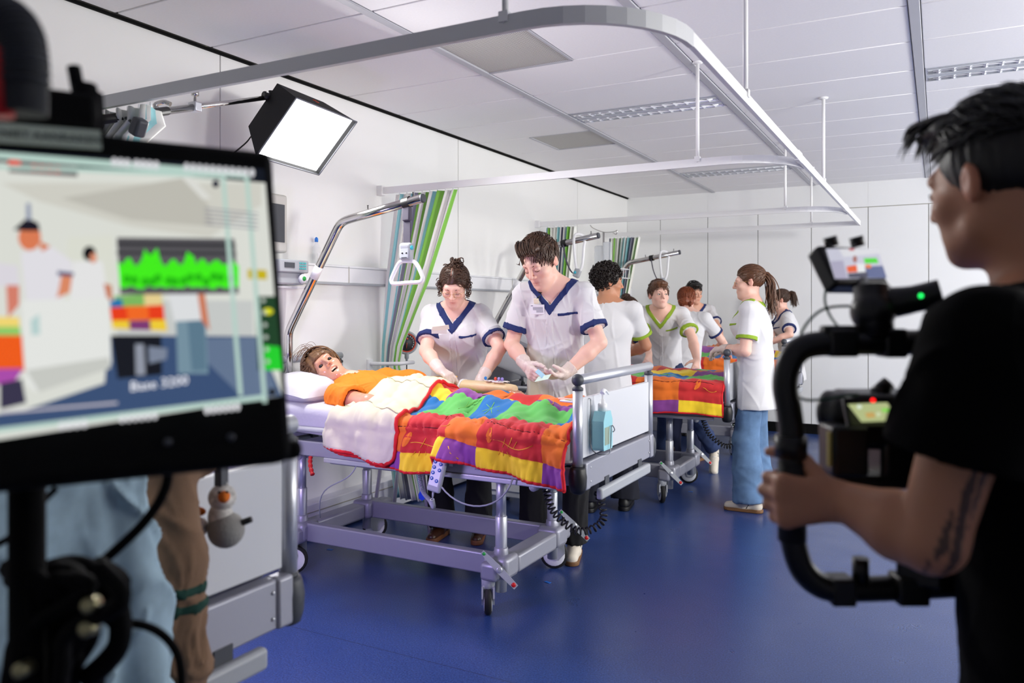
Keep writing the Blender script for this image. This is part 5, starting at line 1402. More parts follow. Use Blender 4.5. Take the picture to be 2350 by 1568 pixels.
# ---------------------------------------------------------------- P2: tall
pos = (-1.95, 4.16); yw = rad(-78)
lg, f, r = stand_legs(pos, yw, 1.06, .135, (.0, .02))
lg[1] = (lg[1][0], lg[1][1], A(1318, 1240, 4.5)); lg[1][2][2] = .09
p2 = person('tall young man nurse with swept brown hair looking down, navy-trimmed white tunic and name badge', pos, yw, 1.83, lean=.07, lean2=.17, head=(rad(-100), rad(-30), rad(-6)), skin='pale', bulk=.92, shoulder=.158,
            rw=A(1207, 838, 4.35), lw=A(1296, 858, 4.32), rh=V3(-.8, .5, -.3), lh=V3(1, .4, -.35),
            hand_r=dict(d=A(1232, 876, 4.22)-A(1207, 838, 4.35), n=V3(.75, .3, -.25), curl=((.35, .5, .35), (.45, .6, .4), (.5, .65, .45), (.55, .7, .5)), spread=.06, thumb=(.8, .5, .4)),
            hand_l=dict(d=A(1248, 872, 4.2)-A(1296, 858, 4.32), n=V3(-.3, -.45, .75), curl=((.35, .4, .3), (.4, .45, .3), (.5, .5, .35), (.55, .55, .4)), spread=.01, thumb=(.85, .3, .5)),
            gloves=(True, True), hairfn=hair_p2, legs=lg, legmat=M_BLKTR, h=.0045, flare=(.064, .055, .06), hair='brown', headoff=(-.045, -.05, -.035), jaw=1.05, seed=2, collar_k=.75, hs=1.1,
            shoes=[dict(at=(lg[k][2][0], lg[k][2][1], 0), yaw=yw+.15*(1 if k else -1), m=M_SNEAK, sole=M_GUM, stripe=M_DSTRIPE) for k in (0, 1)])
# badge on the tunic
bp = np.array(W(1233, 711, 4.42)); 
def on_chest(P, px, py, d0=4.6, d1=3.9):
    ds = np.linspace(d0, d1, 140); pts = np.array([A(px, py, d) for d in ds]); v = P['t0'](pts); k = np.where(v < .003)[0]; 
    return pts[k[-1]] if len(k) else pts[70]
bd = on_chest(p2, 1234, 710); tfv = Vector(p2['tf']); trv = Vector(p2['tr']); d2v = Vector(p2['d2'])
RB = Matrix((trv, tfv, d2v)).transposed()
bc_ = Vector(bd)+tfv*.008
badge = MB().box(bc_, (.082, .003, .056), RB, bev=.001).build('name_badge', M_WHITE, p2['tunic'])
for i in range(5): MB().box(bc_+tfv*.002+d2v*(.012-.0065*i)+trv*(-.004 if i < 3 else -.014), (.058 if i < 3 else .04, .0006, .0022), RB).build('printed_line', M_DGREY, badge)
MB().box(bc_+tfv*.002+d2v*.021+trv*.03, (.012, .0006, .003), RB).build('printed_line', M_DGREY, badge)
MB().box(bc_+tfv*.0015+d2v*.048+trv*.004, (.03, .01, .03), RB, bev=.004).build('badge_clip', mat('cream_plastic', (232, 222, 196), .5), badge)
rl = Vector(on_chest(p2, 1241, 667))+tfv*.009
MB().lathe(rl, tfv, [(0, .014), (.008, .014), (.01, .011)], 16).build('badge_reel', M_BLACK, badge)
MB().tube([rl+(trv*math.cos(a)+d2v*(math.sin(a)+.3))*.017 for a in np.linspace(0, 6.28, 16)], .0014, 5).build('reel_ring', M_CHROME, badge)
MB().tube([rl-d2v*.01, rl-d2v*.024-trv*.004, bc_+d2v*.06+trv*.004], .0028, 6).build('reel_strap', M_BLACK, badge)
bd = Vector(on_chest(p1, 1012, 752)); t1, r1, u1 = Vector(p1['tf']), Vector(p1['tr']), Vector(p1['d2']); R1 = Matrix((r1, t1, u1)).transposed()
MB().box(bd+t1*.006, (.092, .003, .024), R1 @ Matrix.Rotation(.12, 3, 'Y'), bev=.001).build('tape_label', mat('masking_tape', (238, 228, 205), .7), p1['tunic'])
MB().box(bd+t1*.004-u1*.018+r1*.01, (.085, .003, .03), R1, bev=.001).build('tape_label', mat('clear_tape', (236, 230, 218), .4), p1['tunic'])
# sachet held between his hands
sc_ = A(1246, 868, 4.16)
st = thing('sachet', 'small pale blue and green paper sachet held by the tall nurse', 'sachet', sc_)
MB().box(sc_, (.085, .05, .002), Matrix.Rotation(.5, 3, 'X') @ Matrix.Rotation(-.25, 3, 'Y'), bev=.0008).build('paper_front', mat('sachet_green', (205, 226, 212), .5), st)
MB().box(Vector(sc_)+Vector((-.022, .012, .022)), (.05, .04, .002), Matrix.Rotation(.35, 3, 'X') @ Matrix.Rotation(.75, 3, 'Y'), bev=.0008).build('paper_flap', mat('sachet_blue', (168, 206, 232), .5), st)

# ---------------------------------------------------------------- P3: curly dark hair, from behind
pos = (-2.03, 5.15); yw = rad(100); lg, f, r = stand_legs(pos, yw, 1., .11, (.12, .0))
person('young man with dark curly hair seen from behind, lime-trimmed white tunic', pos, yw, 1.71, lean=.06, lean2=.1, head=(rad(42), rad(-4), 0), skin='tan', trim='lime', shoulder=.18, hairfn=hair_curly, legs=lg, legmat=M_PIN, hair='dark', h=.007, vneck=False,
       rw=A(1455, 800, 5.55)+V3(-.12, .2, -.05), lw=(-2.2, 5.5, .98), rh=V3(.9, -.3, -.3), flare=(.07, .06, .08), seed=3, shoes=[dict(at=(lg[k][2][0], lg[k][2][1], 0), yaw=yw, kind='boot', m=M_BLACK, sole=M_BLACK) for k in (0, 1)], face=False, brow=M_BROW)
# ---------------------------------------------------------------- P4: short hair, leaning on the middle bed
pos = (-2.19, 6.92); yw = rad(-76)
kn = [(.09, V3(-2.15, 6.85, .5), V3(-2.2, 7.0, .09)), (-.09, V3(-1.83, 6.72, .48), V3(-1.72, 6.86, .2))]
person('short-haired young man with lime collar leaning over the middle bed, facing the room', pos, yw, 1.76, lean=.34, lean2=.55, head=(rad(-52), rad(4), 0), skin='pale', trim='lime', shoulder=.18, hairfn=hair_short, legs=kn, legmat=M_DJEAN, hair='chestnut', h=.0065, eyes_down=False,
       lw=A(1603, 838, 6.45), rw=A(1492, 822, 6.5), lh=V3(.6, .8, .0), rh=V3(-.8, .6, 0), pelvis_z=.93, hand_l=dict(d=V3(.1, -.6, -.6), n=V3(0, -.6, -.7)), hand_r=dict(d=V3(.1, -.6, -.6), n=V3(0, -.6, -.7)), seed=4, gaze=-1, collar_k=.65, headoff=(0.0, -.03, -.02),
       shoes=[dict(at=(-2.2, 7.0, 0), yaw=yw, m=M_SNEAK, sole=M_WSOLE, stripe=M_DSTRIPE), dict(at=(-1.72, 6.9, .12), yaw=yw, m=M_SNEAK, sole=M_WSOLE, stripe=M_DSTRIPE, pitch=.9)])
# ---------------------------------------------------------------- P5: ginger bob from behind
pos = (-2.08, 7.22); yw = rad(78); lg, f, r = stand_legs(pos, yw, .97, .1)
person('person with wavy ginger bob seen from behind at the rear bed, navy sleeve trim', pos, yw, 1.63, lean=.12, lean2=.3, head=(rad(100), rad(-25), 0), skin='pale', hairfn=hair_bob, legs=lg, legmat=mat('navy_trousers', (26, 32, 62), .9), hair='ginger', h=.0075, vneck=False, face=False, rw=(-1.78, 7.62, 1.0), lw=(-2.2, 7.65, 1.0), seed=5, headoff=(-.05, 0, -.01),
       shoes=[dict(at=(lg[k][2][0], lg[k][2][1], 0), yaw=yw, kind='boot', m=M_BOOT, sole=M_GUM) for k in (0, 1)])
# ---------------------------------------------------------------- P6: dark hair beyond the rear bed
pos = (-2.44, 8.82); yw = rad(-66); lg, f, r = stand_legs(pos, yw, 1., .1)
person('young man with black tousled hair beyond the rear bed, navy-trimmed white tunic', pos, yw, 1.71, lean=.1, lean2=.2, head=(rad(-40), rad(-10), 0), skin='warm', hairfn=hair_short, legs=lg, legmat=M_BLKTR, hair='black', h=.007, eyes_down=False, lw=(-2.02, 8.45, 1.06), rw=(-2.5, 8.45, 1.06), collar_k=.8, seed=6,
       shoes=[dict(at=(lg[k][2][0], lg[k][2][1], 0), yaw=yw, m=M_BLACK, sole=M_BLACK) for k in (0, 1)])
# ---------------------------------------------------------------- P7: ponytail, glasses, profile
pos = (-1.125, 5.70); yw = rad(182); lg, f, r = stand_legs(pos, yw, .98, .085, (.0, .03))
p7 = person('woman with long wavy ponytail and amber glasses in profile, lime-trimmed tunic and wide jeans', pos, yw, 1.71, lean=.03, lean2=.06, head=(rad(190), rad(-6), 0), skin='pale', trim='lime', shoulder=.16, fem=1, bulk=.98, hairfn=hair_pony(.30, -.112, .052), legs=lg, legmat=M_JEAN, hair='chestnut', h=.0055, eyes_down=False, hem=.24,
            lw=A(1664, 800, 5.62), rw=A(1668, 806, 5.86), lh=V3(.3, -.45, -.6), rh=V3(.3, .6, -.6), hand_l=dict(d=V3(-1, .15, -.15), n=V3(.0, .3, -1), curl=(.55, .5, .4)), hand_r=dict(d=V3(-1, -.15, -.15), n=V3(0, -.3, -1), curl=(.5, .5, .4)), gloves=(True, True), flare=(.085, .085, .095), seed=7, headoff=(.0, .0, .0),
            shoes=[dict(at=(lg[k][2][0], lg[k][2][1], 0), yaw=yw, m=M_SNEAK, sole=M_GUM, stripe=M_DSTRIPE) for k in (0, 1)])
glasses(p7, M_AMBER, True, .023, .019)
seam = [Vector((pos[0]+.02+.0*z, pos[1]-.086-.085*.98-.004, z)) for z in (.14, .3, .5)]
# ---------------------------------------------------------------- P8: dark ponytail far right
pos = (-1.38, 8.82); yw = rad(200); lg, f, r = stand_legs(pos, yw, .95, .09)
p8 = person('woman with short dark ponytail at the foot of the rear bed, navy-trimmed tunic', pos, yw, 1.62, lean=.1, lean2=.2, head=(rad(192), rad(-12), 0), skin='pale', shoulder=.165, fem=1, hairfn=hair_pony(.15, -.115, .06, False, 31), legs=lg, legmat=M_BLKTR, hair='brown', h=.007, eyes_down=True, rw=(-1.6, 8.5, 1.05), lw=(-1.55, 8.42, 1.05), seed=8,
            shoes=[dict(at=(lg[k][2][0], lg[k][2][1], 0), yaw=yw, m=M_BLACK, sole=M_BLACK) for k in (0, 1)])
glasses(p8, M_GOLD, False)
# ---------------------------------------------------------------- P9: bending far behind
pos = (-2.98, 7.2); yw = rad(50); lg, f, r = stand_legs(pos, yw, .95, .09)
person('person bending over the rear bed, white tunic back showing behind the curly-haired man', pos, yw, 1.66, lean=.45, lean2=.85, head=(rad(50), rad(-50), 0), skin='pale', hairfn=hair_pony(.08, -.1, .08, True, 41), legs=lg, legmat=M_BLKTR, hair='brown', h=.008, face=False, rw=(-2.45, 7.65, 1.0), lw=(-2.75, 7.75, 1.02), seed=9, vneck=False,
       shoes=[dict(at=(lg[k][2][0], lg[k][2][1], 0), yaw=yw, m=M_BLACK, sole=M_BLACK) for k in (0, 1)])

# ================================================================ MANNEQUIN on the front bed
mq = thing('mannequin', 'training mannequin with brown wig and orange shirt lying in the front bed', 'mannequin', (-2.7, 3.5, .9))
M_DOLL = mat('doll_vinyl', vcol=True, rough=.22, coat=.3)
u_ = nz(V3(-.86, -.10, .58)); f_ = V3(.62, -.64, .44); f_ = nz(f_-u_*(f_ @ u_)); r_ = np.cross(f_, u_)
MM = np.stack([r_, f_, u_], 1); hc_ = V3(-3.05, 3.455, 1.06); sm_ = 1.03
hpM = lambda p: hc_+MM @ (V3(*p)*sm_)
F = Field(); add_head(F, hpM, MM, sm_, 0, 1.1, .9, True, True)
nbM = V3(-2.89, 3.49, .985)
F.cone(hpM((0, -.015, -.06)), nbM, .052, .06, .02); F.cone(nbM, V3(-2.6, 3.5, .91), .065, .085, .05)
nearS, farS = V3(-2.80, 3.27, .935), V3(-2.83, 3.72, .985)
F.cone(nbM, nearS, .05, .06, .03); F.cone(nbM, farS, .05, .06, .03)
nel, nwr = V3(-2.54, 3.18, .925), V3(-2.32, 3.3, .89); F.cone(nearS, nel, .053, .046, .03); F.cone(nel, nwr, .045, .032, .02)
fel, fwr = V3(-2.55, 3.80, .965), V3(-2.08, 3.745, .962); F.cone(farS, fel, .052, .045, .03); F.cone(fel, fwr, .043, .03, .02)
add_hand(F, fwr, V3(1, -.06, -.03), V3(.0, 0, -1), False, (.15, .3, .2), 1., .07)
dollc = SK['doll']
sdf_obj('body', F, .0045, M_DOLL, mq, None, None, lambda v: np.where(((((v-hc_) @ MM)[:, 2] < -.125) & (v[:, 0] < -2.84))[:, None], np.array(lin((222, 190, 164))), head_color(v, hpM, MM, sm_, dollc, (dollc[0]*.8, dollc[1]*.5, dollc[2]*.42), .3)))
eb = MB()
for q in (-1, 1): eb.sphere(hpM((q*.0315, .070, .002)), .013, 10, 8)
eb.build('eye_socket', M_BLACK, mq)
tb_ = MB(); tb_.tube([Vector(hpM((x, .083-.25*x*x/.02, -.061))) for x in np.linspace(-.016, .016, 8)], .0045, 6); tb_.build('teeth', mat('teeth', (236, 226, 196), .3), mq)
tb_ = MB(); tb_.tube([Vector(hpM((x, .078-.25*x*x/.02, -.0765))) for x in np.linspace(-.014, .014, 8)], .004, 6); tb_.build('teeth', mat('teeth'), mq)
MB().sphere(hpM((0, .058, -.0685)), .019, 10, 8).build('mouth_cavity', M_BLACK, mq)
T = Field(); T.flat(nbM+V3(.06, 0, -.02), V3(-2.5, 3.5, .90), .165, .17, nz(V3(.1, -.1, 1)), .55, .05)
T.cone(nearS, nel+(nearS-nel)*.45, .068, .082, .04); T.cone(farS, fel+(farS-fel)*.4, .068, .08, .04); T.cone(nearS, farS, .062, .062, .04)
def shf(P):
    d = T(P)
    ax = nz(nbM-V3(-2.6, 3.5, .93)); X = P-nbM; al = X @ ax; rd_ = np.linalg.norm(X-np.outer(al, ax), axis=1)
    d = smax(d, -np.maximum(rd_-.078, -(al+.03)), .006)
    u = nz(nel-nearS); e = nel+(nearS-nel)*.47; near = np.linalg.norm(P-e, axis=1) < .14
    d = np.where(near, np.maximum(np.maximum(d, (P-e) @ u), -f_cone(P, e-u*.04, e+u*.05, .058, .068)), d)
    return d
wk = wrinkle(77, .006); lo, hi = T.bounds()
sdf_obj('orange_shirt', shf, .006, mat('orange_jersey', (248, 134, 26), .85, bump=(600, .1, .0006)), mq, (lo, hi), lambda v: wk(v*1.2))
# wig
def ex(F): F.ell(hpM((.03, -.04, .06)), V3(.075, .085, .07)*sm_, MM, .03)
hair_cap('wig', hpM, MM, sm_, HAIR['wig'], mq, .0045, (1.12, 1.1, 1.06), .008, .05, -.02, -.07, .005, 60, seed=15, extra=ex)
b = MB(); rd = np.random.default_rng(16)
a = strands(hpM, MM, sm_, 760, lambda p: (.55, -.35, .5) if p[2] > .07 else (.25, -.6, -.1), 17, (6, 12), .014, .003, .5, -.03, (1.24, 1.19, 1.17), .012, .25, .07, .2, .075)
for k in range(18):
    p0 = V3(-.01+rd.normal()*.02, .03+rd.normal()*.012, .125); hgt = rd.uniform(.01, .05)
    q = bez(hpM(p0), hpM(p0+V3(-.01, .05, hgt)), hpM(p0+V3(.03+rd.normal()*.02, .07, hgt*.9)), hpM(p0+V3(.08+rd.normal()*.02, .05+rd.normal()*.02, hgt*.4)), 10); b.tube(q, .0011, 3, cap=False)
join_hair('wig_locks', [a, b], HAIR['wig'], mq)
# dressed forearm
pd = thing('arm_cannula_pad', 'beige practice pad with cannulas strapped on the mannequin\'s forearm', 'medical pad', (-2.2, 3.75, 1.0))
pa, pb_ = Vector((-2.36, 3.778, .972)), Vector((-1.99, 3.738, .972))
MB().tube([pa.lerp(pb_, t) for t in (0, .02, .1, .5, .85, .98, 1)], [.03, .048, .05, .047, .042, .034, .015], 18, flat=.75, up=(0, 0, 1)).build('pad', mat('beige_silicone', (226, 200, 158), .45, bump=(40, .3, .006)), pd)
MB().tube([pa.lerp(pb_, t) for t in (.035, .075)], .0525, 18, flat=.78, up=(0, 0, 1)).build('pad_edge', M_WHITE, pd)
rd = np.random.default_rng(2); fm = MB()
for k in range(16):
    c = pa.lerp(pb_, .45+.4*rd.random())+Vector((0, rd.uniform(-.03, .02), .036+rd.random()*.006)); fm.box(c, (.03, .018, .003), Matrix.Rotation(rd.uniform(-.6, .6), 3, 'Z') @ Matrix.Rotation(rd.uniform(-.4, .4), 3, 'X'))
fm.build('film_dressing', mat('clear_film', (240, 238, 232), .15), pd)
for t, c in ((.48, (30, 130, 210)), (.66, (232, 84, 60)), (.72, (170, 160, 220)), (.78, (150, 140, 215))):
    o = pa.lerp(pb_, t)+Vector((0, -.012, .045)); MB().lathe(o, (.2, -.2, 1), [(0, .004), (.006, .008), (.014, .008), (.018, .004)], 10).build('cannula_cap', mat('cap_%d' % c[0], c, .35), pd)
    MB().tube([o, o+Vector((.03, .01, -.006))], .003, 6).build('cannula_hub', M_WHITE, pd)
tq = thing('tourniquet', 'blue tourniquet band round the mannequin\'s arm', 'tourniquet', (-2.42, 3.79, .97))
qa = fel+(fwr-fel)*.26; qd = Vector(nz(fwr-fel))
MB().tube([Vector(qa)-qd*.012, Vector(qa)+qd*.012], .0475, 18).build('band', mat('tourniquet_blue', (52, 90, 160), .6), tq)
MB().box(Vector(qa)+Vector((.012, -.0, .055)), (.035, .03, .016), Matrix.Rotation(.7, 3, 'Y'), bev=.004).build('clip', mat('tourniquet_clip', (44, 78, 148), .5), tq)
tl = thing('tubing', 'yellowish rubber tube lying along the mannequin\'s arm', 'tube', (-2.5, 3.78, 1.0))
MB().tube(spline([(-2.62, 3.76, 1.01), (-2.52, 3.755, 1.017), (-2.44, 3.765, 1.016), (-2.38, 3.77, 1.024)], 5), .0055, 8).build('tube', mat('latex_tube', (214, 170, 88), .5), tl)
# sterile packs on the quilt near the footboard
for k, (px, py, yy, sz, an, lb, cc) in enumerate(((1178, 913, 3.78, (.10, .05, .012), .1, 'clear plastic packet with blue print beside the mannequin\'s hand', (214, 228, 240)), (1300, 912, 3.86, (.09, .06, .01), -.4, 'transparent syringe packet beside the footboard', (226, 234, 238)), (1305, 935, 3.62, (.11, .045, .012), -.35, 'pinkish sterile packet at the footboard corner', (238, 196, 180)), (1305, 952, 3.45, (.09, .03, .01), -.2, 'white wrapped swab packet nearest the footboard', (240, 236, 236)))):
    p = Wy(px, py, yy); z = zt1(p.x, p.y)+.022
    t = thing('sterile_packet', lb, 'packet', (p.x, p.y, z), 'sterile packets')
    Rz = Matrix.Rotation(an, 3, 'Z')
    MB().box((p.x, p.y, z), sz, Rz, bev=.004).build('wrapper', mat('packet_%d' % k, cc, .25), t)
    MB().box((p.x, p.y, z+sz[2]/2+.0006), (sz[0]*.3, sz[1]*.6, .001), Rz).build('print', mat('packet_print_%d' % k, ((60, 150, 200), (90, 190, 200), (200, 90, 80), (120, 160, 90))[k], .4), t)
# ================================================================ FILM LIGHTS
def CV(a, b, c): return RT*a+Vector((0, 0, b))+FW*c      # camera-frame direction (right, up, depth)
M_SOFTB = mat('softbox_fabric', (16, 16, 18), .85); M_DIFF = mat('softbox_diffuser', (255, 255, 255), .5, emit=9.)
def softbox(label, c, u, v, power, color, depth=.2, logo=True, spread=180, face=None):
    c, u, v = Vector(c), Vector(u), Vector(v); n = u.cross(v).normalized()
    if n.dot(Vector(face) if face is not None else Vector((0, 0, -1))) < 0: n = -n
    t = thing('softbox_lamp', label, 'film light', c)
    hu, hv = u/2, v/2; F4 = [c-hu-hv, c+hu-hv, c+hu+hv, c-hu+hv]; B4 = [c-n*depth+(p-c)*.78 for p in F4]
    lipn = n*.025; L4 = [p+lipn+(p-c)*.04 for p in F4]
    m = MB(); m.add(L4+B4, [(0, 1, 5, 4), (1, 2, 6, 5), (2, 3, 7, 6), (3, 0, 4, 7), (4, 5, 6, 7)])
    sh = m.build('fabric_shell', M_SOFTB, t); md = sh.modifiers.new('t', 'SOLIDIFY'); md.thickness = .004
    MB().add(F4, [(0, 1, 2, 3)]).build('diffuser', M_DIFF, t)
    m = MB()
    for i in range(4): m.tube([L4[i], L4[(i+1) % 4]], .004, 6)
    m.build('rim_piping', mat('softbox_rim', (120, 122, 130), .5), t)
    MB().box(c-n*(depth+.03), (u.length*.5, v.length*.55, .06), Matrix((u.normalized(), v.normalized(), n)).transposed(), bev=.008).build('lamp_head', M_BLACK, t)
    if logo:      # little orange mark on the top panel
        o = ((L4[0]+L4[1])/2).lerp((B4[0]+B4[1])/2, .45); pn = (L4[1]-L4[0]).cross(B4[0]-L4[0]).normalized()
        if pn.z < 0: pn = -pn
        a = (L4[1]-L4[0]).normalized(); b = (B4[0]-L4[0]); b = (b-a*b.dot(a)).normalized(); o = o+pn*.006
        lg = [o+a*x+b*y for x, y in ((-.014, .012), (.012, .014), (-.006, .002), (.006, .002), (-.012, -.012), (.012, -.008))]
        MB().tube([lg[0], lg[1], lg[2]], .0018, 5).tube([lg[3], lg[4], lg[5]], .0018, 5).build('logo_mark', mat('logo_orange', (225, 70, 40), .6), t)
    l = bpy.data.lights.new('softbox_light', 'AREA'); l.shape = 'RECTANGLE'; l.size = u.length*.98; l.size_y = v.length*.98; l.energy = power; l.color = color; l.spread = math.radians(spread)
    o = bpy.data.objects.new('softbox_light', l); COL.objects.link(o); o.parent = t
    x = u.normalized(); z = -n; y = z.cross(x); o.matrix_local = Matrix((x, y, z)).transposed().to_4x4(); o.location = n*.03
    return t, n
sc0 = W(702, 312, 4.2)
sb, sn = softbox('black softbox lamp with bright white face on a boom, upper left', sc0, CV(.215, -.025, .38), CV(-.225, -.262, .10), SB1, (1., .985, .96))
bs = thing('lamp_boom_stand', 'chrome boom arm on a stand holding the softbox lamp', 'light stand', W(205, 275, 3.0))
e0, e1 = W(612, 224, 4.13), W(225, 276, 3.05)
MB().tube([e0, e0.lerp(e1, .55)], .0125, 12).build('boom_arm', M_CHROME, bs); MB().tube([e0.lerp(e1, .5), e1], .0165, 12).build('boom_sleeve', M_CHROME, bs)
MB().tube([e0.lerp(e1, .66), e1], .0185, 12).build('boom_grip', M_BLACK, bs)
q = e0.lerp(e1, .5); cl_ = MB().box(q, (.05, .04, .045), bev=.006).build('clamp', M_ALU, bs); MB().tube([q, q+Vector((0, 0, .05)), q+Vector((0, 0, .052)), q+Vector((0, 0, .07))], [.007, .007, .017, .017], 12).build('clamp_knob', M_CHROME, cl_)
MB().tube(spline([q+CV(-.09, -.0, -.05), q+CV(-.12, .01, -.05), q+CV(-.15, -.01, -.07), q+CV(-.13, -.035, -.06)], 4), .011, 8).build('clamp_lever', M_CHROME, bs)
hd = W(617, 222, 4.12); MB().tube([hd-CV(.02, 0, .03), hd+CV(.022, 0, .02)], .018, 12).build('swivel', M_BLACK, bs)
MB().tube([hd+CV(.012, .03, 0), hd+CV(.012, .0, 0)], [.014, .006], 8).build('swivel_knob', M_BLACK, bs); MB().tube([hd+CV(-.022, .026, 0), hd+CV(-.018, 0, 0)], [.010, .006], 8).build('swivel_knob', M_BLACK, bs)
MB().tube([hd, W(648, 252, 4.22)], .012, 8).build('swivel_bar', M_BLACK, bs)
MB().tube(spline([W(598, 300, 4.25), W(578, 312, 4.2), W(560, 332, 4.1), W(500, 380, 3.9)], 5), .004, 6).build('lamp_cable', M_RUB, bs)
sp0 = e1+CV(-.04, 0, 0)
MB().tube([sp0+Vector((0, 0, .06)), Vector((sp0.x, sp0.y, .45))], .016, 12).build('stand_pole', M_BLACK, bs); MB().tube([sp0-CV(.03, 0, 0), sp0+CV(.05, 0, .01)], .03, 12).build('grip_head', M_BLACK, bs)
for k in range(3):
    a = k*2.094+.4; MB().tube([(sp0.x, sp0.y, .5), (sp0.x+.28*math.cos(a), sp0.y+.28*math.sin(a), .012)], .011, 8).build('leg', M_BLACK, bs)
hk = W(318, 292, 3.0); MB().tube([e1.lerp(e0, .12), hk], [.006, .006], 6).build('hook', M_BLACK, bs); MB().box(hk, (.05, .05, .07), Matrix.Rotation(.5, 3, 'Y'), bev=.012).build('hook_block', M_DGREY, bs)
# second softbox, outside the frame to the right: its light throws the rail shadow on the cupboards
c2 = Vector((2.9, 2.85, 2.1)); dr = (Vector((-1.6, 7.2, 2.5))-c2).normalized(); u2 = dr.cross(Vector((0, 0, 1))).normalized(); v2 = u2.cross(dr)
sb2, n2_ = softbox('second black softbox lamp on its own stand near the windows', c2, u2*.5, v2*.36, SB2, (1., .98, .94), logo=False, spread=150, face=dr)
s2 = thing('light_stand', 'black tripod stand under the second softbox by the windows', 'light stand', (c2.x, c2.y, 0))
MB().tube([c2-dr*.2-Vector((0, 0, .05)), Vector((c2.x-dr.x*.2, c2.y-dr.y*.2, .4))], .016, 10).build('stand_pole', M_BLACK, s2)
for k in range(3):
    a = k*2.094+.2; o = Vector((c2.x-dr.x*.2, c2.y-dr.y*.2, .45)); MB().tube([o, (o.x+.26*math.cos(a), o.y+.26*math.sin(a), .012)], .011, 8).build('leg', M_BLACK, s2)
# lavender LED panel low between the two front beds, behind the monitor
lp = thing('led_panel', 'small lavender LED panel standing between the two front beds', 'film light', (-2.35, 1.75, 0))
lo_ = Vector((-2.35, 1.75, 1.0)); ld = (Vector((-2.1, 3.3, .45))-lo_).normalized(); lu = ld.cross(Vector((0, 0, 1))).normalized(); lv = lu.cross(ld); RL = Matrix((lu, lv, -ld)).transposed()
MB().box(lo_-ld*.025, (.34, .34, .04), RL, bev=.006).build('panel_housing', M_BLACK, lp); MB().box(lo_-ld*.003, (.3, .3, .004), RL).build('panel_face', mat('lavender_face', (200, 180, 255), .5, emit=3.), lp)
MB().tube([lo_-ld*.05, Vector((lo_.x-ld.x*.05, lo_.y-ld.y*.05, .02))], .012, 10).build('pole', M_BLACK, lp); MB().lathe((lo_.x-ld.x*.05, lo_.y-ld.y*.05, 0), (0, 0, 1), [(0, .14), (.012, .14), (.02, .05), (.03, .02)], 20).build('base', M_BLACK, lp)
l = bpy.data.lights.new('led_light', 'AREA'); l.shape = 'SQUARE'; l.size = .3; l.energy = LED; l.color = (.60, .46, 1.)
o = bpy.data.objects.new('led_light', l); COL.objects.link(o); o.parent = lp; o.matrix_local = RL.to_4x4(); o.location = lo_+ld*.01-lp.location

# ================================================================ WALL EQUIPMENT
pm = thing('infusion_pump', 'grey infusion pump with turquoise keypad on the wall trunking', 'pump', (XL+.09, 3.6, 1.6))
pc = Wx(668, 620, XL+.1)
MB().box((XL+.10, pc.y-.03, pc.z+.02), (.11, .24, .075), bev=.008).build('upper_case', M_GREY, pm); MB().box((XL+.09, pc.y-.03, pc.z-.05), (.09, .22, .075), bev=.012).build('lower_case', M_GREY, pm)
for i in range(3):
    for j in range(4): MB().box((XL+.157, pc.y+.015+.015*j, pc.z+.04-.016*i), (.003, .010, .010), bev=.002).build('key', mat('turquoise_key', (70, 190, 190), .5), pm)
MB().box((XL+.157, pc.y-.07, pc.z+.025), (.003, .08, .03)).build('display', M_DGREY, pm); MB().lathe((XL+.135, pc.y+.05, pc.z-.05), (1, 0, 0), [(0, .03), (.015, .028), (.02, .02)], 18).build('knob', M_WHITE, pm); MB().lathe((XL+.155, pc.y+.05, pc.z-.05), (1, 0, 0), [(0, .014), (.004, .013)], 16).build('green_button', M_GREEN, pm)
MB().box((XL+.05, pc.y, pc.z-.1), (.1, .3, .012)).build('shelf', M_WHITE, pm)
wm = thing('wall_monitor', 'beige framed wall monitor, only its edge visible right of the large screen', 'monitor', (XL, 3.4, 1.9)); wc = Wx(652, 515, XL+.06)
MB().box((XL+.05, wc.y-.13, wc.z+.0), (.06, .28, .34), bev=.015).build('case', mat('beige_plastic', (205, 203, 196), .5), wm); MB().box((XL+.083, wc.y-.12, wc.z), (.004, .2, .22)).build('dark_screen', M_DGREY, wm); MB().box((XL+.01, wc.y-.13, wc.z), (.03, .1, .1)).build('wall_mount', M_GREY, wm)
wbt = thing('wash_bottle', 'clear bottle with blue cap standing on the wall trunking', 'bottle', (XL+.035, 3.85, 1.69)); wp = Wx(727, 600, XL+.035)
M_CLR = mat('clear_plastic', (240, 244, 248), .08, alpha=.28)
MB().lathe((XL+.032, wp.y, 1.688), (0, 0, 1), [(0, .026), (.1, .026), (.12, .012), (.135, .010)], 18).build('bottle', M_CLR, wbt); MB().lathe((XL+.032, wp.y, 1.823), (0, 0, 1), [(0, .011), (.02, .011), (.03, .004)], 14).build('cap', mat('cap_blue', (40, 130, 225), .4), wbt)
MB().box((XL+.058, wp.y, 1.735), (.001, .03, .035)).build('label_patch', M_WHITE, wbt)
bg = thing('blood_pressure_gauge', 'round wall blood pressure gauge with black dial and coiled tube', 'gauge', (XL, 4.79, 1.15)); gp = Wx(936, 787, XL+.1); go = Vector((XL+.09, gp.y, gp.z)); gd = Vector((.8, -.6, .0)).normalized(); gu = gd.cross(Vector((0, 0, 1))).normalized()
MB().lathe(go-gd*.03, gd, [(0, .06), (.005, .082), (.03, .085), (.04, .08), (.04, .07), (.034, .068)], 32).build('case', M_GREY, bg)
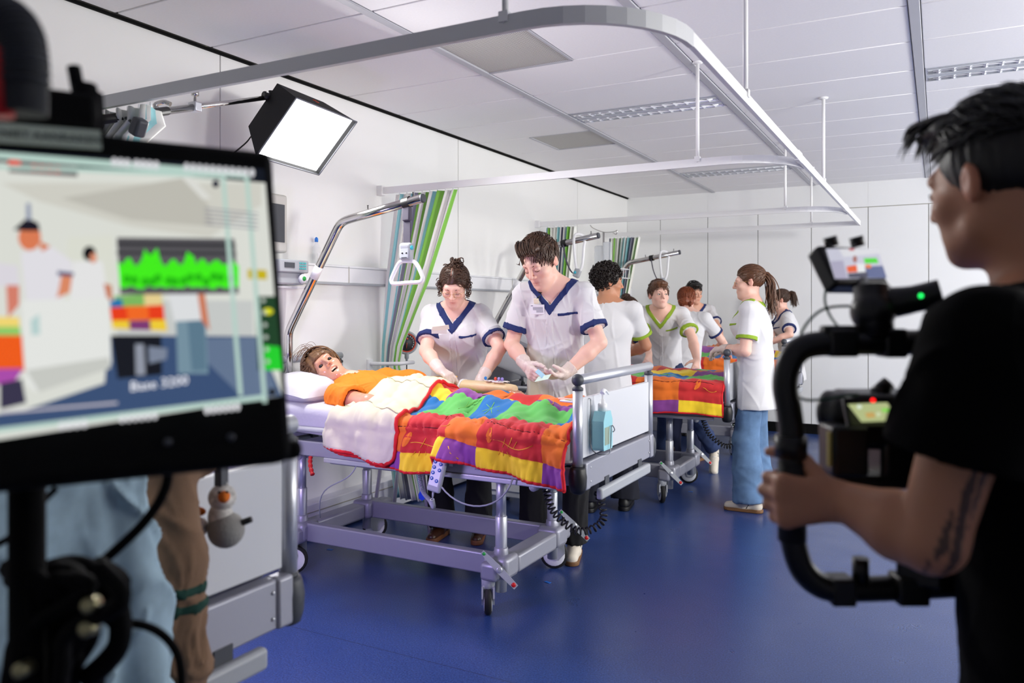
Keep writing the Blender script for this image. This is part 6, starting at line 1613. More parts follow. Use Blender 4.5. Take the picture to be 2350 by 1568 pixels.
MB().lathe(go+gd*.004, gd, [(0, .07), (.002, .07), (.002, .06), (.0, .06)], 32).build('red_ring', mat('gauge_red', (222, 84, 60), .5), bg); dl = MB().lathe(go+gd*.003, gd, [(0, .062), (.002, .062)], 32).build('dial', mat('gauge_dial', (52, 52, 56), .5), bg)
for k in range(14):
    a = -2.2+4.4*k/13+1.57; p = go+gd*.0062+(gu*math.cos(a)+Vector((0, 0, math.sin(a))))*.05; MB().box(p, (.003, .003, .010), Matrix.Rotation(0, 3, 'Z')).build('tick', M_WHITE, dl)
MB().tube([go+gd*.007, go+gd*.007-Vector((0, 0, .04))+gu*.004], .0022, 5).build('needle', mat('gauge_red'), dl); MB().box(go+gd*.006+Vector((0, 0, .03)), (.012, .012, .012)).build('logo_patch', mat('gauge_red'), dl)
MB().lathe(go-Vector((0, 0, .09)), (0, 0, -1), [(-.02, .016), (.02, .016), (.03, .009), (.045, .008)], 12).build('outlet', M_GREY, bg); MB().box((XL+.03, gp.y, gp.z), (.06, .05, .05)).build('wall_arm', M_WHITE, bg)
MB().tube([go-Vector((0, 0, .13)), go-Vector((0, 0, .2))]+coil([go-Vector((0, 0, .2)), go-Vector((0, 0, .32))+gu*.03, go-Vector((0, 0, .45))+gu*.03], .018, 6), .0045, 6).build('coiled_tube', M_RUB, bg)
iv = thing('iv_stand', 'infusion stand with clear fluid bags behind the curly-haired man', 'drip stand', (-2.67, 6.69, 0)); ip = Wy(1385, 530, 6.69)
ix, iy = ip.x, ip.y
MB().tube([(ix, iy, .1), (ix, iy, 2.1)], .009, 10).build('pole', M_CHROME, iv); M_FL = mat('fluid_bag', (226, 232, 238), .1, alpha=.45)
MB().tube(spline([(ix-.13, iy, 2.17), (ix-.1, iy, 2.14), (ix, iy, 2.1), (ix+.1, iy, 2.1), (ix+.13, iy, 2.11), (ix+.12, iy, 2.075), (ix+.09, iy, 2.09)], 4), .004, 6).build('hook_bar', M_CHROME, iv)
for k, (dx_, z) in enumerate(((-.045, 1.88), (.045, 1.91))): MB().box((ix+dx_, iy-.02*k, z), (.085, .03, .2), bev=.014).build('fluid_bag', M_FL, iv)
for k in range(5):
    a = k*1.2566; l_ = MB().tube([(ix, iy, .12), (ix+.22*math.cos(a), iy+.22*math.sin(a), .055)], .012, 8).build('leg', M_GREY, iv); MB().sphere((ix+.22*math.cos(a), iy+.22*math.sin(a), .027), .027, 10, 8).build('castor', M_RUB, iv)
MB().tube([(ix-.045, iy, 1.78), (ix-.045, iy, 1.63), (ix-.02, iy, 1.3)], .003, 6).build('drip_line', M_WHITE, iv); MB().lathe((ix-.045, iy, 1.74), (0, 0, -1), [(0, .006), (.01, .011), (.06, .011), (.07, .005)], 10).build('drip_chamber', M_CLR, iv)
MB().box((ix-.045, iy, 1.64), (.022, .02, .04), bev=.004).build('roller_clamp', M_BLUEP, iv)
bk = thing('wire_basket', 'white wire basket clipped to the infusion stand', 'basket', (ix+.12, iy, 1.68))
for z in (1.76, 1.68): MB().tube([(ix+.02, iy-.08, z), (ix+.22, iy-.08, z), (ix+.22, iy+.08, z), (ix+.02, iy+.08, z), (ix+.02, iy-.08, z)], .004, 6).build('wire_ring', M_WHITE, bk)
for k in range(6): MB().tube([(ix+.02+.04*k, iy-.08, 1.76), (ix+.02+.04*k, iy-.08, 1.68), (ix+.02+.04*k, iy+.08, 1.68), (ix+.02+.04*k, iy+.08, 1.76)], .003, 5).build('wire', M_WHITE, bk)
# second mannequin, only its hand and head show on the rear bed
m2 = thing('mannequin', 'second training mannequin in the rear bed, tan hand raised', 'mannequin', (-2.3, 8.1, 1.0))
F = Field(); hw = np.array(Wy(1628, 800, 8.3)); add_hand(F, hw, V3(.9, -.1, .3), V3(0, -.3, .9), True, (.25, .3, .2), 1.05, .16); F.cone(hw, hw+V3(-.25, -.02, -.08), .032, .045, .01); F.cone(hw+V3(-.25, -.02, -.08), V3(-2.75, 8.25, 1.08), .045, .05, .02)
F.cone(V3(-2.75, 8.25, 1.08), V3(-2.75, 7.95, 1.08), .09, .09, .03); F.ell(V3(-3.0, 8.1, 1.2), V3(.1, .08, .09), None, .03); F.cone(V3(-2.75, 8.1, 1.1), V3(-3.0, 8.1, 1.18), .06, .05, .02)
sdf_obj('body', F, .006, M_DOLL, m2, None, None, lambda v: np.tile(np.array(lin((214, 140, 92))), (len(v), 1)))

# ================================================================ LARGE DIRECTOR'S MONITOR (left foreground)
wdir = (RT*.844+FW*.536).normalized(); ndir = (RT*.536-FW*.844).normalized(); zup = Vector((0, 0, 1))
upm = (zup*.976-ndir*.217).normalized(); nm = wdir.cross(upm).normalized(); nm = nm if nm.dot(ndir) > 0 else -nm
mc_r = RT*-.268+FW*.93+zup*1.412; MWD, MHT = .60, .375; mcn = mc_r-wdir*(MWD/2)
RM = Matrix((wdir, upm, nm)).transposed()
mon = thing('production_monitor', 'large black production monitor showing the filmed ward, left foreground', 'monitor', mcn)
MB().box(mcn-nm*.028, (MWD, MHT, .055), RM, bev=.012).build('housing', M_BLACKM, mon)
def MS(px, py, off=0.):
    dr = FW+RT*((px-1175)/FPX)+zup*((711-py)/FPX); o = Vector((0, 0, CH)); t = (mcn+nm*(.0005+off)-o).dot(nm)/dr.dot(nm); return o+dr*t
class Screen:
    def __init__(s, proj): s.v = []; s.f = []; s.c = []; s.k = 0; s.p = proj
    def poly(s, pts, col):
        s.k += 1; o = len(s.v); off = .00012*s.k
        for p in pts: s.v.append(tuple(s.p(p[0], p[1], off))); s.c.append(lin(col))
        s.f.append(tuple(range(o, o+len(pts)))); return s
    def ell(s, x, y, rx, ry, col, n=20): return s.poly([(x+rx*math.cos(6.2832*i/n), y+ry*math.sin(6.2832*i/n)) for i in range(n)], col)
    def line(s, a, b, w, col):
        d = Vector((b[0]-a[0], b[1]-a[1])).normalized()*w/2; return s.poly([(a[0]-d.y, a[1]+d.x), (b[0]-d.y, b[1]+d.x), (b[0]+d.y, b[1]-d.x), (a[0]+d.y, a[1]-d.x)], col)
    def build(s, name, m, par): return mkobj(name, s.v, s.f, m, par, None, False, fix=False, col=np.array(s.c))
M_SCR = mat('screen_glow', vcol=True, rough=.3, emit=SCR, spec=.2); M_SCR.node_tree.nodes['Principled BSDF'].inputs['Base Color'].default_value = (0, 0, 0, 1)
for lk in list(M_SCR.node_tree.links):
    if lk.to_socket.name == 'Base Color': M_SCR.node_tree.links.remove(lk)
S = Screen(MS)
S.poly([(-260, 322), (606, 388), (648, 908), (-260, 1050)], (226, 228, 220))
S.poly([(-260, 322), (606, 388), (610, 420), (-260, 352)], (20, 24, 34))
S.poly([(0, 420), (90, 462), (300, 520), (480, 545), (600, 470), (600, 420)], (214, 213, 203)).poly([(140, 455), (420, 408), (478, 470), (490, 520), (300, 505)], (196, 194, 184)).poly([(400, 390), (425, 390), (485, 455), (465, 458)], (226, 226, 220))
S.poly([(265, 690), (580, 690), (582, 775), (268, 775)], (205, 208, 206)).poly([(250, 770), (590, 772), (648, 908), (250, 955), (-260, 1030), (-260, 1000), (60, 940), (240, 880)], (62, 84, 122)).poly([(420, 778), (590, 774), (640, 905), (560, 915)], (104, 122, 150))
S.poly([(255, 770), (370, 770), (372, 860), (270, 870)], (26, 28, 36)).poly([(310, 790), (330, 790), (334, 860), (312, 862)], (150, 156, 170)).poly([(340, 795), (384, 800), (382, 825), (342, 835)], (128, 138, 158))
S.poly([(402, 700), (470, 700), (478, 858), (408, 858)], (122, 150, 166)).poly([(430, 735), (470, 735), (474, 850), (440, 852)], (96, 126, 146)).poly([(385, 672), (455, 672), (462, 735), (400, 738)], (228, 230, 232)).poly([(453, 672), (470, 672), (482, 760), (462, 735)], (210, 130, 100))
S.poly([(252, 680), (370, 672), (374, 700), (254, 706)], (130, 190, 100)).poly([(330, 676), (370, 674), (373, 702), (332, 704)], (238, 214, 150)).poly([(252, 688), (280, 686), (282, 706), (254, 708)], (40, 120, 180)).poly([(252, 706), (375, 700), (378, 735), (256, 738)], (240, 66, 30)).poly([(290, 703), (340, 702), (342, 736), (294, 737)], (250, 110, 40)).poly([(256, 736), (380, 734), (384, 760), (258, 754)], (246, 210, 60)).poly([(296, 736), (344, 735), (346, 758), (298, 757)], (130, 60, 120))
S.poly([(155, 545), (260, 540), (262, 690), (150, 690)], (226, 228, 216)).poly([(168, 600), (235, 600), (250, 690), (160, 690)], (236, 236, 236)).ell(205, 582, 15, 17, (16, 16, 20)).ell(214, 592, 8, 12, (226, 150, 120)).poly([(238, 650), (256, 655), (258, 690), (246, 690)], (206, 130, 100))
S.poly([(48, 580), (118, 566), (165, 600), (168, 650), (140, 690), (60, 692)], (232, 230, 236)).poly([(142, 625), (166, 632), (160, 672), (130, 684), (136, 660)], (226, 142, 104)).poly([(132, 622), (170, 626), (168, 634), (132, 632)], (70, 74, 120)).ell(68, 545, 26, 30, (226, 128, 88)).poly([(30, 528), (62, 500), (88, 512), (92, 530), (60, 530)], (30, 28, 40)).poly([(60, 466), (70, 466), (72, 505), (60, 505)], (150, 158, 180)).poly([(88, 552), (116, 566), (96, 578)], (222, 130, 92))
S.poly([(-30, 600), (40, 610), (45, 655), (-30, 660)], (226, 222, 230)).poly([(14, 655), (44, 655), (44, 700), (18, 730)], (220, 132, 112)).poly([(50, 690), (250, 684), (256, 835), (80, 900), (58, 880)], (236, 238, 234)).poly([(70, 735), (90, 720), (92, 768), (72, 770)], (190, 216, 214)).poly([(60, 850), (250, 820), (254, 845), (90, 900)], (206, 208, 202))
S.poly([(-100, 725), (44, 728), (46, 752), (-100, 752)], (250, 222, 120)).poly([(-100, 750), (46, 750), (48, 772), (-100, 772)], (150, 210, 110)).poly([(-100, 770), (50, 770), (56, 852), (-100, 860)], (248, 96, 30)).poly([(-100, 848), (54, 846), (30, 882), (-100, 890)], (176, 80, 176)).poly([(0, 880), (50, 870), (60, 925), (0, 940)], (60, 56, 80))
S.poly([(268, 545), (538, 548), (548, 674), (276, 676)], (92, 90, 94)).poly([(268, 556), (540, 560), (541, 568), (268, 564)], (50, 50, 54)).poly([(268, 576), (542, 578), (542, 586), (268, 584)], (60, 60, 64))
rd = random.Random(4); topl = [(270+278*i/40, 598+8*math.sin(i*1.3)+6*rd.random()-(22 if 8 < i < 14 else 0)-(18 if 22 < i < 26 else 0)) for i in range(41)]
S.poly(topl+[(548, 660)]+[(548-272*i/30, 664-10*rd.random()) for i in range(31)], (70, 246, 30)); 
for k in range(14): S.ell(290+18*k+rd.random()*8, 635+12*rd.random(), 9, 10, (40, 190, 20))
S.poly([(20, 362), (178, 372), (178, 406), (20, 396)], (112, 108, 108)).ell(33, 376, 15, 14, (236, 60, 40))
for k in range(4): S.ell(78+18*k, 385+1.5*k, 8, 9, (200, 50, 44))
S.poly([(568, 618), (612, 620), (613, 642), (569, 640)], (206, 186, 30)).poly([(585, 680), (632, 680), (648, 850), (592, 850)], (36, 70, 44)).poly([(606, 792), (642, 796), (648, 850), (608, 850)], (40, 214, 50)).ell(615, 715, 12, 8, (226, 226, 40))
for k in range(6): S.ell(604+2*k, 690+28*k, 5, 5, (190, 200, 190))
LN = (188, 216, 206)
S.line((-260, 336), (568, 402), 16, LN).line((-260, 372), (512, 404), 10, LN).line((512, 402), (552, 908), 10, LN).line((566, 402), (608, 925), 10, LN).line((-260, 1020), (606, 912), 12, LN)
for k in range(7): S.ell(262+15*k+(6 if k > 2 else 0), 372+1.3*k, 7, 10, (226, 226, 230))
for k in range(11): S.ell(428+15*k, 384+1.3*k, 6, 10, (226, 226, 230))
for k in range(5): S.line((470, 478+9*k), (592, 490+9*k), 3, (150, 150, 160))
S.ell(495, 422, 8, 9, (20, 26, 50))
for k in range(6): S.ell(475+14*k, 942-1.6*k, 6, 9, (236, 236, 240))
for k in range(6): S.ell(280+15*k, 962-1.6*k, 6, 9, (236, 236, 240))
for k in range(4): S.ell(142+17*k, 978-1.8*k, 7, 10, (236, 236, 240))
S.line((0, 948), (270, 925), 5, (210, 205, 215))
S.build('screen_picture', M_SCR, mon)
M_TXT = mat('screen_text_white', (245, 245, 248), .4, emit=SCR)
a, b = MS(290, 890, .013), MS(440, 872, .013); text('screen_text', 'Base 3200', M_TXT, (a+b)/2, b-a, upm, (b-a).length/4.6, mon)
# hood, label strip, aerial on top
MB().box(mcn+upm*(MHT/2+.018)-wdir*.05-nm*.02, (.32, .045, .06), RM, bev=.008).build('top_bar', M_BLACKM, mon)
a, b, c = MS(-60, 300, .012), MS(232, 322, .012), MS(120, 335, .012)
lc = (a+b)/2; MB().box(lc, ((b-a).length, .021, .002), Matrix(((b-a).normalized(), nm.cross((b-a).normalized()), nm)).transposed()).build('label_strip', mat('label_tape', (206, 220, 200), .6), mon)
text('label_text', 'NIET AANRAKEN', mat('label_ink', (92, 104, 92), .6), (MS(8, 306, .0135)+MS(226, 322, .0135))/2, b-a, upm, .0118, mon)
for p, q, rr in (((196, 262), (172, 135), .0075), ((205, 265), (196, 180), .014), ((212, 300), (206, 200), .016)):
    A_, B_ = MS(*p, .0), MS(*q, .0); MB().tube([A_-nm*.02, B_-nm*.02], rr, 10).build('aerial', M_BLACKM, mon)
for (x, y) in ((624, 900), (530, 1004), (385, 1015)): MB().lathe(MS(x, y, .0), nm, [(0, .0045), (.003, .004)], 10).build('front_button', M_DGREY, mon)
MB().box(MS(600, 1040, -.03), (.09, .022, .03), RM, bev=.008).build('mount_foot', M_BLACKM, mon)
mst = thing('monitor_stand', 'black pole stand carrying the large monitor', 'stand', (mcn.x, mcn.y, 0)); so = W(62, 1100, .86)
MB().tube([(so.x, so.y, so.z+.06), (so.x, so.y, .05)], .0185, 14).build('pole', M_BLACKM, mst); MB().tube([(so.x, so.y, .9), (so.x, so.y, .4)], .024, 14).build('pole_sleeve', M_BLACKM, mst)
for k in range(4):
    a = k*1.571+.3; MB().tube([(so.x, so.y, .07), (so.x+.3*math.cos(a), so.y+.3*math.sin(a), .03)], .014, 8).build('leg', M_BLACKM, mst)
# cables below the monitor
def cable(label, pts, r): return tag(MB().tube(spline([W(*p) for p in pts], 7), r, 8).build('cable', M_BLACKM), label, 'cable', 'loose cables under the monitor')
cable('thick black cable curving left from under the monitor past the brown sleeve', [(385, 1050, .98), (380, 1120, .98), (330, 1200, .97), (235, 1290, .95), (140, 1370, .93), (75, 1480, .92), (60, 1600, .92)], .0062)
cable('black cable looping right over the hanging jackets at the bottom edge', [(250, 1440, .95), (310, 1432, .96), (370, 1455, .97), (410, 1510, .97), (418, 1600, .97)], .0055)
cable('thin black cable at the far left edge below the monitor', [(-30, 1260, .9), (20, 1235, .9), (60, 1190, .9), (130, 1120, .92)], .004)
cb = thing('cable_bundle', 'tangle of black cables and plugs hanging below the monitor, bottom left', 'cables', W(150, 1480, .9))
rd = random.Random(12)
for k in range(13):
    x0, x1 = rd.uniform(20, 230), rd.uniform(40, 270); d_ = rd.uniform(.84, .93)
    MB().tube(spline([W(x0, 1290+rd.uniform(0, 40), d_), W(x0+rd.uniform(20, 60), 1350+rd.uniform(-20, 40), d_-.02), W(x1, 1440+rd.uniform(-20, 30), d_), W(x1-rd.uniform(0, 60), 1540, d_), W(x1-40, 1640, d_)], 6), rd.uniform(.006, .012), 8).build('cable', M_BLACKM, cb)
MB().tube(spline([W(60, 1330, .9), W(180, 1300, .9), W(260, 1370, .9), W(272, 1480, .9), W(200, 1560, .9)], 7), .013, 8).build('cable', M_BLACKM, cb)
for (x, y) in ((210, 1388), (205, 1442), (55, 1536)): MB().lathe(W(x, y, .83), (.3, -.6, .1), [(-.008, .006), (-.008, .0085), (.008, .0085), (.01, .006)], 12).build('plug', mat('nickel_plug', (176, 170, 130), .3, .8), cb)
# ribbed hose at top left
hz = thing('ribbed_hose', 'black ribbed flexible hose arching at the top left corner', 'hose', W(52, 230, .72))
hp_ = spline([W(58, 262, .72), W(58, 240, .72), W(56, 150, .72), W(44, 80, .72), W(10, 40, .73), W(-50, 20, .74)], 10)
MB().tube(hp_, .0185, 20).build('hose', mat('braided_hose', (30, 34, 40), .6, bump=(700, .8, .004)), hz)
for k in range(16, len(hp_), 2): MB().tube([hp_[k]-(hp_[min(k+1, len(hp_)-1)]-hp_[k-1]).normalized()*.0016, hp_[k]+(hp_[min(k+1, len(hp_)-1)]-hp_[k-1]).normalized()*.0016], .0208, 20).build('rib', mat('hose_rib', (46, 50, 58), .5), hz)
MB().tube([W(10, 270, .71), W(-2, 180, .71), W(8, 110, .71)], .009, 8).build('red_cable', M_RED, hz); MB().box(W(44, 252, .735), (.045, .03, .012), bev=.004).build('hose_clamp', M_BLACKM, hz)

# ================================================================ JACKETS AND PLUSH TOY on the nearest bed
def garment(label, cones, m, seed, amp, name='jacket', cat='jacket', h=.007):
    t = thing(name, label, cat, cones[0][0]); F = Field()
    for a, b, ra, rb in cones: F.cone(a, b, ra, rb, .03)
    wk = wrinkle(seed, amp); lo, hi = F.bounds(); sdf_obj('cloth', F, h, m, t, (lo, hi), lambda v: wk(v*1.6)); return t, F, wk
M_TAN = mat('tan_fleece', (128, 100, 78), .95, bump=(300, .3, .002)); M_LDEN = mat('pale_denim', (160, 186, 200), .9, var=(14, .2), bump=(500, .2, .001))
xo = -1.325
jk, jF, jw = garment('tan jacket with dark green sleeve stripes hanging over the nearest footboard', [(V3(xo+.02, 1.03, 1.12), V3(xo+.02, 1.045, .92), .05, .05), (V3(xo+.02, 1.045, .92), V3(xo+.025, 1.06, .72), .05, .045), (V3(xo+.025, 1.06, .72), V3(xo+.025, 1.07, .60), .04, .034), (V3(xo+.02, 1.0, 1.13), V3(xo+.02, 1.11, 1.11), .045, .045), (V3(xo+.0, .97, 1.12), V3(xo+.0, 1.0, .72), .04, .045), (V3(xo-.1, 1.06, 1.14), V3(xo+.02, 1.06, 1.14), .045, .05)], M_TAN, 31, .006)
for z in (.862, .828): sdf_obj('sleeve_stripe', lambda P, z=z: np.maximum(jF(P)-.003, np.abs(P[:, 2]-z)-.0085), .005, mat('dark_green_knit', (18, 62, 52), .9), jk, ((xo-.06, .9, z-.03), (xo+.12, 1.2, z+.03)), lambda v: jw(v*1.6))
garment('pale blue denim jacket hanging over the nearest footboard beside the tan jacket', [(V3(xo+.03, .90, 1.13), V3(xo+.045, .93, .86), .05, .06), (V3(xo+.045, .93, .86), V3(xo+.05, .955, .5), .06, .065), (V3(xo+.02, .80, 1.13), V3(xo+.03, .82, .5), .05, .055), (V3(xo+.02, .7, 1.13), V3(xo+.03, .7, .5), .05, .06), (V3(xo+.07, .905, 1.1), V3(xo+.085, .955, .5), .018, .026), (V3(xo+.06, .845, 1.12), V3(xo+.075, .87, .5), .016, .026), (V3(xo+.05, .76, 1.12), V3(xo+.07, .77, .5), .018, .028), (V3(xo-.1, .8, 1.14), V3(xo+.03, .8, 1.14), .045, .05)], M_LDEN, 33, .012)
ph = thing('plush_keyring', 'grey spotted bird plush on a strap hanging from the nearest footboard', 'plush toy', (xo+.05, 1.17, .85))
dP = 1.62; M_PLG = mat('plush_grey', (150, 148, 144), .95, bump=(200, .5, .003)); M_PLW = mat('plush_white', (214, 210, 204), .95, var=(60, .5)); M_PLO = mat('plush_orange', (216, 110, 24), .9)
MB().box(W(508, 1075, dP), (.02, .022, .085), bev=.003).build('strap', M_DGREY, ph); MB().tube([W(508, 1115, dP)+(RT*math.cos(a)+zup*math.sin(a))*.012 for a in np.linspace(0, 6.28, 16)], .0018, 5).build('ring', M_CHROME, ph)
MB().sphere(W(510, 1142, dP), (.029, .027, .028), 16, 12).build('head', M_PLW, ph); MB().sphere(W(506, 1186, dP), (.026, .024, .032), 16, 12).build('body', M_PLW, ph); MB().sphere(W(519, 1216, dP), .037, 18, 14).build('grey_belly', M_PLG, ph)
MB().lathe(W(514, 1141, dP-.025), -FW*.9+RT*.3, [(-.005, .012), (.006, .011), (.018, .003)], 12).build('beak', M_PLO, ph); MB().lathe(W(556, 1200, dP), (RT*1+zup*.4), [(0, .007), (.02, .0065)], 10).build('black_tip', M_BLACK, ph)
MB().sphere(W(455, 1210, dP), (.022, .02, .02), 14, 10).build('chick_body', M_PLW, ph); MB().sphere(W(455, 1174, dP), (.019, .012, .009), 12, 8).build('foot', M_PLO, ph); MB().sphere(W(446, 1226, dP), (.012, .01, .007), 12, 8).build('foot', M_PLO, ph); MB().sphere(W(434, 1215, dP), (.006, .006, .009), 10, 8).build('foot', M_PLO, ph)
for q_ in (-1, 1): MB().sphere(W(512+q_*9, 1130, dP-.027), .003, 8, 6).build('eye', M_BLACK, ph)

# ================================================================ CAMERA RIG and OPERATOR (right foreground)
M_RIG = mat('rig_black', (10, 10, 11), .4); DR = 1.16
rg = thing('gimbal_rig', 'black ring-grip camera gimbal held by the operator', 'gimbal', W(1815, 1100, DR))
ring_ = [(2300, 790, DR+.02), (2150, 787, DR+.01), (2000, 786, DR), (1900, 788, DR), (1850, 795, DR), (1822, 815, DR), (1806, 850, DR), (1802, 890, DR), (1810, 940, DR), (1816, 1000, DR), (1817, 1100, DR), (1817, 1200, DR), (1822, 1250, DR), (1840, 1305, DR), (1875, 1340, DR), (1920, 1352, DR), (2050, 1350, DR+.01), (2200, 1342, DR+.02), (2330, 1335, DR+.03)]
MB().tube(spline([W(*p) for p in ring_], 6), .0185, 16).build('ring_tube', M_RIG, rg)
MB().tube([W(1815, 1050, DR), W(1815, 1000, DR)], .0235, 16).build('grip_collar', M_RIG, rg); MB().tube([W(1818, 1240, DR), W(1817, 1060, DR)], .0205, 16).build('grip', M_RUB, rg)
for (x0, x1, y, r_) in ((1885, 1965, 765, .012), (1895, 1960, 787, .021), (2020, 2070, 787, .022), (1900, 1955, 1353, .021), (2050, 2120, 1350, .022), (2080, 2180, 1330, .018)): MB().box((W(x0, y, DR)+W(x1, y, DR))/2, ((x1-x0)/FPX*DR, r_*1.9, r_*1.9), Matrix.Rotation(YAW, 3, 'Z'), bev=.004).build('rig_clamp', M_RIG, rg)
MB().tube([W(2010, 780, DR), W(2000, 660, DR+.02)], .026, 12).build('head_post', M_RIG, rg); MB().tube(spline([W(2000, 700, DR+.02), W(2080, 690, DR), W(2160, 672, DR-.02)], 5), [.024, .024, .024, .023, .022, .021, .02, .02, .02, .02, .02], 14).build('top_handle', M_RIG, rg)
MB().sphere(W(2003, 715, DR+.01), .032, 16, 12).build('motor', M_RIG, rg); MB().lathe(W(2113, 679, DR-.032), -FW, [(0, .0035), (.002, .003)], 12).build('green_led', mat('led_green', (30, 240, 100), .4, emit=1.5), rg)
MB().tube([W(1975, 1340, DR), W(1975, 1280, DR)], .012, 10).build('stud', M_RIG, rg); MB().box(W(2110, 1300, DR), (.06, .05, .05), bev=.006).build('battery_mount', M_RIG, rg)
sm = thing('field_monitor', 'small black field monitor with bright picture on top of the gimbal', 'monitor', W(1960, 610, 1.3))
DM = 1.3; fw_ = (RT*.90+FW*.436).normalized(); n0_ = (RT*.436-FW*.90).normalized(); fu_ = (zup*math.cos(.56)-n0_*math.sin(.56)).normalized(); fn_ = fw_.cross(fu_).normalized()
if fn_.dot(FW) > 0: fn_ = -fn_
fc = W(1960, 609, DM); RFm = Matrix((fw_, fu_, fw_.cross(fu_))).transposed()
MB().box(fc-fn_*.014, (.122, .078, .03), RFm, bev=.006).build('housing', M_RIG, sm)
def FS(px, py, off=0.):
    dr = FW+RT*((px-1175)/FPX)+zup*((711-py)/FPX); o = Vector((0, 0, CH)); t = (fc+fn_*(.0025+off)-o).dot(fn_)/dr.dot(fn_); return o+dr*t
S = Screen(FS)
S.poly([(1895, 571), (2014, 570), (2036, 638), (1916, 640)], (206, 206, 222)).poly([(1925, 571), (2014, 570), (2018, 582), (1935, 590)], (226, 226, 232)).poly([(1905, 600), (1935, 598), (1945, 640), (1917, 640)], (176, 172, 196)).poly([(1985, 612), (2026, 610), (2035, 638), (1990, 638)], (96, 106, 150)).poly([(1982, 593), (2012, 592), (2016, 604), (1985, 605)], (80, 222, 50)).poly([(1942, 612), (1965, 608), (1970, 624), (1946, 626)], (236, 96, 40)).poly([(1985, 608), (1998, 607), (2000, 615), (1988, 616)], (236, 130, 60)).poly([(1966, 605), (1984, 606), (1986, 625), (1968, 625)], (236, 238, 240)).ell(1962, 595, 5, 8, (170, 110, 100)).poly([(1945, 628), (1990, 624), (1992, 638), (1948, 638)], (76, 76, 96)).poly([(1948, 571), (1960, 571), (1961, 575), (1949, 575)], (200, 40, 50))
S.build('screen_picture', M_SCR, sm)
for x in (1910, 1970): MB().tube([W(x, 566, DM), W(x-6, 544, DM)], .011, 12).build('top_knob', M_RIG, sm)
MB().tube([W(1975, 650, DM-.01), W(1985, 690, DM-.06)], .012, 10).build('mount_arm', M_RIG, sm)
M_GCAB = mat('dark_green_cable', (10, 74, 58), .4)
gc = thing('video_cable', 'dark green video cable looping round the gimbal', 'cable', W(1830, 800, 1.2))
MB().tube(spline([W(1995, 712, 1.19), W(1950, 703, 1.19), W(1890, 710, 1.19), W(1850, 745, 1.19), W(1832, 790, 1.19), W(1826, 850, 1.18), W(1826, 900, 1.18), W(1850, 918, 1.18), W(1900, 915, 1.17), W(1970, 905, 1.17)], 7), .0022, 7).build('long_run', M_GCAB, gc)
MB().tube(spline([W(1897, 655, 1.29), W(1893, 690, 1.26), W(1905, 725, 1.24), W(1925, 752, 1.2)], 7), .0022, 7).build('short_run', M_GCAB, gc)
cm = thing('cinema_camera', 'black camera with tilted rear screen slung in the gimbal', 'camera', W(1990, 1000, 1.22)); RC = Matrix.Rotation(YAW, 3, 'Z')
MB().box(W(2010, 960, 1.24), (.115, .1, .085), RC, bev=.012).build('body', M_RIG, cm); MB().lathe(W(1948, 948, 1.24), FW*.8-RT*.6, [(-.02, .034), (.01, .034), (.02, .031), (.028, .033), (.036, .033)], 20).build('lens', M_RIG, cm)
MB().box(W(1935, 1030, 1.2), (.055, .06, .075), RC, bev=.006).build('battery', M_RIG, cm); MB().box(W(1903, 1030, 1.17), (.004, .01, .05), RC).build('yellow_label', mat('olive_yellow', (150, 140, 50), .5), cm); MB().tube([W(1942, 1085, 1.2), W(1942, 1068, 1.2)], .005, 8).build('pin', M_RIG, cm)
MB().box(W(2050, 1040, 1.22), (.06, .06, .1), RC, bev=.01).build('grip_block', M_RIG, cm); MB().box(W(1990, 1098, 1.22), (.13, .07, .02), RC, bev=.005).build('base_plate', M_RIG, cm); MB().tube([W(1985, 1090, 1.2), W(1975, 1128, 1.2)], .003, 6).build('lever', M_DGREY, cm)
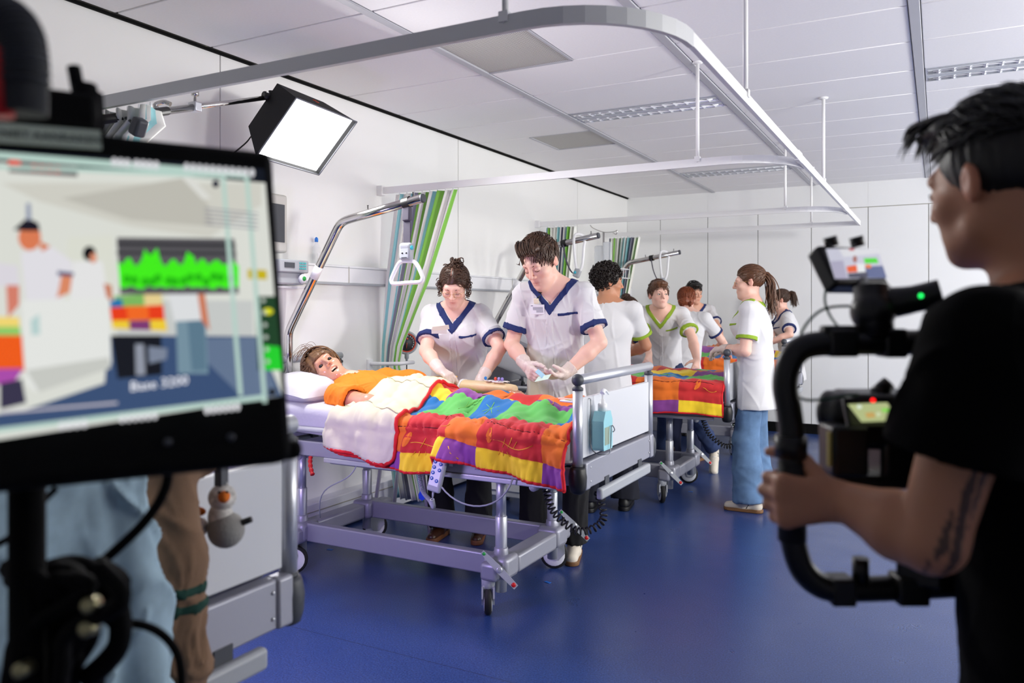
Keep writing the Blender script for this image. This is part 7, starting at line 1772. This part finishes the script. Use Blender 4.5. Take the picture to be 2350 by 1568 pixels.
MB().tube([W(2010, 905, 1.22), W(2040, 880, 1.22)], .012, 10).build('top_plate_arm', M_RIG, cm); MB().lathe(W(2003, 919, 1.17), -FW, [(0, .0032), (.002, .003)], 12).build('record_led', mat('led_red', (240, 20, 20), .4, emit=2), cm)
cs_ = Screen(lambda px, py, off: W(px, py, 1.17-(py-945)/FPX*.5-off))
cs_.poly([(1945, 928), (2036, 924), (2060, 958), (2057, 966), (1977, 969)], (186, 196, 140)).ell(1972, 934, 6, 5, (226, 240, 220)).poly([(1985, 948), (2005, 946), (2010, 958), (1990, 960)], (206, 170, 100)).poly([(2022, 938), (2042, 937), (2044, 945), (2026, 946)], (140, 226, 90)).ell(2016, 951, 6, 5, (214, 222, 180))
ob_ = cs_.build('rear_screen', M_SCR, cm); MB().box(W(2003, 950, 1.19), (.085, .012, .05), RC @ Matrix.Rotation(-.5, 3, 'X'), bev=.004).build('screen_frame', M_RIG, cm)

M_BTEE = mat('black_tshirt', (5, 5, 6), .95, spec=.1)
pos = (W(2420, 600, 1.12).x+.03, W(2420, 600, 1.12).y-.02); yw = rad(156); lg, f, r = stand_legs(pos, yw, 1.03, .12)
op = person('camera operator in black T-shirt with forearm tattoo, seen from behind, holding the gimbal', pos, yw, 1.8, lean=.06, lean2=.08, head=(rad(142), rad(-8), rad(2)), skin='tan', trim=None, top=M_BTEE, vneck=False, shoulder=.215, slk=1.2, bulk=1.05, hairfn=hair_fade, hair='black', legs=lg, legmat=M_BLKTR, h=.0042,
            pelvis_z=.86, le=A(2140, 1240, 1.0), lw=A(1935, 1150, 1.12), rw=A(2480, 1150, 1.3), lh=V3(*(RT*.3-FW*.4-zup*.9)), hand_l=dict(d=V3(*(-RT-zup*.05+FW*.15)), n=V3(*(FW+RT*.1)), curl=(1.05, 1.45, 1.0), spread=.0, thumb=(.55, .75, .6), tcurl=.6),
            headoff=tuple(RT*-.045+FW*.0+zup*.022), eyes_down=False, sleeve=.135, tattoo=True, seed=12, hs=.9, jaw=1.08,
            shoes=[dict(at=(lg[k][2][0], lg[k][2][1], 0), yaw=yw, m=M_BLACK, sole=M_BLACK) for k in (0, 1)])
